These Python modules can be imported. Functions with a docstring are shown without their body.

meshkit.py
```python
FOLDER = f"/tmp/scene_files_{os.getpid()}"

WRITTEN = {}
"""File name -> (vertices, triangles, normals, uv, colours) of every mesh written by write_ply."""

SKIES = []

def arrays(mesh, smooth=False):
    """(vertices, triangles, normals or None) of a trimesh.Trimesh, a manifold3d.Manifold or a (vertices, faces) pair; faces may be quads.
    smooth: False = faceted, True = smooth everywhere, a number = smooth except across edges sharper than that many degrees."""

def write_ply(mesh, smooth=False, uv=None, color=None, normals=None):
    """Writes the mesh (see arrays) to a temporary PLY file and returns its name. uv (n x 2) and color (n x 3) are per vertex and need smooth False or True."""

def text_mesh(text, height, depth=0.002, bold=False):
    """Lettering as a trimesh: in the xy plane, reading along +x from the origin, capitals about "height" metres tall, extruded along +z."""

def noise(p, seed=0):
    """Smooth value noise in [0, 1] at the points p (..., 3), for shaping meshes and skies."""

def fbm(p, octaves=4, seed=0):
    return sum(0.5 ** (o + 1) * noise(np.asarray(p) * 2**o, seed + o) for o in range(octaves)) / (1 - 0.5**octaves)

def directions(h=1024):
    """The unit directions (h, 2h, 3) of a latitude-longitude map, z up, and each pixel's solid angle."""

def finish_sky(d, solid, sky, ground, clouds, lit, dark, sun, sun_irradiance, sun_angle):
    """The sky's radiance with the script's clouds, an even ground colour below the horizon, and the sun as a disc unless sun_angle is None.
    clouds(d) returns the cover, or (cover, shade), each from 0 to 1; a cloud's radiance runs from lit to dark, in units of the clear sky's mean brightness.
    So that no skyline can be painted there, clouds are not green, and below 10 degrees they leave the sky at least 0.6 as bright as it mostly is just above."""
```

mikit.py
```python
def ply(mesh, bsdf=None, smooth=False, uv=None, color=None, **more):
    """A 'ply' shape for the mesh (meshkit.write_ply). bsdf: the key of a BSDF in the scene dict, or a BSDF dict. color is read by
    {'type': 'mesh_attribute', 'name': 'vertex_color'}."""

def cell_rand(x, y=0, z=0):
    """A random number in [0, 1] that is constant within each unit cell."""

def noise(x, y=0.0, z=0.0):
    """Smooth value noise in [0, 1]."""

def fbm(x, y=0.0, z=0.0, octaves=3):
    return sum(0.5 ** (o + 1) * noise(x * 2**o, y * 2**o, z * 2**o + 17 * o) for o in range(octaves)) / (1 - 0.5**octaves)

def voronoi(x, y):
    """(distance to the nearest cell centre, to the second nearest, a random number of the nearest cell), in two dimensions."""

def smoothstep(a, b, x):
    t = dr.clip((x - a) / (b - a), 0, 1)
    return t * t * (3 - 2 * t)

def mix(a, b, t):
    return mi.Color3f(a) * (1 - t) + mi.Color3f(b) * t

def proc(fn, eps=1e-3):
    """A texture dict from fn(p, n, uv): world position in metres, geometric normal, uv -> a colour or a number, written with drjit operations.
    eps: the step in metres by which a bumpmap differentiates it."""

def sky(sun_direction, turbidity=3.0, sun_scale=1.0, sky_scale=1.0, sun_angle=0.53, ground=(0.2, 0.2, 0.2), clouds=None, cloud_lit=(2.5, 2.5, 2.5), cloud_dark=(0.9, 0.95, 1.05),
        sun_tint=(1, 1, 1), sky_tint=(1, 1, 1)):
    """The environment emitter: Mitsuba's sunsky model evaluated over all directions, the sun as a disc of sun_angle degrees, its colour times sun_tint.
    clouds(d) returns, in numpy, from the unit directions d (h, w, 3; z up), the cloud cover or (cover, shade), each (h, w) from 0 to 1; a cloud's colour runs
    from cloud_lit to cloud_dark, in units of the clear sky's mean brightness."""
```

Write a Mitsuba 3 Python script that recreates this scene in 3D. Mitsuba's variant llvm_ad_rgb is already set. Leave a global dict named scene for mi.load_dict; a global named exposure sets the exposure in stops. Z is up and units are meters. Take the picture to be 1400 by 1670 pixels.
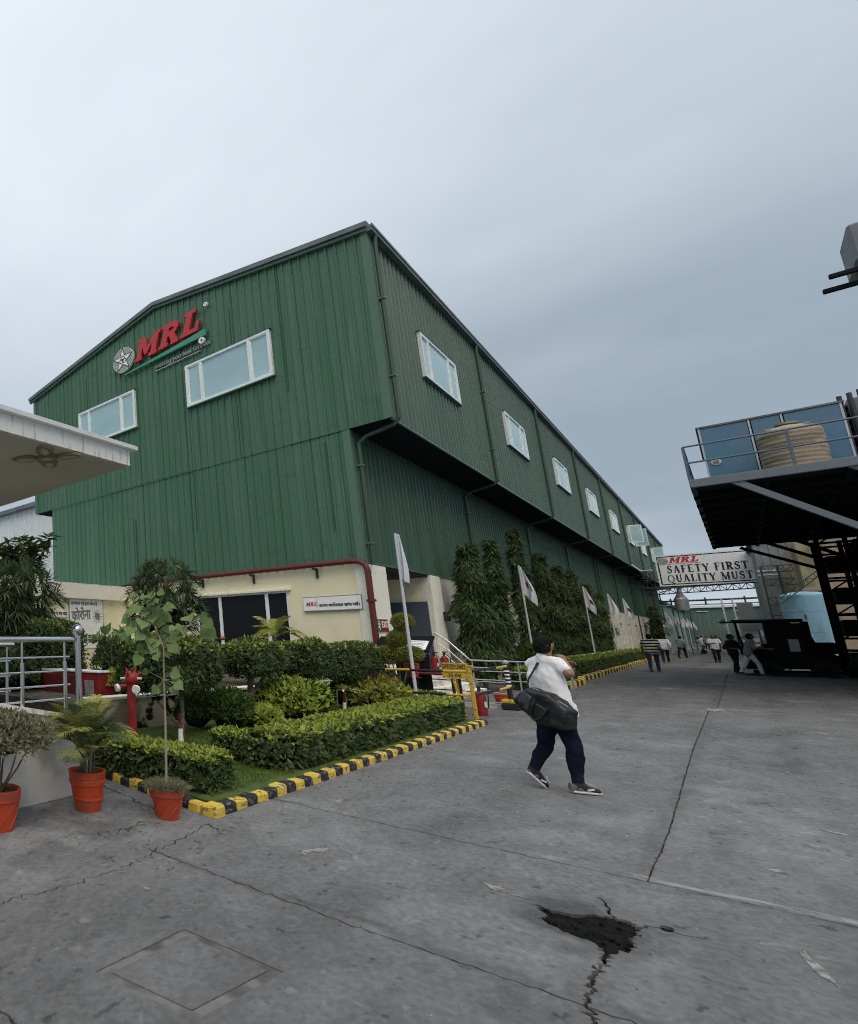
import math, json
import numpy as np
import trimesh
import manifold3d as m3
import drjit as dr
import mitsuba as mi
import shapely
from shapely.geometry import Polygon, LineString, Point
from shapely.ops import unary_union
from shapely import affinity
import mikit, meshkit
from mikit import noise, fbm, voronoi, cell_rand, smoothstep, mix, proc

T = mi.ScalarTransform4f
PI = math.pi
scene, labels, used = {}, {}, set()
rng = np.random.default_rng(11)

# ---------------------------------------------------------------- camera, sky, exposure
exposure = 1.3
EYE = np.array([0.0, 0.0, 1.62])
VIEW = np.array([-0.78634513, 0.59256383, 0.17472676])
UP = np.array([0.14222852, -0.10158655, 0.98460714])
scene['camera'] = {'type': 'perspective', 'fov': math.degrees(2 * math.atan(700 / 907.4157921812933)), 'fov_axis': 'x',
                   'principal_point_offset_x': 0.505534, 'principal_point_offset_y': -0.028192,
                   'to_world': T().look_at(origin=EYE.tolist(), target=(EYE + VIEW).tolist(), up=UP.tolist()),
                   'near_clip': 0.05, 'far_clip': 3000.0}


def cloud_cover(d):
    # an overcast deck: brighter towards the veiled sun (up and left of the street), greyer low over the far end
    g = d @ np.array([-0.10, 0.0, 1.0])
    n = meshkit.fbm(np.stack([d[..., 0] * 1.5 / (d[..., 2] + .30), d[..., 1] * 2.2 / (d[..., 2] + .30), d[..., 2] * 1.5], -1), 6, 5)
    shade = (0.93 - g) / 0.70 + 0.80 * (n - 0.5)
    low = np.clip((0.24 - d[..., 2]) / 0.24, 0, 1)
    return np.ones(d.shape[:2]), np.clip(shade - 0.85 * low, 0, 1)


scene['sky'] = mikit.sky([0.42, -0.46, 0.78], turbidity=5, sun_scale=0.40, sky_scale=1.0, sun_angle=40, ground=(0.18, 0.18, 0.18),
                         clouds=cloud_cover, cloud_lit=(2.85, 3.12, 3.38), cloud_dark=(1.16, 1.42, 1.69))


# ---------------------------------------------------------------- naming
def nm(name, parent=None):
    base = name if parent is None else parent + '__' + name
    key, i = base, 0
    while key in used:
        i += 1
        key = f'{base}_{i:03d}'
    used.add(key)
    return key


def thing(name, label, cat, group=None):
    k = nm(name)
    labels[k] = {'label': label, 'category': cat}
    if group:
        labels[k]['group'] = group
    return k


def part(parent, name, mesh, mat, smooth=False, label=None, kind=None, **more):
    k = nm(name, parent)
    scene[k] = mikit.ply(mesh, mat, smooth=smooth, **more)
    if label or kind:
        labels[k] = {}
        if label: labels[k]['label'] = label
        if kind: labels[k]['kind'] = kind
    return k


def solo(name, mesh, mat, label, cat, group=None, smooth=False):
    k = part(None, name, mesh, mat, smooth)
    labels[k] = {'label': label, 'category': cat}
    if group: labels[k]['group'] = group
    return k


def struct(name, label=None):
    k = nm(name)
    labels[k] = {'kind': 'structure'}
    if label: labels[k]['label'] = label
    return k


# ---------------------------------------------------------------- materials
def P(name, rgb, rough=0.6, metallic=0.0, spec=0.5, **kw):
    scene[name] = {'type': 'twosided', 'bsdf': {'type': 'principled', 'base_color': rgb if isinstance(rgb, dict) else {'type': 'rgb', 'value': list(rgb)},
                                               'roughness': rough, 'metallic': metallic, 'specular': spec, **kw}}
    return name


def bumped(name, rgb, rough, height, fn, spec=0.5, eps=2e-3):
    scene[name] = {'type': 'twosided', 'bsdf': {'type': 'bumpmap', 'arbitrary': proc(fn, eps), 'scale': height,
                   'bsdf': {'type': 'principled', 'base_color': rgb if isinstance(rgb, dict) else {'type': 'rgb', 'value': list(rgb)}, 'roughness': rough, 'specular': spec}}}


def vary(a, b, s, sz=None, octaves=3, lo=.25, hi=.75):
    sz = s if sz is None else sz
    return proc(lambda p, n, uv: mix(a, b, smoothstep(lo, hi, fbm(p.x * s, p.y * s, p.z * sz, octaves))))


def leaf(name, dark, light, s=9.0, trans=0.40, rough=0.38, spec=0.4):
    scene[name] = {'type': 'principledthin', 'base_color': proc(lambda p, n, uv: mix(dark, light, dr.square(noise(p.x * s, p.y * s, p.z * s)) * .75 + .25 * noise(p.x * 61, p.y * 61, p.z * 61))),
                   'roughness': rough, 'diff_trans': trans, 'eta': 1.4}


leaf('mat_leaf_dark', (.035, .072, .022), (.19, .28, .07))
leaf('mat_leaf_hedge', (.036, .070, .026), (.26, .33, .15))
leaf('mat_leaf_light', (.28, .36, .06), (.60, .66, .17))
leaf('mat_leaf_topiary', (.20, .22, .045), (.46, .45, .15))
leaf('mat_leaf_ashoka', (.026, .054, .028), (.15, .21, .10), s=3.0)
leaf('mat_leaf_palm', (.050, .088, .046), (.25, .31, .17), s=5)
leaf('mat_leaf_areca', (.24, .28, .07), (.58, .58, .22), s=5)
leaf('mat_leaf_grey', (.16, .165, .10), (.40, .385, .26), s=12)
leaf('mat_leaf_peepal', (.09, .17, .06), (.36, .45, .22), s=4)
leaf('mat_grass', (.07, .12, .022), (.20, .28, .06), s=4)
P('mat_inner', (.014, .024, .010), .95, spec=.1)  # near-black green of the solid cores added inside the foliage
P('mat_bark', vary((.09, .07, .05), (.2, .17, .13), 14), .9)
P('mat_stem_pale', (.34, .31, .22), .8)
P('mat_soil', vary((.045, .04, .03), (.1, .085, .06), 9), .95)
P('mat_lawn', vary((.035, .065, .015), (.085, .12, .03), 5), .95)


def pavement_colour(p, n, uv):
    big = fbm(p.x * .55, p.y * .38, 3.0, 4)
    streak = fbm(p.x * 5.5 + 3 * noise(p.x, p.y), p.y * 2.0, 7.0, 4)
    fine = fbm(p.x * 42, p.y * 30, 1.0, 3)
    wob = fbm(p.x * 3.1, p.y * 3.1, 21.0, 3) - .5
    v = .137 + .08 * (big - .5) + .066 * (streak - .5) + .085 * (fine - .5)
    apron = smoothstep(-2.75, -3.25, p.x + .25 * noise(p.x * 2, p.y * 2)) * smoothstep(5.4, 4.6, p.y)
    v = v * (1 + .45 * apron * smoothstep(.35, .62, fbm(p.x * 2.6, p.y * 2.6, 2.0)))
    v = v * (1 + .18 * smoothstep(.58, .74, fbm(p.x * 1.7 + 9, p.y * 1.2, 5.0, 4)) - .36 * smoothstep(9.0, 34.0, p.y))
    # rubber worn on by tyres along the road, oil drips, grime beside the joints
    for c, w in ((-1.75, .22), (.15, .24), (1.75, .25)):
        v = v * (1 - .17 * smoothstep(w, .03, dr.abs(p.x - c + .25 * wob)) * smoothstep(.35, .6, fbm(p.x * 1.5, p.y * .5, 31.0)))
    v = v * (1 - .15 * smoothstep(.60, .82, fbm(p.x * 2.9 + 40 + wob, p.y * 2.1, 13.0, 5)))
    jx = smoothstep(.10, .0, dr.abs(p.x + .66 + .12 * wob)) * smoothstep(5.8, 6.2, p.y)
    jy = smoothstep(.09, .0, dr.abs(p.y - 5.90 + .25 * wob)) + smoothstep(.08, .0, dr.abs(p.y - 3.80 + .25 * wob))
    v = v * (1 - .30 * dr.clip(jx + jy, 0, 1) * smoothstep(.35, .65, streak))
    pale_edge = smoothstep(.075, .02, dr.abs(p.y - 6.04 + .14 * wob)) * smoothstep(-1.9, -.7, p.x)
    v = v + .13 * pale_edge * smoothstep(.36, .66, fbm(p.x * 6, p.y * 30, 3.0, 4)) * smoothstep(.25, .55, fbm(p.x * 2.2, 5.0, 9.0))
    # damp broken patch round the pothole
    q = dr.sqrt(dr.square((p.x + .79) / .33) + dr.square((p.y - 4.78) / .40)) + 1.3 * wob
    v = v * (1 - .45 * smoothstep(1.15, .70, q))
    v = v + .05 * smoothstep(.72, .86, fbm(p.x * 13 + 2 * noise(p.x * 5, p.y * 5), p.y * 7, 11.0, 4)) - .06 * smoothstep(.70, .84, fbm(p.x * 17, p.y * 11, 17.0, 4))
    v = dr.maximum(v + .20 * smoothstep(.975, .99, noise(p.x * 70, p.y * 70, 3.0)), .016)
    return mi.Color3f(v * .98, v * .99, v * 1.025)


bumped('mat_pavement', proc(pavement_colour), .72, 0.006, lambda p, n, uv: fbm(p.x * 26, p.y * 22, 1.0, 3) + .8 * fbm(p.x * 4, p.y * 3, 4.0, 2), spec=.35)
P('mat_joint', (.034, .034, .035), .95, spec=.1)
P('mat_tar', vary((.002, .002, .0025), (.011, .011, .011), 30), .85, spec=.15)
P('mat_scuff', vary((.13, .13, .13), (.30, .30, .30), 30), .8)
P('mat_mortar', vary((.085, .085, .083), (.19, .19, .185), 9), .85)


def dirt(base, dark, sxy=5.0, sz=.45, amt=.8, lo=.5, hi=.8):
    return proc(lambda p, n, uv: mix(base, dark, amt * smoothstep(lo, hi, fbm(p.x * sxy, p.y * sxy, p.z * sz, 4))))


GREEN, GREEN2 = (.042, .132, .070), (.060, .152, .096)


def cladding(p, n, uv):
    c = mix(GREEN, GREEN2, smoothstep(.3, .75, fbm(p.x * 3.5, p.y * 3.5, p.z * .18, 4)))
    # rain has run dirt down from the two sills and the lap; rows of fixings along the purlins; old scuffs
    under = smoothstep(9.85, 9.6, p.z) * smoothstep(7.2, 9.4, p.z) * (smoothstep(.15, .0, dr.abs(p.x + 9.37) - 1.5) + smoothstep(.15, .0, dr.abs(p.x + 14.8) - 1.5))
    run = smoothstep(.52, .70, fbm(p.x * 11, 3.0, p.z * .25, 3))
    c = c * (1 - .30 * under * run)
    c = mix(c, (.15, .19, .16), .35 * smoothstep(.66, .80, fbm(p.x * 9, 7.0, p.z * .35, 4)))
    row = (p.z - 3.9) / 1.45
    c = c * (1 - .14 * smoothstep(.020, .008, dr.abs(row - dr.round(row))) * smoothstep(.35, .55, noise(p.x * 7.6, 1.0, dr.round(row))))
    c = c * (1 - .14 * smoothstep(.70, .82, fbm(p.x * 1.3, 2.0, p.z * 2.6, 4)))
    return c


P('mat_green', proc(cladding), .32, spec=.6)
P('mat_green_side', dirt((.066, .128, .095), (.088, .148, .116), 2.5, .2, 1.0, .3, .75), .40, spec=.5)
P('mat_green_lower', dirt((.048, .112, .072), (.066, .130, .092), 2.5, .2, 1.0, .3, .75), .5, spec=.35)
P('mat_pipe_green', (.045, .090, .064), .5)
P('mat_yard_wall', dirt((.60, .58, .48), (.40, .39, .33), 1.2, .5, .9, .4, .75), .8, spec=.2)
P('mat_green_trim', (.085, .165, .12), .4)
P('mat_seam', (.045, .105, .07), .7)
P('mat_ridge', vary((.10, .135, .14), (.16, .19, .20), 2.0), .5)
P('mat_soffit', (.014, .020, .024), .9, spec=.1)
P('mat_frame', (.78, .84, .84), .4)
scene['mat_glass'] = {'type': 'twosided', 'bsdf': {'type': 'principled', 'base_color': proc(lambda p, n, uv: mix((.30, .50, .55), (.44, .64, .68), fbm(p.x * .6, p.y * .6, p.z * 1.1))), 'roughness': .08, 'specular': .7}}  # pale teal puts the sky reflection of the panes into the base colour
scene['mat_dark_pane'] = {'type': 'twosided', 'bsdf': {'type': 'principled', 'base_color': {'type': 'rgb', 'value': [.010, .012, .014]}, 'roughness': .10, 'specular': .12}}  # near-black colour stands for the unlit space behind the panes
P('mat_cream', dirt((.86, .81, .57), (.74, .69, .49), 1.6, .6, .7), .75, spec=.25)
P('mat_cream_pale', dirt((.87, .85, .74), (.78, .76, .64), 2.0, .5, .7), .75, spec=.25)
P('mat_dark', (.012, .013, .015), .9, spec=.1)
P('mat_interior', (.05, .048, .044), .9, spec=.1)
P('mat_redpipe', (.12, .020, .022), .5)
P('mat_red', vary((.22, .012, .016), (.30, .025, .022), 5), .45)
P('mat_redletter', (.52, .035, .045), .4)
P('mat_logogreen', (.07, .30, .20), .4)
P('mat_white', (.88, .88, .87), .5)
P('mat_black', (.016, .016, .018), .55)
P('mat_ink', (.035, .037, .045), .7)
P('mat_inkgrey', (.20, .20, .21), .8)
P('mat_logodisc', (.62, .68, .62), .5)
P('mat_blue_door', dirt((.060, .085, .115), (.035, .05, .07), 2, .5, .8), .6)


def kerb_paint(col):
    return proc(lambda p, n, uv: mix(col, (.16, .155, .14), smoothstep(.55, .72, fbm(p.x * 26, p.y * 26, p.z * 34, 5))))


P('mat_kerb_yellow', kerb_paint((.70, .50, .07)), .6)
P('mat_kerb_black', kerb_paint((.020, .020, .021)), .65)
P('mat_bar_yellow', kerb_paint((.62, .40, .03)), .5)
P('mat_steel', (.62, .63, .64), .22, metallic=1.0)
P('mat_galv', vary((.30, .32, .33), (.42, .44, .45), 5), .5, metallic=.3)
P('mat_pot', dirt((.50, .065, .022), (.26, .075, .045), 6, 14, .75, .52, .72), .5, spec=.4)
P('mat_pot_worn', dirt((.40, .055, .024), (.30, .16, .11), 9, 9, .8, .60, .72), .45)
P('mat_plaster', dirt((.74, .72, .66), (.46, .44, .40), 3.0, 2.0, .9, .42, .75), .85, spec=.2)


def stained(p, n, uv):
    a = smoothstep(.50, .60, fbm(p.x * 1.4, p.y * 1.4, p.z * 1.7 + 4, 4))
    b = smoothstep(.57, .63, fbm(p.x * 5, p.y * 5, p.z * 3.2, 4))
    return mix(mix((.56, .50, .36), (.27, .23, .16), a), (.03, .026, .022), b)


P('mat_stained_wall', proc(stained), .9, spec=.15)
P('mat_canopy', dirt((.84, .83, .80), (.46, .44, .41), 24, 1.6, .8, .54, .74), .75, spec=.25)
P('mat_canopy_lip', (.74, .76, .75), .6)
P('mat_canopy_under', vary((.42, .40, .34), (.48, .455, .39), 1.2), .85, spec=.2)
P('mat_relief', (.22, .19, .11), .8)
P('mat_relief_pale', (.38, .36, .31), .8)
P('mat_white_sheet', (.70, .76, .80), .6)
P('mat_platform', (.055, .075, .095), .6)
P('mat_platform_edge', (.17, .20, .23), .55)
P('mat_darksteel', (.010, .013, .017), .75, spec=.15)
P('mat_deck', (.022, .028, .038), .85, spec=.1)
P('mat_rail_blue', (.10, .14, .19), .45)
P('mat_container', dirt((.085, .21, .34), (.12, .20, .29), 2.2, .5, 1.0, .35, .75), .45)
P('mat_container_trim', (.50, .56, .62), .5)
P('mat_tank', dirt((.36, .30, .22), (.20, .17, .13), 2.5, 6.0, .9, .4, .7), .65)
P('mat_tank_blue', dirt((.24, .44, .58), (.13, .27, .37), 2.0, .6, .9, .45, .75), .55)
P('mat_yellow_wall', dirt((.40, .37, .24), (.22, .20, .13), 1.6, .5, .9, .45, .72), .85, spec=.15)
P('mat_beige_wall', dirt((.40, .33, .26), (.26, .22, .18), 1.2, .4, .8), .85, spec=.15)
P('mat_grey_wall', vary((.16, .18, .20), (.24, .26, .28), .6), .8)
P('mat_far_green', dirt((.13, .20, .18), (.17, .235, .215), .9, .3, .9), .8, spec=.15)
P('mat_truss', (.045, .055, .062), .6)
P('mat_flag', (.70, .72, .78), .8, spec=.1)
P('mat_pole', (.62, .62, .66), .45)
P('mat_board', (.88, .90, .92), .5)
P('mat_exit', (.03, .22, .10), .5)
P('mat_greenplastic', (.02, .30, .13), .5)
P('mat_skin', (.30, .155, .100), .5)
P('mat_skin_dark', (.17, .09, .06), .5)
P('mat_hair', (.008, .008, .008), .75, spec=.15)
P('mat_tshirt', vary((.84, .85, .87), (.88, .89, .91), 8), .85, spec=.1)
P('mat_navy', vary((.007, .009, .018), (.014, .019, .045), 6), .85, spec=.1)
P('mat_denim', (.035, .055, .10), .85, spec=.1)
P('mat_trouser', (.018, .020, .026), .85, spec=.1)
P('mat_bag', vary((.006, .007, .008), (.016, .017, .020), 8), .45, spec=.5)
P('mat_bag_panel', (.045, .052, .058), .55)
P('mat_shoe', (.018, .018, .02), .55)
P('mat_shoe_grey', (.14, .14, .14), .7)
P('mat_sole', (.66, .66, .66), .6)
P('mat_shirt_white', (.60, .64, .70), .85, spec=.1)
P('mat_shirt_grey', (.20, .22, .24), .85, spec=.1)
P('mat_shirt_dark', (.030, .034, .042), .85, spec=.1)
scene['mat_stripes'] = {'type': 'twosided', 'bsdf': {'type': 'principled', 'base_color': proc(lambda p, n, uv: mix((.012, .012, .016), (.55, .54, .46), smoothstep(.42, .48, dr.abs(2 * ((p.z - .02) * 7.4 - dr.floor((p.z - .02) * 7.4)) - 1)))), 'roughness': .85}}
P('mat_vehicle', (.008, .009, .011), .7, spec=.12)
P('mat_vehicle_canopy', (.016, .030, .027), .8, spec=.12)
P('mat_tyre', (.012, .012, .012), .85)
P('mat_vehicle_pane', (.22, .30, .30), .2)
P('mat_flower', (.75, .75, .62), .7)
P('mat_leaf_red', (.30, .08, .03), .6)


# ---------------------------------------------------------------- mesh helpers
def cat(*ms):
    L = []
    for m in ms:
        L += list(m) if isinstance(m, (list, tuple)) and not (len(m) == 2 and isinstance(m[0], np.ndarray)) else [m]
    V, F, n = [], [], 0
    for m in L:
        if hasattr(m, 'vertices'): v, f = np.asarray(m.vertices), np.asarray(m.faces)
        else: v, f = m
        if f.shape[1] == 4: f = np.vstack([f[:, [0, 1, 2]], f[:, [0, 2, 3]]])
        V.append(v); F.append(f + n); n += len(v)
    return np.vstack(V), np.vstack(F)


BV = np.array([[x, y, z] for x in (0, 1) for y in (0, 1) for z in (0, 1)], float)
BF = np.array([[0, 1, 3], [0, 3, 2], [4, 6, 7], [4, 7, 5], [0, 4, 5], [0, 5, 1], [2, 3, 7], [2, 7, 6], [0, 2, 6], [0, 6, 4], [1, 5, 7], [1, 7, 3]])


def box(x0, x1, y0, y1, z0, z1):
    lo, hi = np.array([min(x0, x1), min(y0, y1), min(z0, z1)]), np.array([max(x0, x1), max(y0, y1), max(z0, z1)])
    return BV * (hi - lo) + lo, BF


def cbox(x0, x1, y0, y1, z0, z1, c=.01):
    """a box with chamfered edges"""
    lo, hi = np.array([min(x0, x1), min(y0, y1), min(z0, z1)], float), np.array([max(x0, x1), max(y0, y1), max(z0, z1)], float)
    c = min(c, .45 * (hi - lo).min())
    pts = []
    for k in range(3):
        a, b = lo + c, hi - c
        a[k], b[k] = lo[k], hi[k]
        pts.append(BV * (b - a) + a)
    m = m3.Manifold.hull_points(np.vstack(pts)).to_mesh()
    return np.array(m.vert_properties[:, :3], float), np.array(m.tri_verts)


def bar(a, b, w, h=None, roll=None):
    """a square bar from a to b"""
    a, b = np.array(a, float), np.array(b, float)
    h = w if h is None else h
    d = (b - a) / np.linalg.norm(b - a)
    s = np.cross(d, [0, 0, 1.0] if abs(d[2]) < .95 else [1.0, 0, 0]); s /= np.linalg.norm(s)
    u = np.cross(s, d)
    c = [(-w / 2, -h / 2), (w / 2, -h / 2), (w / 2, h / 2), (-w / 2, h / 2)]
    v = np.array([a + s * p + u * q for p, q in c] + [b + s * p + u * q for p, q in c])
    f = np.array([[0, 1, 2, 3], [7, 6, 5, 4], [0, 4, 5, 1], [1, 5, 6, 2], [2, 6, 7, 3], [3, 7, 4, 0]])
    return v, f


def tube(pts, r, n=10, cap=True):
    p = np.array(pts, float)
    r = np.broadcast_to(np.asarray(r, float), (len(p),))
    t = np.gradient(p, axis=0) if len(p) > 2 else np.repeat((p[1:] - p[:1]), 2, 0)
    t /= np.linalg.norm(t, axis=1, keepdims=True) + 1e-12
    a = np.cross(t[0], [0, 0, 1.0] if abs(t[0][2]) < .9 else [1.0, 0, 0]); a /= np.linalg.norm(a)
    ang = np.arange(n) * 2 * PI / n
    V = []
    for i in range(len(p)):
        a = a - t[i] * (a @ t[i]); a /= np.linalg.norm(a)
        b = np.cross(t[i], a)
        V.append(p[i] + r[i] * (np.cos(ang)[:, None] * a + np.sin(ang)[:, None] * b))
    i, j = np.meshgrid(np.arange(len(p) - 1), np.arange(n), indexing='ij')
    q = np.stack([i * n + j, i * n + (j + 1) % n, (i + 1) * n + (j + 1) % n, (i + 1) * n + j], -1).reshape(-1, 4)
    F = np.vstack([q[:, [0, 1, 2]], q[:, [0, 2, 3]]])
    V = np.vstack(V)
    if cap:
        k = len(V)
        V = np.vstack([V, p[:1], p[-1:]])
        j = np.arange(n)
        F = np.vstack([F, np.stack([j * 0 + k, (j + 1) % n, j], 1), np.stack([j * 0 + k + 1, j + (len(p) - 1) * n, (j + 1) % n + (len(p) - 1) * n], 1)])
    return V, F


def lathe(profile, c, n=32):
    """profile: (radius, z) from the bottom to the top"""
    pr = np.array(profile, float)
    ang = np.arange(n) * 2 * PI / n
    V = np.stack([np.outer(pr[:, 0], np.cos(ang)), np.outer(pr[:, 0], np.sin(ang)), np.repeat(pr[:, 1:], n, 1)], -1).reshape(-1, 3) + np.array(c, float)
    i, j = np.meshgrid(np.arange(len(pr) - 1), np.arange(n), indexing='ij')
    q = np.stack([i * n + j, i * n + (j + 1) % n, (i + 1) * n + (j + 1) % n, (i + 1) * n + j], -1).reshape(-1, 4)
    return V, np.vstack([q[:, [0, 1, 2]], q[:, [0, 2, 3]]])


def sphere(c, r, sub=2, squash=(1, 1, 1)):
    m = trimesh.creation.icosphere(sub, 1.0)
    return np.array(m.vertices) * r * np.array(squash) + np.array(c, float), np.array(m.faces)


def extr(poly, z0, z1):
    """extrude a shapely polygon (xy) between two heights"""
    L = []
    for g in getattr(poly, 'geoms', [poly]):
        if g.is_empty or g.area < 1e-7: continue
        m = trimesh.creation.extrude_polygon(g, z1 - z0, engine='earcut')
        L.append((np.array(m.vertices) + [0, 0, z0], np.array(m.faces)))
    return cat(L)


def frame_to(mesh, o, ux, uy):
    """put a mesh of the xy plane (thickness along z) onto a surface: o + x*ux + y*uy + z*(ux x uy)"""
    v, f = mesh if isinstance(mesh, tuple) else (np.asarray(mesh.vertices), np.asarray(mesh.faces))
    ux, uy = np.array(ux, float), np.array(uy, float)
    n = np.cross(ux, uy)
    return np.array(o, float) + v[:, :1] * ux + v[:, 1:2] * uy + v[:, 2:] * n, f


def grid(nu, nv, fn):
    u, v = np.meshgrid(np.linspace(0, 1, nu), np.linspace(0, 1, nv), indexing='ij')
    V = np.stack(fn(u, v), -1).reshape(-1, 3)
    i, j = np.meshgrid(np.arange(nu - 1), np.arange(nv - 1), indexing='ij')
    q = np.stack([i * nv + j, (i + 1) * nv + j, (i + 1) * nv + j + 1, i * nv + j + 1], -1).reshape(-1, 4)
    return V, np.vstack([q[:, [0, 1, 2]], q[:, [0, 2, 3]]])


def unit(a):
    a = np.asarray(a, float)
    return a / (np.linalg.norm(a, axis=-1, keepdims=True) + 1e-12)


def leaves(Pp, D, N, L, W, fold=.25):
    D, N = unit(D), np.asarray(N, float)
    S = unit(np.cross(D, N)); N = np.cross(S, D)
    n = len(Pp)
    L = np.broadcast_to(L, (n,))[:, None]; W = np.broadcast_to(W, (n,))[:, None]
    mid = Pp + D * L * .45
    V = np.stack([Pp, mid + S * W / 2 + N * fold * W, Pp + D * L - N * .1 * L, mid - S * W / 2 + N * fold * W], 1).reshape(-1, 3)
    b = np.arange(n)[:, None] * 4
    return V, np.vstack([b + [0, 1, 2], b + [0, 2, 3]])


def ribbons(Pp, D, N, L, W, droop=.5, segs=3, tip=.1):
    D = unit(D); S = unit(np.cross(D, N)); n = len(Pp)
    L = np.broadcast_to(L, (n,))[:, None]; W = np.broadcast_to(W, (n,))[:, None]; droop = np.broadcast_to(droop, (n,))[:, None]
    rows = []
    for k in range(segs + 1):
        t = k / segs
        c = Pp + D * L * t - np.array([0, 0, 1.0]) * droop * L * t * t
        w = W * (math.sin(PI * (.14 + .80 * t)) if k < segs else tip)
        rows += [c + S * w / 2, c - S * w / 2]
    V = np.stack(rows, 1).reshape(-1, 3)
    m = 2 * (segs + 1)
    b = np.arange(n)[:, None] * m
    F = []
    for k in range(segs):
        F += [b + [2 * k, 2 * k + 1, 2 * k + 3], b + [2 * k, 2 * k + 3, 2 * k + 2]]
    return V, np.vstack(F)


def rnd(n, lo=-1, hi=1):
    return rng.uniform(lo, hi, n)


def rdir(n):
    return unit(rng.normal(size=(n, 3)))


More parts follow.
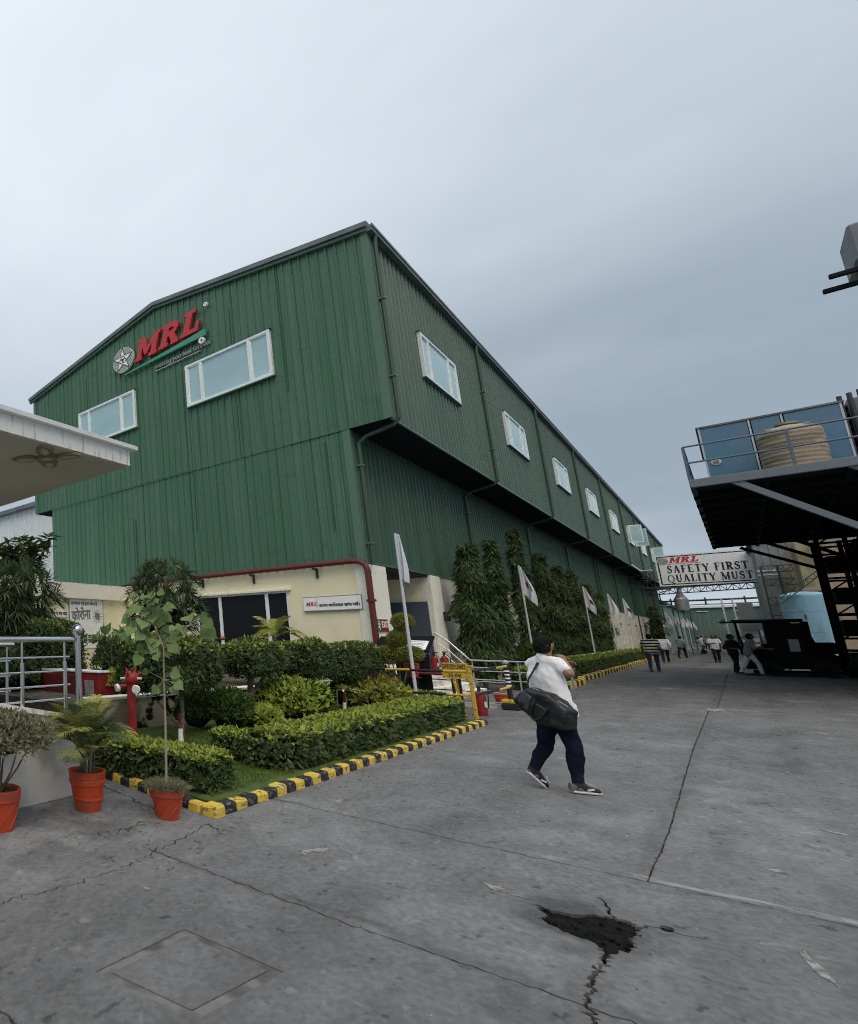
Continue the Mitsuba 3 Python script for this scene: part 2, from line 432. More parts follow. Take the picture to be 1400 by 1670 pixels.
# ---------------------------------------------------------------- lettering
DEVA = json.loads('''{"clean":[[[210,25,208,23,208,17,213,18,213,10,206,10,210,4,212,4,212,0,208,-3,204,-1,192,13,193,20,200,21,200,25,190,24,190,-1,182,-2,182,5,172,5,168,7,165,11,164,18,169,20,170,23,168,25,163,25,162,23,162,-1,161,-2,154,-1,154,24,139,25,139,21,146,21,150,18,151,6,148,0,141,2,141,6,143,8,143,14,141,14,139,12,139,-1,131,-2,131,4,119,5,115,11,116,19,120,23,122,23,122,25,113,25,114,32,213,32,213,25],[131,13,131,16,130,17,125,17,123,15,125,11,128,11],[182,14,182,23,181,25,178,25,177,17,174,14,175,12,177,12]],[[225,32,229,29,230,32,279,32,279,25,276,25,274,23,274,-2,266,-1,266,13,264,13,262,8,256,9,261,3,261,1,257,-3,254,-2,246,6,244,10,244,16,248,21,250,22,263,21,266,22,266,25,242,24,242,0,241,-2,234,-2,234,4,221,5,216,10,215,16,216,18,213,22,214,29,218,32],[255,12,256,14,255,15,252,14,254,9,256,9],[234,14,234,23,233,25,231,25,231,18,226,11,230,11]],[[373,31,372,25,359,25,357,24,357,21,365,21,369,17,370,8,367,1,363,0,359,3,362,9,362,13,358,13,357,12,357,-1,356,-2,350,-2,349,5,341,5,336,9,335,24,331,23,331,-1,324,-2,323,-1,323,24,320,24,319,-1,312,-2,311,-1,311,10,304,10,303,8,307,4,309,4,309,0,304,-3,295,5,295,7,289,13,290,20,297,21,297,25,287,25,288,32,372,32],[349,25,343,25,343,14,346,12,349,14],[310,17,311,18,311,25,307,25,305,23,305,17]],[[448,-1,448,31,456,32,456,-2]],[[9,13,13,9,17,10,15,14,10,15,10,20,15,21,16,24,7,23,5,26,5,29,10,32,18,32,22,29,24,32,105,32,106,31,106,25,102,25,101,24,101,-1,100,-2,93,-1,93,24,88,24,88,-2,81,-2,80,13,76,13,76,10,73,7,70,7,64,13,64,18,66,20,80,20,80,25,62,24,62,-1,61,-2,55,-2,54,5,45,5,40,9,39,24,34,24,34,-2,27,-2,26,9,24,9,24,6,19,2,11,2,7,4,-1,16,1,19,6,20],[54,25,47,25,47,14,50,12,54,14],[26,25,24,25,23,18,26,18]],[[427,38,421,37,419,42,421,45,430,45,432,43,438,42,439,41,438,32,444,31,444,25,439,25,439,-1,438,-2,432,-1,421,-2,412,2,404,10,402,14,402,19,404,21,410,21,410,25,400,24,400,18,394,12,403,3,403,1,398,-3,384,10,382,14,382,19,384,21,392,20,392,25,380,25,381,32,430,32,429,36],[426,18,425,16,426,14,429,13,431,14,431,17],[418,22,420,22,421,25,419,25],[414,13,414,11,418,7,420,7,417,14]],[[170,46,171,48,181,52,188,45,187,43,185,43,180,47,175,45,178,36,178,34,176,34,174,35]]],"corona":[[[-2,25,-1,32,38,32,37,37,29,38,28,44,29,45,40,44,43,41,46,32,70,32,69,37,61,38,60,44,61,45,70,45,75,41,78,32,122,32,123,31,123,25,119,25,118,24,118,-1,117,-2,110,-1,110,24,105,24,105,-2,98,-2,97,13,93,13,93,10,90,7,85,8,82,11,81,18,83,20,97,20,97,25,85,25,79,24,79,-1,72,-2,70,1,65,-3,51,10,49,14,49,19,51,21,59,20,59,25,47,24,47,-1,46,-2,39,-1,39,24,35,25,24,25,24,21,31,21,35,18,36,6,33,0,26,2,26,6,28,8,28,14,26,14,24,12,24,-1,16,-2,16,4,4,5,0,11,1,19,5,23,7,23,7,25],[61,12,69,3,71,3,71,24,67,24,67,18],[8,15,10,11,13,11,16,13,16,16,15,17,10,17]]],"small":[[[108,32,175,32,176,26,168,24,168,17,160,17,156,14,156,11,159,10,164,14,170,13,172,11,171,3,173,-2,167,-5,163,2,157,2,150,6,148,10,148,16,149,19,152,22,156,23,156,25,146,24,146,-1,145,-2,138,-1,138,24,134,24,134,-1,127,-2,126,4,116,4,112,6,109,11,110,19,114,23,117,23,117,25,107,25]],[[27,32,28,31,27,25,21,25,20,24,20,17,12,17,8,14,8,11,9,10,13,10,13,12,16,14,20,14,24,11,23,3,25,-2,23,-4,19,-5,15,2,9,2,2,6,0,10,0,16,1,19,8,24,-2,25,-1,32]],[[99,32,99,25,95,25,94,23,94,-2,86,-1,86,13,84,13,82,8,76,9,81,3,81,1,77,-3,74,-2,66,6,64,10,64,16,68,21,70,22,83,21,86,22,86,25,62,24,62,-1,55,-2,54,-1,54,24,53,25,49,25,49,9,47,7,42,7,37,12,37,17,41,19,41,25,35,25,36,32],[76,9,75,12,76,14,75,15,72,14,74,9]]],"line":[[[248,32,249,31,258,32,262,29,263,32,279,32,280,26,275,25,275,0,274,-2,267,-2,267,4,254,5,249,10,248,16,249,18,245,24,244,23,244,-1,237,-2,236,-1,236,24,233,24,232,17,228,16,234,10,234,4,230,-1,225,-2,226,-5,222,-9,218,-8,212,-2,210,2,210,10,211,11,210,19,215,25,207,25,208,32],[263,11,267,14,267,23,266,25,264,25,264,18,259,11],[222,4,225,5,226,8,224,9,218,8,218,3,223,0]],[[73,32,74,30,77,32,83,32,86,30,88,32,142,32,142,25,138,25,137,23,137,-2,130,-2,129,13,125,13,125,10,122,7,119,7,113,13,113,18,115,20,129,20,129,25,111,24,111,-1,110,-2,103,-1,103,24,98,24,98,-2,91,-2,90,3,80,3,75,7,74,10,75,16,71,20,70,25,68,23,68,-2,61,-2,61,4,51,4,46,7,44,11,44,17,49,23,51,23,51,25,42,24,42,-1,35,-2,34,-1,34,24,30,24,30,-1,23,-2,22,-1,22,10,14,10,14,8,18,4,20,4,20,0,15,-3,6,5,6,7,0,13,1,20,8,21,8,25,-2,25,-1,32],[89,11,90,15,82,13,82,11,86,10],[90,25,87,23,90,20],[55,11,59,12,61,15,58,17,55,17,52,12],[16,17,21,17,22,18,22,25,18,25,16,23]],[[385,32,384,37,386,38,385,43,387,45,398,44,402,39,404,32,410,32,410,25,406,25,405,24,405,17,401,16,407,10,407,4,403,-1,398,-2,399,-5,395,-9,391,-8,385,-2,383,2,383,10,384,11,383,19,388,25,380,25,380,31],[395,4,398,5,399,8,397,9,391,8,391,3,396,0]],[[185,36,183,38,177,37,175,42,177,45,186,45,188,43,194,42,195,41,194,32,200,32,200,25,196,25,195,24,195,17,191,16,197,10,197,4,193,-1,188,-2,189,-5,185,-9,181,-8,174,1,168,-3,154,10,152,14,152,19,154,21,162,20,162,25,150,25,151,32,186,32],[188,5,189,8,187,9,181,8,181,3,186,0,185,4],[174,11,173,19,176,23,178,23,178,25,170,24,170,18,164,12,171,4,173,4]],[[301,32,304,30,306,32,320,32,319,37,311,38,310,40,311,45,322,44,325,41,328,32,372,32,373,31,373,25,369,25,368,24,368,-1,367,-2,360,-1,360,24,355,24,355,-2,348,-2,347,13,343,13,343,10,340,7,337,7,331,13,331,18,333,20,347,20,347,25,329,24,329,-1,328,-2,321,-1,321,24,316,24,316,-2,309,-2,308,3,296,4,292,10,293,16,289,20,290,28,295,32],[308,15,300,13,300,11,304,10,307,11],[305,23,308,20,308,25]]]}''')


def deva(key):
    return unary_union([Polygon(list(zip(r[0][::2], r[0][1::2])), [list(zip(h[::2], h[1::2])) for h in r[1:]]).buffer(0) for r in DEVA[key]])


def lines(*segs):
    return unary_union([LineString(s[0]).buffer(s[1] / 2, cap_style='flat', join_style='mitre') for s in segs])


def quad(*pts):
    return Polygon(pts)


def serif(ch, bold=1.0):
    """roman capitals with serifs, one unit high; returns (shape, advance)"""
    Tk, tn, h = .15 * bold, .055 * bold, .05
    def st(x): return quad((x - Tk / 2, 0), (x + Tk / 2, 0), (x + Tk / 2, 1), (x - Tk / 2, 1))
    def sf(x, y, w=.17): return quad((x - w, y), (x + w, y), (x + w, y + h), (x - w, y + h))
    def hb(x0, x1, y): return quad((x0, y), (x1, y), (x1, y + tn), (x0, y + tn))
    def tick(x, y0, y1): return quad((x - .05, y0), (x, y0), (x, y1), (x - .02, y1))
    U = unary_union
    if ch == 'I': return U([st(.2), sf(.2, 0), sf(.2, 1 - h)]), .42
    if ch == 'T': return U([st(.4), sf(.4, 0), hb(.03, .77, 1 - tn), tick(.09, .74, 1), quad((.71, .74), (.77, .74), (.77, 1), (.72, 1))]), .8
    if ch == 'F': return U([st(.2), sf(.2, 0), hb(.03, .64, 1 - tn), quad((.59, .76), (.64, .76), (.64, 1), (.6, 1)), hb(.2, .48, .5), quad((.44, .40), (.48, .40), (.48, .65), (.44, .65))]), .68
    if ch == 'E': return U([st(.2), hb(.03, .66, 1 - tn), quad((.61, .76), (.66, .76), (.66, 1), (.62, 1)), hb(.2, .5, .5), quad((.46, .40), (.5, .40), (.5, .65), (.46, .65)), hb(.03, .7, 0), quad((.64, 0), (.7, 0), (.7, .26), (.66, .26))]), .74
    if ch == 'L': return U([st(.2), sf(.2, 1 - h), hb(.03, .66, 0), quad((.6, 0), (.66, 0), (.66, .28), (.62, .28))]), .69
    if ch == 'A': return U([lines((((.14, .02), (.40, 1)), tn * 1.2)), lines((((.67, .02), (.41, .98)), Tk)), hb(.2, .6, .32), sf(.14, 0, .13), sf(.68, 0, .17)]), .84
    if ch == 'Y': return U([quad((.4 - Tk / 2, 0), (.4 + Tk / 2, 0), (.4 + Tk / 2, .46), (.4 - Tk / 2, .46)), sf(.4, 0), lines((((.12, .98), (.40, .42)), Tk)), lines((((.70, .98), (.43, .42)), tn * 1.2)), sf(.13, 1 - h, .15), sf(.7, 1 - h, .12)]), .82
    if ch == 'M': return U([lines((((.15, 0), (.15, 1)), tn * 1.2)), st(.85), lines((((.16, .98), (.5, .06)), Tk * .9)), lines((((.84, .98), (.5, .06)), tn * 1.2)), sf(.15, 0, .13), sf(.85, 0, .16), sf(.1, 1 - h, .12), sf(.9, 1 - h, .12)]), 1.02
    if ch == 'R': return U([st(.2), sf(.2, 0), LineString([(.1, .97), (.42, .97), (.56, .9), (.6, .75), (.54, .58), (.4, .51), (.2, .51)]).buffer(.05 * bold), LineString([(.56, .88), (.6, .75), (.55, .62)]).buffer(.075 * bold), lines((((.40, .52), (.66, .03)), Tk)), sf(.70, 0, .12), hb(.03, .2, .945)]), .82
    if ch == 'U': return U([quad((.2 - Tk / 2, .3), (.2 + Tk / 2, .3), (.2 + Tk / 2, 1), (.2 - Tk / 2, 1)), LineString([(.2, .34), (.24, .16), (.4, .05), (.57, .12), (.64, .3), (.64, 1)]).buffer(tn * .8), LineString([(.2, .34), (.25, .16), (.38, .06)]).buffer(.06 * bold), sf(.2, 1 - h), sf(.64, 1 - h, .12)]), .82
    if ch == 'S': return U([LineString([(.54, .80), (.46, .92), (.32, .965), (.18, .9), (.13, .77), (.2, .63), (.42, .49), (.53, .36), (.52, .18), (.42, .07), (.28, .035), (.14, .1), (.07, .24)]).buffer(.038 * bold), LineString([(.15, .72), (.22, .61), (.42, .48), (.51, .38)]).buffer(.07 * bold), quad((.55, .70), (.59, .70), (.58, 1), (.545, 1)), quad((.03, 0), (.07, 0), (.08, .3), (.04, .3))]), .66
    if ch == 'Q': return U([Point(.45, .5).buffer(1).intersection(Point(.45, .5).buffer(.001)), affinity.scale(Point(.45, .5).buffer(.5), .86, 1).difference(affinity.scale(Point(.45, .5).buffer(.44), .66, 1)), LineString([(.40, .06), (.58, -.1), (.82, -.16)]).buffer(.05)]), .92
    return Polygon(), .35


def serif_text(s, bold=1.0, gap=.06):
    x, L = 0, []
    for ch in s:
        g, w = serif(ch, bold)
        if not g.is_empty: L.append(affinity.translate(g, x, 0))
        x += w + gap
    return unary_union(L), x - gap


def slab_letter(ch):
    """heavy slanted slab capitals of the wall sign, one unit high; (shape, advance)"""
    def q(x0, x1, y0, y1): return quad((x0, y0), (x1, y0), (x1, y1), (x0, y1))
    U = unary_union
    if ch == 'M': g, w = U([q(.08, .32, 0, 1), q(.86, 1.14, 0, 1), quad((.08, 1), (.36, 1), (.66, .30), (.52, .16)), quad((1.14, 1), (.86, 1), (.52, .30), (.60, .14)), q(0, .40, 0, .15), q(.76, 1.22, 0, .15), q(0, .3, .86, 1), q(.9, 1.22, .86, 1)]), 1.26
    elif ch == 'R': g, w = U([q(.1, .40, 0, 1), q(0, .5, 0, .15), q(0, .6, .84, 1), LineString([(.35, .89), (.62, .89), (.76, .82), (.78, .72), (.72, .60), (.56, .53), (.35, .53)]).buffer(.11), quad((.42, .52), (.72, .52), (.96, .12), (.66, .12)), q(.64, 1.04, 0, .15)]), 1.08
    else: g, w = U([q(.12, .42, 0, 1), q(0, .56, .86, 1), q(0, .86, 0, .17), q(.70, .86, 0, .42)]), .9
    return affinity.skew(g, xs=18, origin=(0, 0)), w

# ---------------------------------------------------------------- ground and pavement
ground = part(None, 'ground', box(-300, 300, -60, 900, -.6, -.045), 'mat_joint'); labels[ground] = {'kind': 'structure', 'label': 'dark sub-base under the concrete yard'}
pavement = struct('pavement', 'worn grey concrete yard and works road, cracked and patched')


def jag(pts, amp=.012, step=.05, seed=0):
    """a crack's ragged line through the points"""
    r = np.random.default_rng(seed)
    ls = LineString(pts)
    n = max(3, int(ls.length / step))
    out = []
    for i in range(n + 1):
        q = ls.interpolate(i / n, normalized=True)
        a = amp if 0 < i < n else 0
        out.append((q.x + r.normal() * a, q.y + r.normal() * a))
    return out


def crack(pts, w0, w1, amp=.02, step=.05, seed=0):
    c = np.array(jag(pts, amp, step, seed))
    r = np.random.default_rng(seed + 99)
    w = np.linspace(w0, w1, len(c)) * r.uniform(.5, 1.5, len(c)) / 2
    t = np.gradient(c, axis=0); t /= np.linalg.norm(t, axis=1, keepdims=True)
    s = np.stack([-t[:, 1], t[:, 0]], 1)
    return Polygon(np.vstack([c + s * w[:, None], (c - s * w[:, None])[::-1]])).buffer(.0008)


KX = -3.15                                          # street face of the garden kerb
yard = Polygon([(-60, -30), (60, -30), (60, 260), (-60, 260)])
holes = []
# joints of the slabs
Yj = [-30, -4.4, -1.0, 1.65, 3.78, 5.93, 10.3, 15.0, 20.2, 28, 40, 60, 110, 260]
Xj = [-60, -4.9, -2.9, -.66, 1.5, 3.7, 6, 60]
joint_cut = []
for y in Yj[3:9]:
    joint_cut.append(crack([(-3.1, y), (-1.6, y + .06 * math.sin(y)), (.4, y + .05), (4, y), (8, y)], .012, .011, .008, .04, int(y * 10)))
for y0, y1 in ((5.95, 20.2), (20.2, 60)):
    joint_cut.append(crack([(-.63, y0), (-.62, y0 + 1.5), (-.69, (y0 + y1) / 2), (-.72, y1)], .008, .014, .0040, .03, 5))
for x in (1.55, 3.7):
    joint_cut.append(crack([(x, -4), (x + .04, 3.8), (x, 12), (x, 30)], .012, .012, .012, .1, 7))
apron = [(-5.2, -1.0), (-3.10, 1.4), (-3.03, 2.31), (-2.97, 2.72), (-2.92, 3.27), (-2.99, 3.85), (-3.10, 4.70)]
joint_cut.append(crack(apron, .006, .011, .018, .04, 21))
joint_cut.append(crack([(-4.75, 4.98), (-4.40, 4.90), (-3.85, 4.72), (-3.5, 4.62)], .022, .014, .016, .03, 22))
joint_cut.append(crack([(-3.5, 4.3), (-3.42, 4.02), (-3.55, 3.85), (-3.48, 3.68)], .016, .010, .04, .025, 23))
joint_cut.append(crack([(-3.10, 4.70), (-2.98, 4.62), (-2.86, 4.68)], .03, .012, .02, .025, 24))
# the pothole and its crack
hole = Polygon([(-.97, 4.70), (-.95, 4.80), (-1.01, 4.92), (-.93, 4.89), (-.86, 4.92), (-.80, 4.97), (-.74, 5.04), (-.67, 5.06), (-.61, 5.05), (-.585, 4.98), (-.60, 4.80), (-.59, 4.66), (-.62, 4.53), (-.68, 4.46), (-.71, 4.56), (-.80, 4.58), (-.88, 4.62)])
hole = Polygon(jag(list(hole.exterior.coords), .011, .014, 31)).buffer(0)
pot2 = Point(-.50, 5.10).buffer(.035)
pot2 = affinity.scale(pot2, .8, 1.5)
joint_cut += [hole, pot2, crack([(-.66, 4.50), (-.68, 4.18), (-.665, 3.92), (-.655, 3.79), (-.62, 3.62), (-.60, 3.3)], .022, .010, .013, .012, 32),
              crack([(-.60, 5.0), (-.50, 5.10), (-.42, 5.06), (-.36, 5.12)], .014, .006, .012, .03, 33), crack([(-.72, 5.03), (-.74, 5.25), (-.80, 5.36)], .016, .006, .012, .03, 34)]
# patched square cover in the foreground
cov = Polygon([(-2.17, 2.24), (-2.15, 2.95), (-1.60, 2.98), (-1.66, 2.32)])
cov_in = cov.buffer(-.055, join_style='mitre')
cuts = unary_union(joint_cut)
near = yard.intersection(shapely.box(-8, -8, 9, 60)).difference(cuts).difference(cov.difference(cov_in))
far = yard.difference(shapely.box(-8, -8, 9, 60))
pieces = []
for i in range(len(Yj) - 1):
    for j in range(len(Xj) - 1):
        pass
garden_area = Polygon([(KX, 4.92), (-4.85, 5.24), (-8, 5.4), (-8, 14.0), (KX, 14.0)])
near = near.difference(garden_area.buffer(-.08))
for g in sorted(getattr(near, 'geoms', [near]), key=lambda a: -a.area):
    if g.area < .002: continue
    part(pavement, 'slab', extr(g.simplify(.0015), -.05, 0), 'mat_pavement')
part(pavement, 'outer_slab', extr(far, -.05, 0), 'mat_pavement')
part(pavement, 'cover_frame', extr(Polygon(cov.exterior.coords, [list(cov_in.exterior.coords)]).buffer(-.002), -.05, -.005), 'mat_mortar', label='rough mortar band round the patched square cover')
# broken tar and rubble in the pothole
HV = []
gx, gy = np.meshgrid(np.linspace(-1.05, -.42, 46), np.linspace(4.4, 5.2, 58), indexing='ij')
hz = -.030 + .030 * meshkit.fbm(np.stack([gx * 24, gy * 24, gx * 0], -1), 4)
V = np.stack([gx, gy, hz], -1).reshape(-1, 3)
i, j = np.meshgrid(np.arange(45), np.arange(57), indexing='ij')
q = np.stack([i * 58 + j, (i + 1) * 58 + j, (i + 1) * 58 + j + 1, i * 58 + j + 1], -1).reshape(-1, 4)
part(pavement, 'pothole_bed', (V, q), 'mat_tar', label='black broken tar in the pothole')
peb = []
for k in range(45):
    a, b = rnd(1, -1, -.58)[0], rnd(1, 4.48, 5.06)[0]
    s = rng.uniform(.004, .013)
    v, f = sphere((a, b, -.012 + s * .4), s, 0, (1, rng.uniform(.6, 1.3), .7))
    peb.append((v + rng.normal(size=v.shape) * s * .15, f))
part(pavement, 'rubble', cat(peb), 'mat_tar', kind='stuff', label='loose rubble lying in the pothole')
# grit scattered on the slabs
peb = []
for k in range(700):
    a, b = rng.uniform(-4.2, 2.5), rng.uniform(1.2, 13)
    if garden_area.contains(Point(a, b)): continue
    s = rng.uniform(.002, .006)
    v, f = sphere((a, b, s * .3), s, 0, (1, rng.uniform(.6, 1.3), .6))
    peb.append((v, f))
grit = part(None, 'grit', cat(peb), 'mat_mortar'); labels[grit] = {'kind': 'stuff', 'label': 'pale grit scattered over the concrete yard', 'category': 'grit'}


# old paint and cement marks on the slabs
def blot(cx, cy, rx, ry, rot, seed, n=26):
    r = np.random.default_rng(seed)
    a = np.arange(n) * 2 * PI / n
    rr = 1 + .45 * r.normal(size=n) * .6
    g = Polygon(np.stack([np.cos(a) * rr, np.sin(a) * rr], 1)).buffer(0)
    g = max(getattr(g, 'geoms', [g]), key=lambda q: q.area)
    return affinity.translate(affinity.rotate(affinity.scale(g, rx, ry, origin=(0, 0)), rot, origin=(0, 0)), cx, cy)


marks = [blot(-2.235, 4.76, .035, .14, -20, 1), blot(-.02, 5.1, .022, .17, 12, 2), blot(-1.22, 5.02, .05, .05, 30, 3), blot(-1.10, 4.98, .02, .06, 80, 4),
         blot(.10, 7.9, .05, .08, 10, 5), blot(.22, 8.6, .03, .06, 70, 6), blot(-.95, 20.15, .55, .05, 3, 7), blot(-.35, 20.9, .35, .05, 8, 8), blot(-.62, 20.6, .12, .35, 0, 9),
         blot(-.1, 6.9, .05, .03, 0, 10), blot(-2.6, 3.2, .03, .02, 0, 11), blot(-2.7, 6.4, .03, .09, 10, 12), blot(-.6, 32, .5, .12, 3, 13), blot(-1.7, 28.0, .2, .25, 3, 14), blot(-1.2, 48, .8, .15, 0, 15)]
for k, g in enumerate(marks):
    part(pavement, 'paint_mark', extr(g, .0005, .004), 'mat_scuff', kind=None)

# ---------------------------------------------------------------- garden ground, kerbs, retaining wall
lawn = part(None, 'garden_bed', extr(garden_area.buffer(-.10), -.02, .085), 'mat_lawn'); labels[lawn] = {'kind': 'structure', 'label': 'garden bed of lawn and soil inside the painted kerb'}
kerb = struct('garden_kerb', 'kerb of short blocks painted yellow and black in turn around the garden bed')


def kerb_blocks(holder, a, b, n, first, width=.125, h=.090):
    a, b = np.array(a, float), np.array(b, float)
    d = (b - a) / n
    L = np.linalg.norm(d); u = d / L; s = np.array([-u[1], u[0]])
    for k in range(n):
        c = a + d * (k + .5)
        v, f = cbox(-L / 2 + .004, L / 2 - .004, 0, width, -.02, h + rng.uniform(-.008, .008), .018)
        j = meshkit.noise(v * 23 + k * 7.1) - .5
        v = v + np.stack([j * .010, j * .016, j * .012], 1)
        a_ = rng.normal() * .02
        vv = np.stack([v[:, 0] * math.cos(a_) - v[:, 1] * math.sin(a_), v[:, 0] * math.sin(a_) + v[:, 1] * math.cos(a_), v[:, 2]], 1)
        w = np.stack([c[0] + vv[:, 0] * u[0] + vv[:, 1] * s[0], c[1] + vv[:, 0] * u[1] + vv[:, 1] * s[1], vv[:, 2]], 1)
        part(holder, 'block', (w, f), 'mat_kerb_yellow' if (k + first) % 2 == 0 else 'mat_kerb_black')


kerb_blocks(kerb, (KX, 5.06), (KX, 14.0), 45, 1)
v, f = cbox(KX - .145, KX + .015, 4.88, 5.045, -.02, .10, .02)
part(kerb, 'corner_block', (v + .01 * (meshkit.noise(v * 19)[:, None] - .5), f), 'mat_kerb_yellow')
kerb_blocks(kerb, (-4.95, 5.24), (KX - .18, 4.90), 11, 0)
kerb2 = struct('roadside_kerb', 'striped kerb along the roadside hedge beyond the barrier')
kerb_blocks(kerb2, (-3.55, 23.0), (-3.55, 28.2), 13, 0, .16, .2)
kerb_blocks(kerb2, (-3.75, 29.6), (-4.05, 62.0), 64, 0, .16, .2)
kerb3 = struct('right_kerb', 'striped kerb at the right edge of the works road')
kerb_blocks(kerb3, (2.55, 44.0), (2.30, 34.0), 24, 0, .16, .2)

wall = part(None, 'retaining_wall', cat(*[box(0, 0, 0, 0, 0, 0)][:0] + [extr(Polygon([(-6.72, 7.0), (-5.72, 15.4), (-5.94, 15.42), (-6.94, 7.02)]), -.02, .60)]), 'mat_stained_wall')
labels[wall] = {'label': 'low cream retaining wall with black damp stains behind the lawn', 'category': 'retaining wall'}
part(wall, 'coping', extr(Polygon([(-6.69, 6.98), (-5.69, 15.42), (-5.98, 15.45), (-6.98, 7.0)]), .602, .645), 'mat_plaster')
bed = part(None, 'raised_bed', extr(Polygon([(-6.96, 6.8), (-5.96, 15.4), (-5.8, 17.0), (-14.2, 17.0), (-14.2, 7.0)]), -.02, .56), 'mat_soil')
labels[bed] = {'kind': 'structure', 'label': 'raised soil bed between the retaining wall and the works building'}

# ---------------------------------------------------------------- the green works building
XO, XW, YF, XL = -4.896, -5.955, 17.11, -4.896 - 14.515
H, HB, HS, HR, BAY = 13.258, 7.518, 3.688, 14.501, 10.393
XLI, XR, YE = XL + 1.06, (XO + XL) / 2, 17.11 + 10.393 * 9
hall = thing('factory_hall', 'long green corrugated metal factory hall with its upper storey jutting out over the street', 'factory building')


def roof_z(x):
    return HR - (HR - H) * np.abs(np.asarray(x) - XR) / (XO - XR)


def ribbed(u0, u1, pitch=.2605, d=.038):
    """rib profile of a sheet: (u, out) pairs"""
    n = int(round((u1 - u0) / pitch))
    p = (u1 - u0) / n
    pts = [(u0, 0)]
    for k in range(n):
        b = u0 + k * p
        pts += [(b + .62 * p, 0), (b + .70 * p, d), (b + .88 * p, d), (b + .96 * p, 0)]
    pts.append((u1, 0))
    return pts


def sheet(prof, o, ux, nrm, z0, z1):
    """z0, z1: heights, or functions of u"""
    o, ux, nrm = np.array(o, float), np.array(ux, float), np.array(nrm, float)
    V, R = [], 7
    for u, d in prof:
        c = o + ux * u + nrm * d
        za, zb = [z(u) if callable(z) else z for z in (z0, z1)]
        for t in np.linspace(0, 1, R):
            z = za + (zb - za) * t
            e = .012 * (meshkit.noise(np.array([(c[0] + c[1]) * .9, z * .55, c[0] * .31])) - .5)
            V.append([c[0] + nrm[0] * e, c[1] + nrm[1] * e, z])
    n = len(prof)
    q = np.array([[R * k + r, R * k + R + r, R * k + R + r + 1, R * k + r + 1] for k in range(n - 1) for r in range(R - 1)])
    return np.array(V), q


part(hall, 'core', extr(Polygon([(XO - .06, YF + .08), (XO - .06, YE), (XL + .06, YE), (XL + .06, YF + .08)]), HB + .02, H - .05), 'mat_soffit')  # unseen block added behind the sheets so no light leaks through
part(hall, 'lower_core', extr(Polygon([(XW - .06, YF + .08), (XW - .06, YE), (XLI + .06, YE), (XLI + .06, YF + .08)]), HS + .01, HB + .02), 'mat_soffit')
gv = np.array([[XO - .06, YF + .08, H - .06], [XL + .06, YF + .08, H - .06], [XR, YF + .08, HR - .08]])
part(hall, 'gable_core', (np.vstack([gv, gv + [0, .1, 0]]), np.array([[0, 1, 2], [3, 5, 4], [0, 2, 5], [0, 5, 3], [1, 4, 5], [1, 5, 2]])), 'mat_soffit')
# front: upper sheets up to the gable, lower sheets down to the cream ground floor
NS = 14
ws = (XO - XL) / NS
for k in range(NS):
    x0 = XL + k * ws
    part(hall, 'wall_sheet', sheet(ribbed(x0 + .004, x0 + ws - .004), (0, YF - .020 - .004 * (k % 2), 0), (1, 0, 0), (0, -1, 0), HB - .04, lambda u: float(roof_z(u)) - .12), 'mat_green')
nl = 12
wl = (XW - XLI) / nl
for k in range(nl):
    x0 = XLI + k * wl
    part(hall, 'wall_sheet', sheet(ribbed(x0 + .004, x0 + wl - .004), (0, YF + .004 * (k % 2), 0), (1, 0, 0), (0, -1, 0), HS + .002 * (k % 3), HB + .02), 'mat_green')
# lap flashings and seams on the front
for a, b, dz in ((XL + .02, -15.2, -.01), (-15.15, -13.1, .02), (-13.0, -10.95, .05), (-7.6, XO - .02, 0)):
    part(hall, 'lap_flashing', box(a, b, YF - .070, YF - .060, HB - .052 + dz, HB - .040 + dz), 'mat_seam')
for x, z0, z1 in ((-10.95, 5.3, 9.80), (-10.95, 11.6, 13.6), (-9.15, HB, 12.9), (-15.9, 9.0, 13.0), (-6.6, 4.6, 7.3), (-7.45, 9.2, 13.5), (-13.6, 3.9, 6.2)):
    part(hall, 'seam', box(x - .006, x + .006, YF - .060, YF - .018, z0, z1), 'mat_seam')
rv = [(-12.8, 5.6), (-12.3, 5.75), (-11.8, 5.65), (-11.4, 5.85), (-10.95, 5.9), (-10.4, 6.5), (-9.8, 6.55), (-9.2, 6.75), (-8.8, 6.85), (-8.2, 7.0)]
# side: ten sheets a bay on both storeys
sw = BAY / 10
for b in range(9):
    for k in range(10):
        y0 = YF + b * BAY + k * sw
        pr_ = ribbed(y0 + .004, y0 + sw - .004, .344, .050)
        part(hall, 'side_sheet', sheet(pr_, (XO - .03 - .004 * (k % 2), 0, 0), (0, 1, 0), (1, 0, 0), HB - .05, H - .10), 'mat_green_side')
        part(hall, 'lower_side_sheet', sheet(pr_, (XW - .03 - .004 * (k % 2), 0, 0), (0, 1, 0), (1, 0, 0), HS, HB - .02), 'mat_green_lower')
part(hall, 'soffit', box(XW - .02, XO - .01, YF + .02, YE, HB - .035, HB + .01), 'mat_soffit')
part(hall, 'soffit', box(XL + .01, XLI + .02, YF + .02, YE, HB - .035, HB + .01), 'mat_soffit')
part(hall, 'edge_trim', box(XO - .03, XO + .02, YF + .0, YE, HB - .09, HB - .04), 'mat_green_trim')
part(hall, 'edge_trim', box(XW - .04, XW + .035, YF, YE, HS - .05, HS + .0), 'mat_green_trim')
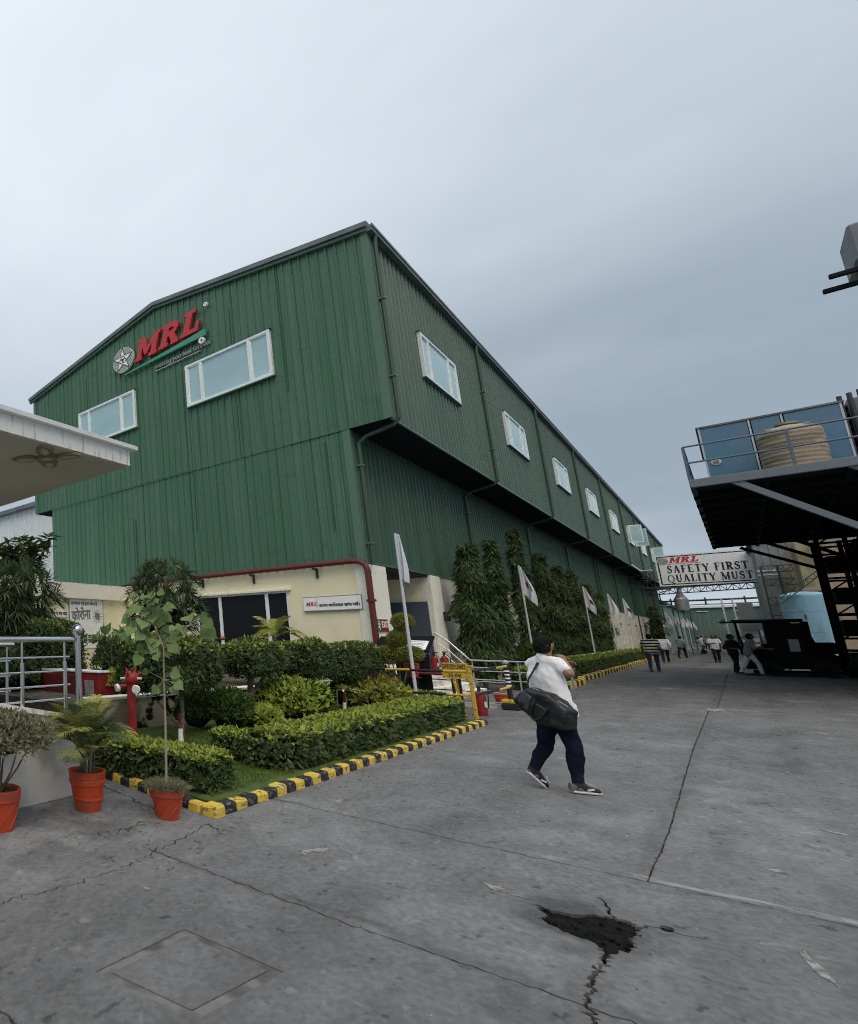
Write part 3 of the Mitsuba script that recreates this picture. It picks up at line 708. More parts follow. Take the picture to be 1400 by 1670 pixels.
# corner trims, left and right
part(hall, 'corner_trim', cat(box(XO - .16, XO + .012, YF - .075, YF - .058, HB - .05, H - .12), box(XO + .012, XO + .028, YF - .075, YF + .16, HB - .05, H - .12)), 'mat_green_trim')
part(hall, 'corner_trim', cat(box(XW - .16, XW + .012, YF - .055, YF - .038, HS, HB - .06), box(XW + .012, XW + .028, YF - .055, YF + .15, HS, HB - .06)), 'mat_green_trim')
part(hall, 'corner_trim', cat(box(XL - .012, XL + .14, YF - .075, YF - .058, HB - .05, H - .12), box(XL - .028, XL - .012, YF - .075, YF + .3, HB - .05, H - .12)), 'mat_green_trim')
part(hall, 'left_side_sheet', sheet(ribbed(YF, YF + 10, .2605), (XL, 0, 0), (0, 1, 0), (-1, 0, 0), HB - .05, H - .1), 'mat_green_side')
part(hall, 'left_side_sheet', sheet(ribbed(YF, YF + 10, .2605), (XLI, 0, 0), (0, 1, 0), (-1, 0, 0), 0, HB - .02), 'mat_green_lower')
# roof, rake flashing, eaves gutter
for s in (1, -1):
    xe = XO + .07 if s > 0 else XL - .22
    a = np.array([[XR, HR + .02], [xe, float(roof_z(XO)) - .05]])
    v = np.array([[XR, y, HR + .05 + t] for y in (YF - .12, YE) for t in (0, .12)] + [[xe, y, H - .02 + t] for y in (YF - .12, YE) for t in (0, .12)])
    part(hall, 'roof_slope', (v, BF[:, [0, 2, 1]]), 'mat_ridge')
    e0, e1 = np.array([XR, YF - .16, HR + .02]), np.array([xe, YF - .16, H - .05])
    part(hall, 'rake_flashing', bar(e0 + [0, 0, .04], e1 + [0, 0, .04], .14, .15), 'mat_ridge')
    part(hall, 'rake_flashing', bar(e0 + [0, .05, -.10], e1 + [0, .05, -.10], .10, .08), 'mat_green_trim')
part(hall, 'gutter', cat(box(XO + .03, XO + .17, YF - .14, YE + .2, H - .22, H - .05), box(XO + .17, XO + .195, YF - .14, YE + .2, H - .11, H - .03)), 'mat_ridge')
part(hall, 'eaves_soffit', box(XO - .05, XO + .06, YF - .02, YE, H - .20, H - .12), 'mat_green_trim')
# downpipes: down the jutting storey, under it, down the lower wall
for k in range(10):
    y = YF + k * BAY + (.24 if k == 0 else -.1 if k == 9 else 0)
    x = XO + .095
    dp = part(hall, 'downpipe', tube([(x + .02, y, H - .23), (x, y, H - .45), (x, y, HB + .25), (x, y, HB - .02), (x - .12, y, HB - .16), (XW + .32, y, HB - .30), (XW + .12, y, HB - .46)], .054, 10), 'mat_pipe_green')
    for z in (H - 2.2, HB + 1.2): part(dp, 'bracket', cat(*[box(x - .14, x + .07, y - .075, y + .075, z - .025, z + .025)]), 'mat_green_trim')
    dl = part(hall, 'lower_downpipe', tube([(XW + .12, y, HB - .42), (XW + .12, y, HS - .1)], .054, 10), 'mat_pipe_green')
    for z in (HB - 1.1, HS + .5): part(dl, 'bracket', cat(*[box(XW - .03, XW + .19, y - .075, y + .075, z - .025, z + .025)]), 'mat_green_trim')
    if k in (4, 6):
        part(hall, 'lower_downpipe', tube([(XW + .12, y + 1.3, HB - .42), (XW + .12, y + 1.3, .1)], .054, 10), 'mat_pipe_green')


# windows
def window(holder, o, ux, nrm, w, h, splits, label=None, mat='mat_glass', fr=.085, dep=.12):
    """o: lower left corner of the opening; splits: fractions of the width where the mullions stand"""
    o, ux, nrm = np.array(o, float), np.array(ux, float), np.array(nrm, float)
    uz = np.array([0, 0, 1.0])

    def pb(u0, u1, z0, z1, d0, d1):
        v, f = box(u0, u1, z0, z1, d0, d1)
        return o + v[:, :1] * ux + v[:, 1:2] * uz + v[:, 2:] * nrm, f
    wn = part(holder, 'window', cat(pb(0, w, 0, fr, 0, dep), pb(0, w, h - fr, h, 0, dep), pb(0, fr, fr, h - fr, 0, dep), pb(w - fr, w, fr, h - fr, 0, dep)), 'mat_frame', label=label)
    xs = [fr / 2] + [s * w for s in splits] + [w - fr / 2]
    for s in splits:
        part(wn, 'mullion', pb(s * w - fr * .6, s * w + fr * .6, fr, h - fr, .004, dep - .004), 'mat_frame')
    for a, b in zip(xs[:-1], xs[1:]):
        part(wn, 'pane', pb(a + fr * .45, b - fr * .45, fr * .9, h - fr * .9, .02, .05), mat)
        g = fr * .5
        if b - a < .45 * w:                        # opening lights carry a thin sash of their own
            part(wn, 'sash', cat(pb(a + g, b - g, fr, fr + .035, .05, .09), pb(a + g, b - g, h - fr - .035, h - fr, .05, .09), pb(a + g, a + g + .035, fr + .035, h - fr - .035, .05, .09), pb(b - g - .035, b - g, fr + .035, h - fr - .035, .05, .09)), 'mat_frame')
    part(wn, 'sill', pb(-.05, w + .05, -.035, -.002, 0, dep + .012), 'mat_green_trim')
    part(wn, 'head_flashing', pb(-.05, w + .05, h + .002, h + .022, 0, dep + .012), 'mat_seam')
    return wn


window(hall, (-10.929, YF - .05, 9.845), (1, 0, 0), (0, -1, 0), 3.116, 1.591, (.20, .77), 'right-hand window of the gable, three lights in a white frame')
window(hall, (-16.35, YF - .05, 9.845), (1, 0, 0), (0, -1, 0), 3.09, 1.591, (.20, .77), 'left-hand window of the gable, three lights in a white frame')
WZ0, WH, WO, WW = 9.628, 1.531, 3.335, 3.655
for b in range(9):
    y0 = YF + b * BAY + WO
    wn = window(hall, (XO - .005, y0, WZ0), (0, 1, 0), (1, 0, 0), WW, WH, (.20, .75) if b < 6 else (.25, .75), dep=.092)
    if b in (5, 7):                                       # side-hung lights standing open
        for (yy, ang, s) in ((y0 + .05, 62, 1), (y0 + WW - .05, 78, -1)) if b < 7 else ((y0 + .1, 70, 1),):
            c, sn = math.cos(math.radians(ang)), math.sin(math.radians(ang))
            L = .80
            def q(a, b_, z0, z1):
                v, f = box(a, b_, -.02, .02, z0, z1)
                return np.stack([XO + .14 + v[:, 0] * sn + v[:, 1] * c, yy + s * v[:, 0] * c - v[:, 1] * sn, WZ0 + v[:, 2]], 1), f
            part(wn, 'open_sash', cat(q(0, L, .0, .07), q(0, L, WH - .07, WH), q(0, .07, .07, WH - .07), q(L - .07, L, .07, WH - .07)), 'mat_frame')
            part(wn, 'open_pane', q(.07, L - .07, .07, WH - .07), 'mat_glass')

# ground floor of the hall: cream masonry, doorway, windows
def wallpanel(holder, name, o, ux, w, h, openings, thick, inward, mat, label=None):
    """a masonry wall with rectangular openings (u0, u1, z0, z1)"""
    g = shapely.box(0, 0, w, h)
    for u0, u1, z0, z1 in openings: g = g.difference(shapely.box(u0, z0, u1, z1))
    v, f = extr(g, 0, thick)
    o, ux, inward = np.array(o, float), np.array(ux, float), np.array(inward, float)
    w_ = o + v[:, :1] * ux + v[:, 1:2] * np.array([0, 0, 1.0]) + v[:, 2:] * inward
    return part(holder, name, (w_, f), mat, label=label)


wallpanel(hall, 'front_wall', (-14.27, YF + .03, 0), (1, 0, 0), 14.27 - 5.955 - .03, HS - .04, [(3.0, 6.16, 1.25, 3.03)], .25, (0, 1, 0), 'mat_cream', 'cream plastered ground floor wall of the front')
part(hall, 'corner_column', cbox(-6.22, -5.93, YF - .02, YF + 1.40, 0, HS - .06, .015), 'mat_cream_pale', label='pale cream corner column beside the doorway')
fw = part(hall, 'front_window', cat(box(-11.24, -11.17, YF + .05, YF + .12, 1.25, 3.03), box(-8.17, -8.11, YF + .05, YF + .12, 1.25, 3.03), box(-11.17, -8.17, YF + .05, YF + .12, 2.98, 3.03), box(-11.17, -8.17, YF + .05, YF + .12, 1.25, 1.31)), 'mat_frame', label='dark ground floor window with pale mullions')
for x in (-10.36, -8.78):
    part(fw, 'mullion', box(x - .05, x + .05, YF + .052, YF + .118, 1.31, 2.98), 'mat_frame')
for a, b in ((-11.17, -10.41), (-10.31, -8.83), (-8.73, -8.17)):
    part(fw, 'pane', box(a, b, YF + .085, YF + .095, 1.31, 2.98), 'mat_dark_pane')  # black sheets painted in for the dark room behind the open window
part(hall, 'window_hood', box(-11.4, -8.0, YF - .07, YF + .03, 3.04, 3.10), 'mat_cream_pale')
# side wall with the doorway recess
D0, D1 = YF + 1.42, 22.19
wallpanel(hall, 'side_wall', (XW, 22.19, 0), (0, 1, 0), YE - 22.19, HS - .05, [(b * BAY + 4.0 + c, b * BAY + 4.0 + c + 1.6, 1.1, 2.7) for b in range(8) for c in (0, 5.2)], .22, (-1, 0, 0), 'mat_yard_wall')
for b in range(8):
    for c in (0, 5.2):
        y = 22.19 + b * BAY + 4.0 + c
        w = part(hall, 'yard_window', box(XW - .14, XW - .12, y, y + 1.6, 1.1, 2.7), 'mat_dark_pane')
        part(w, 'frame', cat(box(XW - .12, XW - .06, y, y + .07, 1.1, 2.7), box(XW - .12, XW - .06, y + 1.53, y + 1.6, 1.1, 2.7), box(XW - .12, XW - .06, y + .07, y + 1.53, 1.1, 1.17), box(XW - .12, XW - .06, y + .07, y + 1.53, 2.63, 2.7), box(XW - .12, XW - .06, y + .76, y + .84, 1.17, 2.63)), 'mat_frame')
part(hall, 'doorway_column', cbox(XW - .25, XW + .06, 22.19, 23.15, 0, HS - .06, .015), 'mat_cream_pale', label='pale cream column on the far side of the doorway')
part(hall, 'doorway_recess', cat(box(XW - 3.2, XW - 3.1, D0, D1, 0, HS - .05), box(XW - 3.1, XW, D0 - .1, D0, 0, HS - .05)), 'mat_interior')
part(hall, 'recess_wall', box(XW - 3.1, XW - .25, D1, D1 + .12, 0, HS - .05), 'mat_cream', label='cream side wall inside the doorway recess')
part(hall, 'recess_ceiling', box(XW - 3.1, XW - .02, D0, D1, HS - .12, HS - .05), 'mat_interior')
part(hall, 'recess_floor', box(XW - 3.1, XW + .05, D0, D1, -.02, .62), 'mat_plaster')
dr_ = part(hall, 'blue_door', box(XW - 1.55, XW - .10, D1 - .09, D1 - .02, .62, 2.78), 'mat_blue_door', label='slate blue steel door leaf standing in the recess')
part(dr_, 'handle', bar((XW - 1.4, D1 - .12, 1.5), (XW - 1.4, D1 - .12, 1.8), .03), 'mat_steel')
lamp = part(hall, 'wall_box', box(XW + .06, XW + .20, 22.95, 23.12, 2.15, 2.45), 'mat_black', label='small black box on the column beside the trees')
# red fire main along the front and down the corner
rp = [(-14.0, YF - .14, HS + .0), (-6.22, YF - .14, HS + .02), (-6.02, YF - .14, HS - .02), (-5.90, YF - .14, HS - .12), (-5.86, YF - .14, HS - .30), (-5.86, YF - .14, .0)]
pipe = solo('fire_main', tube(rp, .075, 14), 'mat_redpipe', 'dark red pipe along the foot of the green sheeting and down the building corner', 'pipe', smooth=40)
for x in (-13, -10.9, -9.1, -7.2):
    part(pipe, 'bracket', cat(box(x - .025, x + .025, YF - .24, YF + .03, HS - .14, HS - .08), box(x - .02, x + .02, YF - .05, YF + .025, HS - .36, HS - .14)), 'mat_black')
for z in (2.6, 1.3):
    part(pipe, 'flange', tube([(-5.86, YF - .14, z - .03), (-5.86, YF - .14, z + .03)], .115, 14), 'mat_redpipe')


# ---------------------------------------------------------------- lettering and signs on the hall
def stamp(poly, o, ux, uy, scale, depth, sx=1.0):
    g = affinity.scale(poly, scale * sx, scale, origin=(0, 0))
    return frame_to(extr(g, 0, depth), o, ux, uy)


FX, FZ = (1, 0, 0), (0, 0, 1)
# measured on the gable: disc at left, letters rising with the wall, green swoosh, grey strap line
logo = thing('wall_sign', 'raised company sign of red slanted letters, green swoosh and starred disc on the green gable', 'sign')
yl = YF - .10
disc = part(logo, 'emblem_disc', frame_to(extr(Point(0, 0).buffer(.52, 48), 0, .10), (-13.70, yl, 12.86), FX, FZ), 'mat_logodisc', label='pale round emblem with an outlined five-pointed star')
star = [(math.sin(k * PI / 5) * (.50 if k % 2 == 0 else .19), math.cos(k * PI / 5) * (.50 if k % 2 == 0 else .19)) for k in range(10)]
sp = Polygon(star)
part(disc, 'star', frame_to(extr(sp.buffer(-.012), 0, .012), (-13.70, yl - .105, 12.86), FX, FZ), 'mat_white')
part(disc, 'star_outline', frame_to(extr(sp.buffer(.014).difference(sp.buffer(-.012)), 0, .016), (-13.70, yl - .105, 12.86), FX, FZ), 'mat_ink')
rings = unary_union([Point(x, y).buffer(.105).difference(Point(x, y).buffer(.078)) for x, y in ((0, .07), (-.065, -.045), (.065, -.045))])
part(disc, 'rings', frame_to(extr(rings, .012, .02), (-13.70, yl - .105, 12.86), FX, FZ), 'mat_ink')
hat = unary_union([LineString([(-.52, y), (.52, y + .18)]).buffer(.008) for y in np.arange(-.6, .5, .055)]).intersection(Point(0, 0).buffer(.5)).difference(sp.buffer(.02))
part(disc, 'hatching', frame_to(extr(hat, 0, .006), (-13.70, yl - .102, 12.86), FX, FZ), 'mat_inkgrey')
x = -13.12
for ch, dz in (('M', 0), ('R', .03), ('L', .06)):
    g, w = slab_letter(ch)
    part(logo, 'letter', stamp(g, (x, yl, 12.48 + dz), FX, FZ, .87, .12, .98), 'mat_redletter', label=f'red slanted letter {ch}')
    x += w * .87 * .98 + .05
top = [(-13.68, 12.22)] + [(-13.68 + 3.68 * t, 12.22 + .27 * t ** 1.2) for t in np.linspace(.05, 1, 14)]
low = [(-13.68 + 3.68 * t, 12.17 + .10 * t - .03 * t * t) for t in np.linspace(1, .0, 14)]
part(logo, 'swoosh', frame_to(extr(Polygon(top + low).buffer(0), 0, .10), (0, yl, 0), FX, FZ), 'mat_logogreen', label='green swoosh under the letters')
strap = meshkit.text_mesh('making you feel forever', .155, .05)
part(logo, 'strap_line', frame_to(strap, (-12.23, yl + .02, 11.88), FX, FZ), 'mat_galv', label='small grey strap line under the swoosh')
part(logo, 'strap_rail', frame_to(extr(shapely.box(0, -.09, 1.95, -.055), 0, .04), (-12.23, yl + .02, 11.86), FX, FZ), 'mat_galv')
part(logo, 'ring_mark', frame_to(extr(Point(0, 0).buffer(.115).difference(Point(0, 0).buffer(.06)), 0, .1), (-10.17, yl, 12.11), FX, FZ), 'mat_white', label='white ring mark at the end of the strap line')
part(logo, 'ring_mark', frame_to(extr(Point(0, 0).buffer(.075).difference(Point(0, 0).buffer(.035)), 0, .1), (-9.92, yl, 13.40), FX, FZ), 'mat_white', label='tiny white ring above the last letter')

hs = solo('hindi_sign', cbox(-7.65, -6.13, YF - .045, YF + .03, 2.40, 2.78, .006), 'mat_white', 'white board with black Hindi lettering on the cream front wall', 'sign')
d = deva('clean')
part(hs, 'lettering', stamp(d, (-7.23, YF - .045, 2.50), FX, FZ, 1.06 / 459, .006, 1.0), 'mat_ink', label='black Hindi words asking to keep the workplace clean')
xx = -7.58
for ch in 'MRL':
    g, w = slab_letter(ch)
    part(hs, 'logo_letter', stamp(g, (xx, YF - .045, 2.535), FX, FZ, .11, .006, .75), 'mat_redletter' if ch != 'M' else 'mat_ink'); xx += w * .11 * .75 + .012
part(hs, 'divider', box(-7.275, -7.268, YF - .05, YF - .044, 2.41, 2.77), 'mat_inkgrey')
part(hs, 'rim', cat(box(-7.66, -6.12, YF - .05, YF + .03, 2.782, 2.796), box(-7.66, -6.12, YF - .05, YF + .03, 2.384, 2.398), box(-6.128, -6.114, YF - .05, YF + .03, 2.40, 2.78)), 'mat_inkgrey')

ex = solo('exit_sign', cbox(XW + .035, XW + .06, YF + .16, YF + .95, 1.78, 2.12, .004), 'mat_red', 'small red and green EXIT board on the corner column', 'sign')
t = meshkit.text_mesh('EXIT', .16, .006, True)
part(ex, 'lettering', frame_to(t, (XW + .062, YF + .46, 1.90), (0, 1, 0), FZ), 'mat_white')
part(ex, 'green_panel', box(XW + .0605, XW + .064, YF + .18, YF + .40, 1.79, 2.11), 'mat_exit')
part(ex, 'running_figure', frame_to(extr(unary_union([Point(.11, .27).buffer(.022), LineString([(.11, .24), (.10, .15), (.05, .09)]).buffer(.016), LineString([(.10, .15), (.15, .10), (.15, .05)]).buffer(.014), LineString([(.06, .19), (.10, .22), (.16, .18)]).buffer(.012)]), 0, .004), (XW + .0645, YF + .18, 1.79), (0, 1, 0), FZ), 'mat_white')

# ---------------------------------------------------------------- low cream building at the left with its posters
lowb = thing('low_cream_building', 'low cream plastered building with a jutting parapet joined to the factory hall', 'building')
part(lowb, 'wall', box(-20, -14.275, 12.66, YF + .02, 0, 3.06), 'mat_cream')
part(lowb, 'parapet', cat(box(-20.2, -14.08, 12.46, YF + .0, 3.06, 3.56)), 'mat_cream_pale')
part(lowb, 'roof_edge', box(-20.2, -14.1, 12.5, YF - .02, 3.562, 3.60), 'mat_plaster')
SX, SY = (0, 1, 0), (0, 0, 1)
po = solo('health_poster', box(-14.27, -14.245, 14.02, 15.72, 1.30, 3.02), 'mat_board', 'large grey-white poster with one big Hindi word on the cream wall', 'poster')
part(po, 'headline', frame_to(extr(affinity.rotate(affinity.scale(deva('corona'), .0078, .0098, origin=(0, 0)), 5, origin=(0, 0)), 0, .004), (-14.245, 14.14, 2.28), SX, SY), 'mat_inkgrey', label='large Hindi word for corona')
sun = unary_union([Point(0, 0).buffer(.13)] + [LineString([(0, 0), (.25 * math.cos(a), .25 * math.sin(a))]).buffer(.012) for a in np.arange(14) * PI / 7])
part(po, 'virus_drawing', frame_to(extr(sun, 0, .004), (-14.245, 15.43, 2.45), SX, SY), 'mat_inkgrey', label='grey spiky ball drawn on the poster')
for k, (z, s) in enumerate(((2.84, .0032), (1.66, .0038), (1.50, .0038))):
    part(po, 'text_line', frame_to(extr(affinity.scale(deva('line'), s * 1.02, s, origin=(0, 0)), 0, .004), (-14.245, 14.10, z), SX, SY), 'mat_inkgrey' if k == 0 else 'mat_ink')
part(po, 'rim', cat(box(-14.27, -14.235, 13.985, 14.018, 1.28, 3.04), box(-14.27, -14.235, 15.722, 15.755, 1.28, 3.04)), 'mat_galv')
ss = solo('small_plate', box(-14.27, -14.25, 13.33, 13.93, 2.39, 2.63), 'mat_board', 'small plate with dark lettering on the cream wall left of the big poster', 'sign')
part(ss, 'lettering', frame_to(extr(affinity.scale(deva('small'), .0030, .0034, origin=(0, 0)), 0, .004), (-14.25, 13.37, 2.45), SX, SY), 'mat_redpipe')

# ---------------------------------------------------------------- pale shed far behind, at the left
shed = thing('pale_shed', 'tall pale metal shed showing beyond the left end of the green hall', 'building')
part(shed, 'wall', sheet(ribbed(-44, -26.0, .5, .05), (0, 25.0, 0), (1, 0, 0), (0, -1, 0), 0, 10.7), 'mat_white_sheet')
part(shed, 'end_wall', box(-44, -26.02, 25.06, 40, 0, 10.6), 'mat_white_sheet')
part(shed, 'roof', cat(box(-44.3, -25.7, 24.6, 40.4, 10.7, 10.98)), 'mat_ridge')

# ---------------------------------------------------------------- entrance canopy and ramp at the left
can = thing('entrance_canopy', 'flat white concrete canopy with stained fascia reaching in from the left', 'canopy')
CX, CY = -4.60, 5.72
part(can, 'slab', box(-13, CX - .0, -4, CY, 3.89, 4.10), 'mat_canopy', label='stained white fascia of the canopy')
part(can, 'lip', box(-13.1, CX + .07, -4, CY + .09, 4.102, 4.155), 'mat_canopy_lip')
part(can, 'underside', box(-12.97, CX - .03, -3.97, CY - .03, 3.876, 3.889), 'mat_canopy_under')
for x, y in ((-8.4, 5.3), (-8.4, 1.0), (-12.7, 5.3)):
    part(can, 'column', cbox(x - .18, x + .18, y - .18, y + .18, 0, 3.875, .02), 'mat_canopy')
part(can, 'rear_wall', box(-13.0, -12.85, -4, CY - .1, 0, 3.874), 'mat_plaster')
# plaster flower on the underside
ro = thing('ceiling_relief', 'brown plaster flower relief on the underside of the canopy', 'plaster relief')
rc = np.array([-4.93, 4.53])
def petal(ang, L, W):
    g = Polygon([(0.10, 0), (.10 + L * .35, W / 2), (.10 + L * .75, W * .38), (.10 + L, 0), (.10 + L * .75, -W * .38), (.10 + L * .35, -W / 2)])
    g = g.buffer(.02).buffer(-.01)
    inner = affinity.scale(g, .72, .45)
    return affinity.translate(affinity.rotate(g, ang, origin=(0, 0)), *rc), affinity.translate(affinity.rotate(inner, ang, origin=(0, 0)), *rc)
for a in (41, 131, 221, 311):
    g, inn = petal(a, .33, .20)
    pk = part(ro, 'petal', extr(g, 3.846, 3.8755), 'mat_relief')
    part(pk, 'vein', extr(inn, 3.838, 3.8455), 'mat_relief_pale')
part(ro, 'boss', extr(Point(*rc).buffer(.125).difference(Point(*rc).buffer(.085)), 3.822, 3.8755), 'mat_relief')
part(ro, 'boss_centre', extr(Point(*rc).buffer(.083), 3.835, 3.8755), 'mat_relief_pale')

ramp = thing('ramp_wall', 'plain grey plastered wall of the entrance ramp below the steel railing', 'wall')
RX = -4.50
v = np.array([[x, y, z] for x in (-4.78, RX) for y, z in ((-3, 0), (4.62, 0), (4.62, .72), (3.3, .98), (-3, 1.02))])
part(ramp, 'body', m3.Manifold.hull_points(v), 'mat_plaster')
part(ramp, 'coping', cat(bar((-4.64, 4.66, .745), (-4.64, 3.3, 1.005), .34, .05), bar((-4.64, 3.3, 1.005), (-4.64, -3, 1.045), .34, .05)), 'mat_canopy')
part(ramp, 'landing', box(-9.0, -4.79, -3, 4.95, -.02, .42), 'mat_plaster')


def steel_rail(key, x, posts, y0, y1, rails, top, r=.024):
    part(key, 'handrail', tube([(x, y0, top), (x, y1, top)], .030, 14), 'mat_steel', smooth=40)
    for z in rails:
        part(key, 'rail', tube([(x, y0, z), (x, y1 - .06, z)], .011, 10), 'mat_steel', smooth=40)
    for y, z0 in posts:
        pk = part(key, 'post', cat(tube([(x, y - .012, z0), (x, y - .012, top - .24)], r, 12)), 'mat_steel', smooth=40)
        part(pk, 'sleeve', tube([(x, y - .012, top - .24), (x, y - .012, top - .03)], r * .55, 10), 'mat_steel', smooth=40)


r1 = thing('stainless_railing', 'shiny stainless steel railing with ball-topped end post on the ramp wall', 'railing')
steel_rail(r1, -4.56, [(3.79, .90), (2.4, .98), (1.0, 1.0), (4.40, .76)], -2.5, 4.52, (1.43, 1.28, 1.13, .985), 1.62)
nw = part(r1, 'newel_post', tube([(-4.56, 4.60, .70), (-4.56, 4.60, 1.655)], .036, 16), 'mat_steel', smooth=40)
part(nw, 'ball', sphere((-4.56, 4.60, 1.72), .068, 3), 'mat_steel', smooth=True)
part(nw, 'ring', cat(*[tube([(-4.56, 4.60, z - .006), (-4.56, 4.60, z + .006)], .041, 16) for z in (1.655, 1.56, 1.54, 1.52, 1.50, 1.30, 1.28, 1.26, 1.08, 1.06, 1.04)]), 'mat_steel', smooth=40)
r2 = thing('rear_stainless_railing', 'second stainless railing on the far side of the ramp behind the front one', 'railing')
steel_rail(r2, -6.1, [(2.0, .42), (3.4, .42), (4.8, .42)], 1.0, 4.9, (1.33, 1.13, .93, .73), 1.55)

# ---------------------------------------------------------------- planting
def block_points(n, lo, hi, pw=7.0, bump=.05, seed=0, faces=None):
    """points just under the surface of a rounded clipped block, with outward normals"""
    lo, hi = np.array(lo, float), np.array(hi, float)
    c, h = (lo + hi) / 2, (hi - lo) / 2
    A = np.array([h[1] * h[2], h[1] * h[2], h[0] * h[2], h[0] * h[2], h[0] * h[1], h[0] * h[1] * .35])
    f = rng.choice(6, n, p=A / A.sum())
    q = rng.uniform(-1, 1, (n, 3))
    ax, sg = f // 2, np.where(f % 2 == 0, 1, -1)
    sg[f == 4], sg[f == 5] = 1, -1
    q[np.arange(n), ax] = sg
    nr = (np.abs(q * h / h.min()) ** 1)
    # round the corners: pull towards a superellipsoid
    r = (np.abs(q) ** pw).sum(1) ** (1 / pw)
    q2 = q / r[:, None]
    nrm = unit(np.sign(q2) * np.abs(q2) ** (pw - 1) / h)
    p = c + q2 * h
    b = (meshkit.fbm(p * 3.1 + seed, 3) - .5) * 2 * bump
    p = p + nrm * (b - np.abs(rng.normal(size=n)) * bump * .55)[:, None]
    return p, nrm


def blob_core(lo, hi, pw=7.0, shrink=.06):
    m = trimesh.creation.icosphere(3)
    q = np.array(m.vertices)
    lo, hi = np.array(lo, float), np.array(hi, float)
    c, h = (lo + hi) / 2, np.maximum((hi - lo) / 2 - shrink, .02)
    q = q / ((np.abs(q) ** pw).sum(1) ** (1 / pw))[:, None]
    return c + q * h, np.array(m.faces)


def clipped(key, lo, hi, n, size, mat='mat_leaf_hedge', pw=7.0, bump=.05, fresh=.12, stems=0, foot=0.0, name='foliage', spread=.9, core=.07):
    """a clipped mass of small leaves: added dark core, foliage, fresh tips, stems"""
    p, nr = block_points(n, lo, hi, pw, bump, seed=len(used))
    D = unit(nr * .55 + rdir(n) * spread + [0, 0, .25])
    N = unit(nr + rdir(n) * .6)
    fo = part(key, name, leaves(p, D, N, size * rng.uniform(.7, 1.3, n), size * .55 * rng.uniform(.7, 1.2, n)), mat)
    part(fo, 'inner_core', blob_core(lo, hi, pw, core), 'mat_inner')  # solid dark core added so the leaf shell is not see-through
    k = int(n * fresh)
    if k:
        top = np.nonzero(nr[:, 2] > .45)[0]
        idx = rng.choice(top, min(k, len(top)), replace=False)
        q = p[idx] + nr[idx] * .02
        D = unit(nr[idx] * .8 + rdir(len(idx)) * .7)
        part(fo, 'fresh_tips', leaves(q, D, unit(nr[idx] + rdir(len(idx)) * .5), size * rng.uniform(.7, 1.2, len(idx)), size * .5), 'mat_leaf_light', kind='stuff')
    for _ in range(stems):
        x, y = rng.uniform(lo[0] + .12, hi[0] - .12), rng.uniform(lo[1] + .12, hi[1] - .12)
        part(key, 'stem', tube([(x, y, foot), (x + rnd(1)[0] * .04, y, (foot + lo[2]) / 2), (x + rnd(1)[0] * .05, y + rnd(1)[0] * .05, lo[2] + .25)], [.018, .014, .010], 6), 'mat_bark')
    return fo


def bush(key, c, r, n, size, mat, squash=(1, 1, 1), bump=.18, up=.5, core=.62, name='foliage', wd=.5):
    d = rdir(n)
    d[:, 2] = np.abs(d[:, 2]) * 1.0 - .25 * rng.uniform(size=n)
    d = unit(d)
    c = np.array(c, float)
    rr = r * (1 + bump * 2 * (meshkit.fbm(d * 2.4 + c, 3) - .5)) * rng.uniform(.62, 1.02, n) ** .6
    p = c + d * rr[:, None] * np.array(squash)
    D = unit(d * .6 + rdir(n) * .7 + [0, 0, up])
    fo = part(key, name, leaves(p, D, unit(d + rdir(n) * .7 + [0, 0, .5]), size * rng.uniform(.7, 1.35, n), size * wd * rng.uniform(.7, 1.2, n)), mat)
    v, f = sphere((0, 0, 0), 1, 3)
    v = v * r * core * (1 + .35 * (meshkit.fbm(v * 2.4 + c, 3) - .5))[:, None] * np.array(squash) + c
    part(fo, 'inner_core', (v, f), 'mat_inner')
    return fo


# clipped hedges round the lawn
hd = thing('clipped_hedge', 'long low clipped hedge running beside the yellow and black kerb', 'hedge', None)
clipped(hd, (-4.00, 6.75, .10), (-3.36, 13.75, .455), 12500, .082, fresh=.32, stems=14, foot=.08, bump=.05, pw=9)
hd = thing('clipped_hedge', 'thin short hedge end with bare stems at the near end of the long hedge', 'hedge')
clipped(hd, (-4.45, 6.85, .14), (-3.98, 7.4, .42), 900, .062, fresh=.3, stems=8, foot=.08, bump=.07, pw=5)
hd = thing('clipped_hedge', 'low clipped hedge across the near end of the lawn, behind the swirl-patterned pot', 'hedge')
clipped(hd, (-5.05, 5.22, .09), (-3.42, 5.72, .405), 3300, .080, fresh=.32, stems=8, foot=.08, bump=.05, pw=8)
hd = thing('clipped_hedge', 'short dark hedge behind the long hedge, in front of the red pipe', 'hedge')
clipped(hd, (-5.2, 14.75, .10), (-4.0, 15.15, .44), 2600, .06, fresh=.15, stems=4, foot=.05)

# box-clipped trees in front of the retaining wall
def trunk_band(key, foot, top, r, bands):
    """trunk with painted bands: list of (t0, t1, material)"""
    a, b = np.array(foot, float), np.array(top, float)
    tk = part(key, 'trunk', tube([a, a + (b - a) * .5 + [.02, .01, 0], b], [r, r * .85, r * .75], 10), 'mat_bark')
    for t0, t1, m in bands:
        part(tk, 'painted_band', tube([a + (b - a) * t0, a + (b - a) * t1], r * 1.06, 12), m)


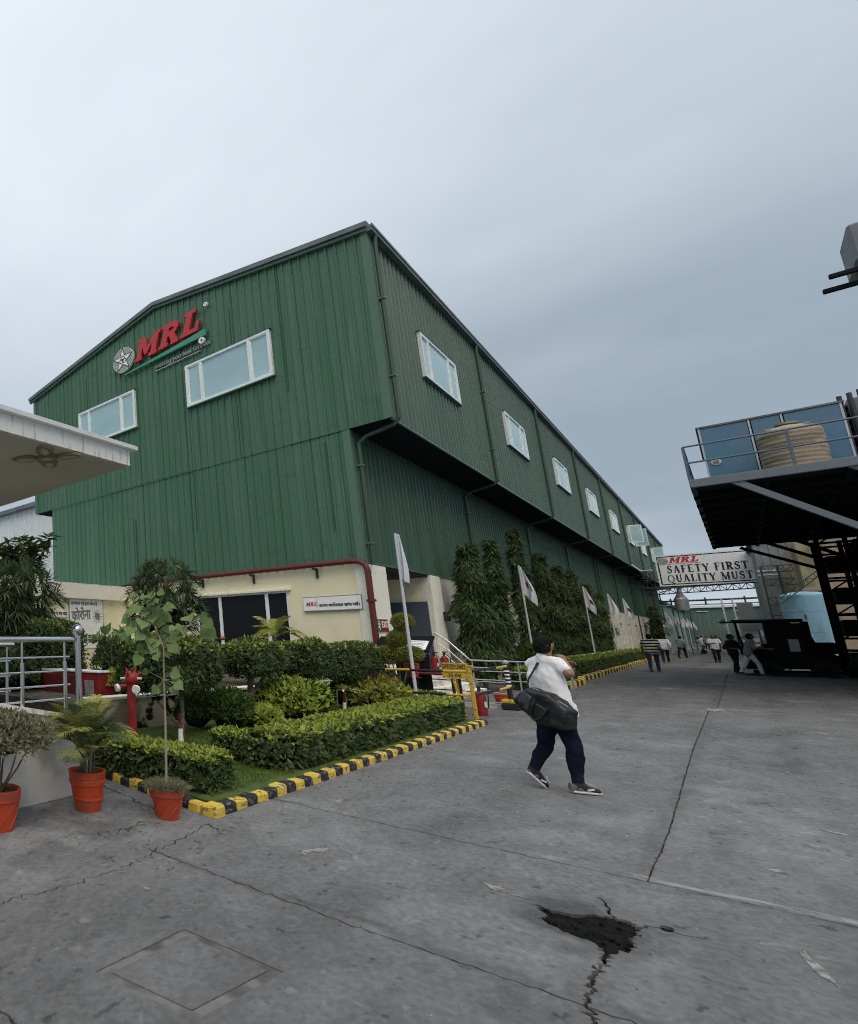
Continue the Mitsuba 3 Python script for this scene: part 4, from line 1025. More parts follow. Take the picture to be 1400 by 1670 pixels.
tr = thing('clipped_tree', 'widest box-clipped tree, its trunk painted red over white, behind the sapling', 'clipped tree')
clipped(tr, (-6.15, 6.75, .78), (-5.05, 8.75, 1.62), 10500, .075, bump=.17, fresh=.07, pw=3)
trunk_band(tr, (-5.33, 7.50, .05), (-5.42, 7.7, .9), .040, [(.04, .26, 'mat_white'), (.26, .52, 'mat_redpipe')])
part(tr, 'branch', tube([(-5.34, 7.52, .30), (-5.55, 7.25, .70)], [.02, .015], 6), 'mat_bark')
tr = thing('clipped_tree', 'rounded box-clipped tree on a bare grey trunk, second from the left', 'clipped tree')
clipped(tr, (-5.9, 9.35, .95), (-5.05, 10.6, 1.55), 4600, .075, bump=.10, fresh=.07, pw=2.8)
trunk_band(tr, (-5.52, 9.75, .02), (-5.48, 9.9, 1.05), .065, [])
part(tr, 'branch', tube([(-5.50, 9.8, .55), (-5.40, 10.3, .98)], [.035, .02], 6), 'mat_bark')
tr = thing('clipped_tree', 'box-clipped tree under the dark window, third from the left', 'clipped tree')
clipped(tr, (-5.95, 11.3, .80), (-5.08, 12.75, 1.56), 5600, .075, bump=.11, fresh=.07, pw=3.4)
trunk_band(tr, (-5.50, 12.0, .02), (-5.48, 12.1, .95), .05, [])
tr = thing('clipped_tree', 'box-clipped tree nearest the building corner', 'clipped tree')
clipped(tr, (-5.90, 13.3, .70), (-5.05, 15.0, 1.50), 6000, .075, bump=.10, fresh=.06, pw=3.6)
trunk_band(tr, (-5.45, 14.0, .02), (-5.45, 14.1, .9), .045, [])

def shrub(label, c, r, n, size, mat, squash=(1, 1, 1), stems=4, cat_='shrub', group=None, foot=None, **kw):
    k = thing('garden_shrub', label, cat_, group)
    bush(k, c, r, n, size, mat, squash, **kw)
    z0 = .08 if foot is None else foot
    for _ in range(stems):
        a = rng.uniform(0, 6.28)
        part(k, 'stem', tube([(c[0], c[1], z0), (c[0] + .1 * r * math.cos(a), c[1] + .1 * r * math.sin(a), c[2] - .3 * r), (c[0] + .45 * r * math.cos(a), c[1] + .45 * r * math.sin(a), c[2] + .2 * r)], [.02, .014, .008], 6), 'mat_bark')
    return k


k = shrub('bright yellow-green leafy round shrub on the lawn in front of the clipped trees', (-5.15, 10.7, .36), .56, 3000, .11, 'mat_leaf_dark', (1.12, 1.12, .86), bump=.25)
bush(k, (-5.13, 10.62, .40), .57, 1300, .11, 'mat_leaf_light', (1.12, 1.12, .86), bump=.25, core=.4, name='fresh_foliage')
shrub('dark loose shrub between the wall stains and the second clipped tree', (-5.50, 9.15, .35), .42, 1900, .075, 'mat_leaf_dark', (.8, 1.3, 1.0))
shrub('dark climber hanging over the stained wall beside the grey trunk', (-5.85, 8.75, .36), .40, 1600, .07, 'mat_leaf_dark', (.6, 1.4, .95))
shrub('olive low shrub at the foot of the round yellow-green shrub, on its left', (-5.22, 9.75, .22), .30, 900, .09, 'mat_leaf_light', (1, 1, .8), bump=.3)
shrub('dark undergrowth under the third clipped tree', (-5.75, 11.9, .38), .45, 1600, .07, 'mat_leaf_dark', (.7, 2.0, .8))
shrub('dark undergrowth under the clipped tree by the building corner', (-5.7, 14.4, .35), .42, 1300, .07, 'mat_leaf_dark', (.7, 1.8, .8))
k = shrub('variegated shrub with reddish and yellow leaves left of the flagpole', (-4.95, 14.15, .34), .50, 1500, .11, 'mat_leaf_topiary', (1.2, 1.2, .75), bump=.3)
bush(k, (-4.95, 14.1, .36), .5, 450, .10, 'mat_leaf_light', (1.2, 1.2, .75), core=.3, name='pale_foliage')
bush(k, (-5.1, 14.3, .5), .42, 160, .10, 'mat_leaf_red', (1.2, 1.2, .8), core=.3, name='red_foliage')
k = shrub('airy shrub with a few white blooms beside the red pipe', (-5.35, 15.2, .52), .45, 900, .10, 'mat_leaf_hedge', (1.1, 1.1, 1.0), bump=.35, core=.4)
for _ in range(7):
    d = unit(np.array([rnd(1)[0], -abs(rnd(1)[0]) - .2, rnd(1)[0] + .3]))
    part(k, 'bloom', sphere(np.array([-5.30, 14.7, .60]) + d * .36, .038, 1, (1, 1, .8)), 'mat_flower')
k = thing('dracaena', 'small dracaena with striped leaves on a trunk banded red over white', 'plant')
trunk_band(k, (-5.40, 13.45, .05), (-5.37, 13.48, .50), .035, [(.03, .45, 'mat_white'), (.45, .85, 'mat_redpipe')])
part(k, 'stem', tube([(-5.48, 13.3, .05), (-5.46, 13.32, .5)], .016, 6), 'mat_bark')
n = 30
a = rnd(n, 0, 2 * PI); el = rnd(n, .15, 1.3)
D = np.stack([np.cos(a) * np.cos(el), np.sin(a) * np.cos(el), np.sin(el)], 1)
for i in range(n):
    part(k, 'leaf', ribbons(np.array([[-5.38, 13.47, .50]]), D[i:i + 1], np.array([[0, 0, 1.0]]), .30, .045, .45, 4), 'mat_leaf_light' if i % 3 else 'mat_flower')

# cloud-clipped topiary of four balls
k = thing('cloud_topiary', 'cloud-clipped shrub of yellow-green pads on thin stems in front of the corner column', 'topiary')
for c, r, sq in (((-4.72, 15.35, 1.99), .205, (1, 1, .82)), ((-4.85, 15.35, 1.61), .205, (1, 1, .85)), ((-5.09, 15.35, 1.23), .27, (1.15, 1.0, .72)), ((-4.68, 15.35, 1.25), .245, (1.1, 1.0, .70))):
    n = 2600
    d = rdir(n)
    p = np.array(c) + d * np.array(sq) * r * (1 + .16 * (meshkit.fbm(d * 3 + c[0], 2) - .5))[:, None] * rng.uniform(.9, 1.06, n)[:, None]
    fo = part(k, 'pad', leaves(p, unit(d + rdir(n) * .8), unit(d + rdir(n) * .5), .042 * rng.uniform(.7, 1.3, n), .016), 'mat_leaf_topiary')
    part(fo, 'inner_core', sphere(c, r * .88, 2, sq), 'mat_inner')
for pts in ([(-4.98, 15.4, .05), (-4.97, 15.37, .6), (-5.05, 15.35, 1.2)], [(-4.93, 15.4, .05), (-4.92, 15.38, .8), (-4.80, 15.36, 1.6), (-4.73, 15.35, 1.95)], [(-4.95, 15.42, .3), (-4.75, 15.38, .95), (-4.70, 15.35, 1.22)], [(-4.97, 15.4, .5), (-5.10, 15.37, .85), (-5.12, 15.35, 1.18)]):
    part(k, 'stem', tube(pts, np.linspace(.020, .010, len(pts)), 7), 'mat_bark')

# dark hedges and bushes on the raised bed at the left, behind the railing
k = thing('clipped_hedge', 'tall dark hedge behind the stainless railing at the left edge', 'hedge')
clipped(k, (-12.2, 8.0, .5), (-8.75, 9.3, 2.03), 14000, .075, 'mat_leaf_hedge', bump=.13, fresh=.03, pw=6, stems=4, foot=.45)
for x, lab in ((-9.55, 'dark leafy shrub low behind the railing, left of the red hose box'), (-10.7, 'dark leafy shrub low behind the railing at the photograph edge')):
    shrub(lab, (x, 7.6, .85), .62, 2200, .09, 'mat_leaf_hedge', (1.1, .8, .9), foot=.45)
shrub('fine-leaved shrub standing between the ball-topped post and the poster', (-7.75, 8.9, 1.12), .46, 2300, .07, 'mat_leaf_hedge', (1, 1, 1.25), foot=.5, bump=.3)
k = shrub('broad-leaved weed with pale leaves above the fine-leaved shrub', (-7.60, 8.6, 1.58), .26, 34, .20, 'mat_leaf_peepal', (1.3, 1, .6), core=.1, wd=.8, foot=.6)
shrub('speckled yellow-green shrub in front of the green tub', (-7.35, 8.9, .70), .42, 1300, .10, 'mat_leaf_dark', (1.1, .8, .85), foot=.5)
shrub('thin yellow-leaved plant between the red hose box and the hydrant', (-7.35, 8.5, .78), .30, 420, .12, 'mat_leaf_light', (1.2, .8, .8), foot=.5, core=.3, wd=.3)
shrub('dark hedge mass under the tall fan palm', (-8.3, 11.3, .95), 1.0, 4200, .09, 'mat_leaf_hedge', (1.3, .8, .78), foot=.5)
k = shrub('round shrub with yellowish top behind the widest clipped tree', (-6.75, 10.2, 1.12), .55, 1900, .08, 'mat_leaf_hedge', (1.1, 1, 1.0), foot=.5)
bush(k, (-6.75, 10.2, 1.15), .55, 420, .08, 'mat_leaf_light', (1.1, 1, 1.0), core=.3, name='fresh_foliage')
k = shrub('pale-tipped shrub below the dark window, with a red bloom', (-7.05, 12.8, 1.08), .58, 1800, .085, 'mat_leaf_hedge', (1.2, 1, .95), foot=.5)
bush(k, (-7.05, 12.8, 1.12), .58, 450, .085, 'mat_leaf_light', (1.2, 1, .95), core=.3, name='fresh_foliage')
part(k, 'bloom', sphere((-7.55, 12.5, 1.62), .07, 1, (1, 1, .7)), 'mat_leaf_red')


# ---- fan palms: each fan a leaf of its own
def fan_leaf(key, base, tip, spread, L, W, nleaf, mat, droop=.35, name='fan_leaf'):
    base, tip = np.array(base, float), np.array(tip, float)
    d = unit(tip - base)
    s = unit(np.cross(d, [0, 0, 1.0]) + 1e-6)
    up = np.cross(s, d)
    a = np.linspace(-spread, spread, nleaf) + rng.normal(size=nleaf) * .06
    a = np.linspace(-2.7, 2.7, nleaf) + rng.normal(size=nleaf) * .08
    D = d * .62 + np.sin(a)[:, None] * s * .85 + np.cos(a)[:, None] * up * .85
    LL = L * (.80 + .20 * np.cos(a * .6)) * rng.uniform(.85, 1.1, nleaf)
    fr_ = ribbons(np.repeat(tip[None], nleaf, 0), D, np.repeat(up[None], nleaf, 0) + rdir(nleaf) * .25, LL, W, droop * rng.uniform(.6, 1.4, nleaf), 3)
    pet = tube([base, (base + tip) / 2 + [0, 0, .05], tip], [.010, .008, .006], 5, cap=False)
    part(key, name, cat(fr_, pet), mat)


def fan_palm(label, c, rx, rz, zmid, n, stems, L=.46, W=.045, z0=.5, seed=0):
    k = thing('fan_palm', label, 'palm')
    c = np.array(c, float)
    for i in range(stems):
        a = rng.uniform(0, 6.28); r = rng.uniform(.05, .35) * rx
        part(k, 'stem', tube([(c[0] + r * math.cos(a) * .6, c[1] + r * math.sin(a) * .6, z0), (c[0] + r * math.cos(a), c[1] + r * math.sin(a), zmid + rng.uniform(-.2, .6) * rz)], [.03, .022], 6), 'mat_bark')
    for i in range(n):
        a = rng.uniform(0, 2 * PI); h = rng.uniform(-.95, 1.0)
        rr = math.sqrt(max(0.03, 1 - (h * .93) ** 2)) * rng.uniform(.5, .9)
        d = np.array([math.cos(a), math.sin(a), 0])
        tip = c + d * rx * rr + [0, 0, zmid - c[2] + h * rz * .8]
        base = c + d * rx * rr * .25 + [0, 0, zmid - c[2] + h * rz * .72 - .12 - .1 * rng.uniform()]
        if np.linalg.norm(tip - base) < .05: tip = tip + [0, 0, .1]
        fan_leaf(k, base, tip, 1.25, L * rng.uniform(.8, 1.15), W, 14, 'mat_leaf_palm', .30)
    v, f = sphere((c[0], c[1], zmid), 1, 2)
    part(k, 'foliage_core', ((v - [c[0], c[1], zmid]) * [rx * .30, rx * .30, rz * .5] + [c[0], c[1], zmid - .2], f), 'mat_inner')
    return k


fan_palm('tall bushy fan palm standing against the green sheeting in the garden', (-8.70, 11.9, .6), 1.02, 1.05, 2.62, 150, 9, L=.40, W=.042)
fan_palm('dense dark fan palm clump at the left edge of the garden', (-10.45, 8.6, .6), 1.02, .95, 2.65, 150, 9, L=.46, W=.046)
# broad-leaved tree over it
k = thing('frangipani_tree', 'broad-leaved tree reaching up under the canopy above the left fan palm', 'tree')
tp = [(-11.0, 9.3, .5), (-10.9, 9.25, 2.2), (-10.7, 9.2, 3.2)]
part(k, 'trunk', tube(tp, [.12, .10, .08], 9), 'mat_bark')
P_, D_ = [], []
for i in range(16):
    a = rng.uniform(0, 6.28); e = rng.uniform(.1, 1.2)
    d = np.array([math.cos(a) * math.cos(e), math.sin(a) * math.cos(e), math.sin(e)])
    b = np.array(tp[-1]); end = b + d * rng.uniform(.6, 1.15)
    part(k, 'branch', tube([b, (b + end) / 2 + [0, 0, -.05], end], [.05, .035, .025], 6), 'mat_bark')
    for q in (end, (b + end) / 2, end * .8 + b * .2):
        m = 22
        aa = rnd(m, 0, 6.28); ee = rnd(m, -.3, .8)
        P_.append(np.repeat(q[None], m, 0) + rdir(m) * .08); D_.append(np.stack([np.cos(aa) * np.cos(ee), np.sin(aa) * np.cos(ee), np.sin(ee)], 1))
P_, D_ = np.vstack(P_), np.vstack(D_)
part(k, 'crown', ribbons(P_, D_, np.repeat([[0, 0, 1.0]], len(P_), 0) + rdir(len(P_)) * .4, .30 * rng.uniform(.7, 1.2, len(P_)), .085, .25, 3, .2), 'mat_leaf_hedge')


# ---- feather palms: each frond a part
def frond(key, base, dirn, L, droop, nl, leaflet, W, mat, lift=.5, name='frond'):
    base, d0 = np.array(base, float), unit(np.array(dirn, float))
    t = np.linspace(0, 1, 14)
    sp_ = base + d0 * L * t[:, None] - np.array([0, 0, 1.0]) * (droop * L * t ** 2.2)[:, None]
    tan = unit(np.gradient(sp_, axis=0))
    tt = np.linspace(.22, .99, nl)
    Pp = np.stack([np.interp(tt, t, sp_[:, i]) for i in range(3)], 1)
    Tn = unit(np.stack([np.interp(tt, t, tan[:, i]) for i in range(3)], 1))
    S = unit(np.cross(Tn, [0, 0, 1.0]))
    U = np.cross(S, Tn)
    LL = leaflet * np.sin(PI * (.22 + .68 * (tt - .22) / .77)) * rng.uniform(.85, 1.1, nl)
    R = []
    for s in (1, -1):
        D = Tn * .75 + S * s * .8 + U * lift * .35 + rdir(nl) * .07
        R.append(ribbons(Pp, D, U + rdir(nl) * .2, LL, W, .38, 3))
    part(key, name, cat(*R, tube(sp_, np.linspace(.010, .003, 14), 5, cap=False)), mat)


def pot(label, c, r0, r1, h, style, mat='mat_pot'):
    k = thing('plant_pot', label, 'plant pot')
    prof = [(r0 * .2, .0), (r0, .0), (r0 + (r1 - r0) * .45, h * .45)]
    if style == 'bands':
        prof = [(r0 * .2, 0), (r0 * .97, 0), (r0, .008), (r0 + (r1 - r0) * .30, h * .28), (r0 + (r1 - r0) * .33 + .008, h * .30), (r0 + (r1 - r0) * .33 + .008, h * .33), (r0 + (r1 - r0) * .36, h * .345),
                (r0 + (r1 - r0) * .66, h * .66), (r0 + (r1 - r0) * .68 + .010, h * .68), (r0 + (r1 - r0) * .72 + .010, h * .78), (r0 + (r1 - r0) * .78, h * .80), (r1 * .985, h * .985), (r1, h), (r1 - .012, h + .004), (r1 - .028, h - .005), (r1 - .035, h * .86)]
    else:
        prof = [(r0 * .2, 0), (r0 * .97, 0), (r0, .008), (r0 + (r1 - r0) * .70, h * .72), (r0 + (r1 - r0) * .74 + .012, h * .74), (r1, h * .985), (r1 - .004, h), (r1 - .016, h + .002), (r1 - .026, h - .008), (r1 - .035, h * .86)]
    v, f = lathe(prof, c, 48)
    body = part(k, 'body', (v, f), mat, smooth=35)
    if style == 'swirl':
        for i in range(7):
            a0 = i * 2 * PI / 7
            tt = np.linspace(0, 1, 14)
            rr = r0 + (r1 - r0) * (.70 * tt) + .001
            aa = a0 + tt * 1.15
            part(body, 'swirl_rib', tube(np.stack([c[0] + rr * np.cos(aa), c[1] + rr * np.sin(aa), c[2] + h * (.05 + .66 * tt)], 1), .0075, 6), mat)
    v, f = grid(10, 25, lambda u, w: (c[0] + (r1 - .03) * u * np.cos(w * 2 * PI), c[1] + (r1 - .03) * u * np.sin(w * 2 * PI), c[2] + h * .88 + .03 * meshkit.noise(np.stack([u * np.cos(w * 6.283) * 6, u * np.sin(w * 6.283) * 6, u * 0], -1))))
    part(k, 'soil', (v, f), 'mat_soil')
    return k


pot('ribbed orange-red pot holding the feather palm', (-4.06, 4.17, 0), .120, .185, .36, 'bands')
k = thing('feather_palm', 'bushy feather palm in the ribbed orange pot beside the ramp wall', 'palm')
for i in range(12):
    a = rng.uniform(0, 6.28); r = rng.uniform(.02, .09)
    part(k, 'cane', tube([(-4.06 + r * math.cos(a), 4.17 + r * math.sin(a), .30), (-4.06 + 1.5 * r * math.cos(a), 4.17 + 1.5 * r * math.sin(a), .74)], [.014, .010], 6), 'mat_bark')
for i in range(64):
    a = i * 2.399 + rng.uniform(-.3, .3); e = rng.uniform(.45, 1.52)
    L = rng.uniform(.40, .58)
    frond(k, (-4.06 + .06 * math.cos(a), 4.17 + .06 * math.sin(a), rng.uniform(.45, .72)), (math.cos(a) * math.cos(e), math.sin(a) * math.cos(e), math.sin(e)), L, rng.uniform(.20, .55), 22, .20, .0095, 'mat_leaf_areca' if i % 3 else 'mat_leaf_palm', lift=.9)

pot('swirl-patterned orange-red pot with a worn patch holding the tall sapling', (-3.43, 4.56, 0), .100, .160, .275, 'swirl', 'mat_pot_worn')
k = thing('pot_grass', 'dry-looking tuft of fine ground cover filling the swirl-patterned pot', 'plant')
n = 2600
a, r = rnd(n, 0, 2 * PI), .155 * np.sqrt(rnd(n, 0, 1))
p = np.stack([-3.43 + r * np.cos(a), 4.56 + r * np.sin(a), np.full(n, .25)], 1)
D = unit(np.stack([np.cos(a) * r * 4, np.sin(a) * r * 4, np.full(n, .9)], 1) + rdir(n) * .5)
part(k, 'blades', ribbons(p, D, rdir(n), rnd(n, .05, .14), .006, .3, 2), 'mat_leaf_grey')
# peepal sapling: thin pale stem, heart-shaped leaves each its own part
k = thing('peepal_sapling', 'tall thin-stemmed sapling with large pale heart-shaped leaves', 'sapling')
sp_ = [(-3.43, 4.56, .24), (-3.40, 4.54, .55), (-3.385, 4.54, .85), (-3.36, 4.52, 1.25), (-3.33, 4.5, 1.55), (-3.42, 4.47, 1.78), (-3.38, 4.45, 1.98)]
part(k, 'stem', tube(sp_, [.012, .011, .010, .008, .007, .005, .004], 7), 'mat_stem_pale')
def heart(key, base, d, L, droop=.4, mat='mat_leaf_peepal', face=None):
    """a heart-shaped leaf with a drip tip, folded along its midrib"""
    d = unit(np.array(d, float)); s = unit(np.cross(d, [0, 0, 1.0] if face is None else face) + 1e-6); u = np.cross(s, d)
    t = np.linspace(0, 1, 9)
    half = np.array([.20, .46, .56, .54, .46, .32, .14, .04, 0]) * L
    back = np.array([-.02, -.10, 0, 0, 0, 0, 0, 0, 0]) * L
    mid = np.array(base, float) + d * L * t[:, None] - np.array([0, 0, 1.0]) * (droop * L * t ** 2)[:, None]
    V = np.vstack([mid, mid + s * half[:, None] + u * half[:, None] * .22 + d * back[:, None], mid - s * half[:, None] + u * half[:, None] * .22 + d * back[:, None]])
    F = []
    for i in range(8):
        F += [[i, i + 1, 9 + i + 1], [i, 9 + i + 1, 9 + i], [i, 18 + i + 1, i + 1], [i, 18 + i, 18 + i + 1]]
    return part(key, 'leaf', (V, np.array(F)), mat, smooth=True)
clusters = [((-3.46, 4.47, 1.82), 30, .34), ((-3.42, 4.45, 1.98), 14, .22), ((-3.38, 4.5, 1.60), 20, .30), ((-3.36, 4.52, 1.24), 7, .20), ((-3.0, 4.45, 1.74), 12, .22)]
part(k, 'branch', tube([(-3.33, 4.5, 1.58), (-3.15, 4.47, 1.68), (-2.98, 4.45, 1.74)], [.006, .005, .004], 6), 'mat_stem_pale')
for c, m, sp2 in clusters:
    for i in range(m):
        a = rng.uniform(0, 6.28); e = rng.uniform(-.5, .6)
        d = np.array([math.cos(a) * math.cos(e), math.sin(a) * math.cos(e), math.sin(e)])
        b = np.array(c) + d * rng.uniform(.06, sp2 * .75) + [0, 0, rng.uniform(-.08, .08)]
        lk = heart(k, b, d * [1, .5, .6] + [0, -.1, -.45], rng.uniform(.07, .125), .14, face=unit(np.array([.45, -.75, .5]) + rdir(1)[0] * .55))
        part(lk, 'stalk', tube([np.array(c), b], .0025, 4, cap=False), 'mat_stem_pale')

pot('orange-red pot cut by the left edge of the picture', (-4.13, 3.16, 0), .115, .180, .335, 'swirl')
part('plant_pot_002', 'litter', sphere((-4.06, 3.12, .30), .025, 1, (1, 1, .5)), 'mat_leaf_light', label='orange petals lying on the soil')
k = thing('grey_bush', 'wiry grey-green bush growing in the pot at the left edge', 'shrub')
for i in range(11):
    a = rng.uniform(0, 6.28)
    e = rng.uniform(.6, 1.3)
    d = np.array([math.cos(a) * math.cos(e), math.sin(a) * math.cos(e), math.sin(e)])
    part(k, 'branch', tube([(-4.10, 3.13, .31), np.array([-4.10, 3.13, .31]) + d * .22 + rdir(1)[0] * .03, np.array([-4.10, 3.13, .34]) + d * .5], [.010, .008, .004], 6), 'mat_bark')
bush(k, (-4.07, 3.13, .74), .39, 5200, .046, 'mat_leaf_grey', (1.15, 1.15, .62), bump=.3, core=.45, wd=.55)

k = thing('feather_palm', 'arching feather palm in the bed in front of the dark window', 'palm')
for i in range(17):
    a = i * 2.399 + rng.uniform(-.3, .3); e = rng.uniform(.55, 1.3)
    frond(k, (-7.55, 15.0, 1.62), (math.cos(a) * math.cos(e), math.sin(a) * math.cos(e), math.sin(e)), rng.uniform(.8, 1.15), rng.uniform(.35, .75), 34, .30, .020, 'mat_leaf_areca')
part(k, 'cane', tube([(-7.55, 15.0, .5), (-7.55, 15.0, 1.66)], .05, 7), 'mat_bark')

# ---- lawn grass
n = 42000
gx = rng.uniform(-5.9, -3.36, n); gy = rng.uniform(5.2, 13.9, n)
ok = (gx > -6.55 + (gy - 7) * .12) & ~((gx > -4.0) & (gy > 6.9))
ok &= (rng.uniform(size=n) < np.clip(1.25 - (gy - 5) / 9, .2, 1))
gx, gy = gx[ok], gy[ok]; n = len(gx)
D = unit(np.stack([rnd(n) * .45, rnd(n) * .45, np.ones(n)], 1))
g_ = part(None, 'lawn_grass', ribbons(np.stack([gx, gy, np.full(n, .08)], 1), D, rdir(n), rnd(n, .03, .085), .006, .35, 2), 'mat_grass')
labels[g_] = {'kind': 'stuff', 'label': 'short green grass growing on the lawn', 'category': 'grass'}

# ---------------------------------------------------------------- hydrant, hose box, tub
k = thing('fire_hydrant', 'red fire hydrant with spiked head and white-capped outlets before the retaining wall', 'fire hydrant')
hx, hy = -5.22, 6.28
part(k, 'post', tube([(hx, hy, .05), (hx, hy, 1.06)], .058, 14), 'mat_red', smooth=40)
hdk = part(k, 'head', cat(sphere((hx + .02, hy, 1.08), .105, 2, (1, 1, 1.0))), 'mat_red', smooth=True)
for i in range(9):
    a = i * .70; e = .35 + .5 * (i % 3 - .6)
    d = np.array([math.cos(a) * math.cos(e), math.sin(a) * math.cos(e), math.sin(e)])
    part(hdk, 'spoke', tube([np.array([hx + .02, hy, 1.08]) + d * .08, np.array([hx + .02, hy, 1.08]) + d * .165], [.020, .014], 7), 'mat_red' if i % 3 else 'mat_flower')
for sx_, nm_ in ((-.135, 'left'), (.17, 'right')):
    o = part(k, 'outlet', tube([(hx + .2 * sx_, hy - .02, .99), (hx + sx_, hy - .10, .955)], .036, 10), 'mat_red')
    part(o, 'cap', tube([(hx + sx_, hy - .10, .955), (hx + sx_ * 1.12, hy - .135, .945)], .054, 14), 'mat_white')
part(k, 'chain', tube([(hx - .07, hy - .03, .62), (hx - .11, hy - .06, .46), (hx - .08, hy - .05, .36), (hx - .055, hy - .04, .40)], .008, 6), 'mat_redpipe')

hb = thing('hose_cabinet', 'dark red fire hose cabinet behind the stainless railing', 'cabinet')
part(hb, 'body', cbox(-9.0, -7.42, 8.02, 8.45, .12, .99, .015), 'mat_red')
part(hb, 'top_edge', box(-9.02, -7.40, 8.0, 8.47, .99, 1.015), 'mat_frame')
part(hb, 'niche', cbox(-7.78, -7.55, 8.0, 8.017, .35, .84, .004), 'mat_galv')
part(hb, 'leg', box(-8.9, -8.8, 8.1, 8.4, -.02, .12), 'mat_red'); part(hb, 'leg', box(-7.6, -7.5, 8.1, 8.4, -.02, .12), 'mat_red')
part(hb, 'door', cbox(-8.92, -7.86, 8.0, 8.018, .18, .93, .006), 'mat_redpipe')
tb = thing('green_tub', 'green plastic tub behind the shrubs between hose cabinet and hydrant', 'tub')
part(tb, 'body', cbox(-9.1, -8.40, 9.9, 10.3, .5, .84, .03), 'mat_greenplastic')
part(tb, 'rim', cat(box(-9.14, -8.36, 9.86, 9.9, .80, .85), box(-9.14, -8.36, 10.3, 10.34, .80, .85)), 'mat_greenplastic')

# ---------------------------------------------------------------- doorway steps, rails, barrier
st_ = struct('doorway_steps', 'steps and ramp leading up to the doorway')
for i in range(4):
    part(st_, 'step', cbox(XW + .06, -5.55 + .24 * (3 - i), 17.3, 21.9, -.02 + .155 * i, .155 * (i + 1) - .02, .01), 'mat_plaster')
part(st_, 'ramp_side', box(-4.75, -3.45, 17.24, 17.30, -.02, .10), 'mat_plaster')


def bar_rail(label, pts_top, drops, posts):
    k = thing('doorway_railing', label, 'railing')
    for dz in drops:
        p = [np.array(q) - [0, 0, dz] for q in pts_top]
        part(k, 'handrail' if dz == 0 else 'rail', tube(p, .024 if dz == 0 else .016, 10), 'mat_steel', smooth=40)
    for x, y, z0, z1 in posts:
        part(k, 'post', tube([(x, y, z0), (x, y, z1)], .022, 10), 'mat_steel', smooth=40)
    return k


bar_rail('near steel railing sloping from the doorway to the striped bollard', [(-5.55, 17.2, 1.52), (-5.04, 17.2, 1.08), (-4.89, 17.2, .93), (-3.45, 17.2, .91)], (0, .32, .56, .78), [(-5.0, 17.2, .1, 1.03), (-4.3, 17.2, 0, .92), (-5.5, 17.2, .3, 1.48)])
bar_rail('far steel railing beside the ashoka trees', [(-5.86, 21.6, 1.78), (-5.55, 21.6, 1.54), (-5.05, 21.6, .95), (-2.9, 21.6, .91)], (0, .30, .55), [(-5.02, 21.6, .0, .95), (-4.0, 21.6, 0, .92), (-2.95, 21.6, 0, .90)])
bl = thing('striped_bollard', 'black and white banded steel bollard at the end of the near railing', 'bollard')
part(bl, 'post', tube([(-3.40, 17.2, 0), (-3.40, 17.2, 1.02)], .045, 14), 'mat_black', smooth=40)
for z in (.52, .60, .68, .76, .84):
    part(bl, 'white_band', tube([(-3.40, 17.2, z), (-3.40, 17.2, z + .035)], .0475, 14), 'mat_white', smooth=40)
part(bl, 'ball', sphere((-3.40, 17.2, 1.05), .06, 2), 'mat_galv', smooth=True)
part(bl, 'foot', cat(cbox(-3.55, -3.25, 17.05, 17.35, 0, .14, .02)), 'mat_black')
part(bl, 'foot_stripe', cbox(-3.556, -3.244, 17.044, 17.356, .143, .23, .02), 'mat_bar_yellow')

br = thing('gate_barrier', 'yellow and black painted pipe barrier at the end of the garden kerb', 'barrier')
bx, by = -3.30, 13.95
part(br, 'post', cbox(bx - .030, bx + .030, by - .030, by + .030, 0, 1.06, .008), 'mat_bar_yellow')
part(br, 'post_cap', cbox(bx - .05, bx + .06, by - .04, by + .04, 1.062, 1.085, .008), 'mat_bar_yellow')
for z in (.97, .52):
    for x0, x1, m in ((bx - .05, -3.72, 'mat_bar_yellow'), (-3.72, -4.28, 'mat_black'), (-4.28, -4.72, 'mat_bar_yellow'), (-4.72, -5.0, 'mat_black')):
        part(br, 'bar', tube([(x0, by, z), (x1, by + .02, z - .01)], .026, 10), m, smooth=40)
    for y0, y1, m in ((by + .05, 14.9, 'mat_black'), (14.9, 15.7, 'mat_black'), (15.7, 16.6, 'mat_bar_yellow')):
        part(br, 'return_bar', tube([(bx + .02, y0, z), (bx + .02, y1, z + .02)], .026, 10), m, smooth=40)
part(br, 'post', cbox(-4.98, -4.90, by - .02, by + .06, 0, 1.0, .01), 'mat_black')
sg = thing('speed_limit_sign', 'yellow plate with SPEED LIMIT in black letters behind the barrier', 'sign')
part(sg, 'plate', cbox(-4.02, -3.58, 15.0, 15.02, .76, 1.09, .004), 'mat_bar_yellow')
t = meshkit.text_mesh('SPEED LIMIT', .085, .004, True); t.vertices[:, 0] *= .40 / t.vertices[:, 0].max()
part(sg, 'lettering', frame_to(t, (-4.0, 14.999, .975), FX, FZ), 'mat_ink')
t = meshkit.text_mesh('10 KM', .07, .004, True); t.vertices[:, 0] *= .22 / t.vertices[:, 0].max()
part(sg, 'number', frame_to(t, (-3.92, 14.999, .80), FX, FZ), 'mat_ink')
part(sg, 'leg', bar((-3.85, 15.03, .78), (-3.72, 15.03, 0), .03), 'mat_bar_yellow')
part(sg, 'leg', bar((-3.80, 15.06, .78), (-3.85, 15.35, 0), .03), 'mat_bar_yellow')
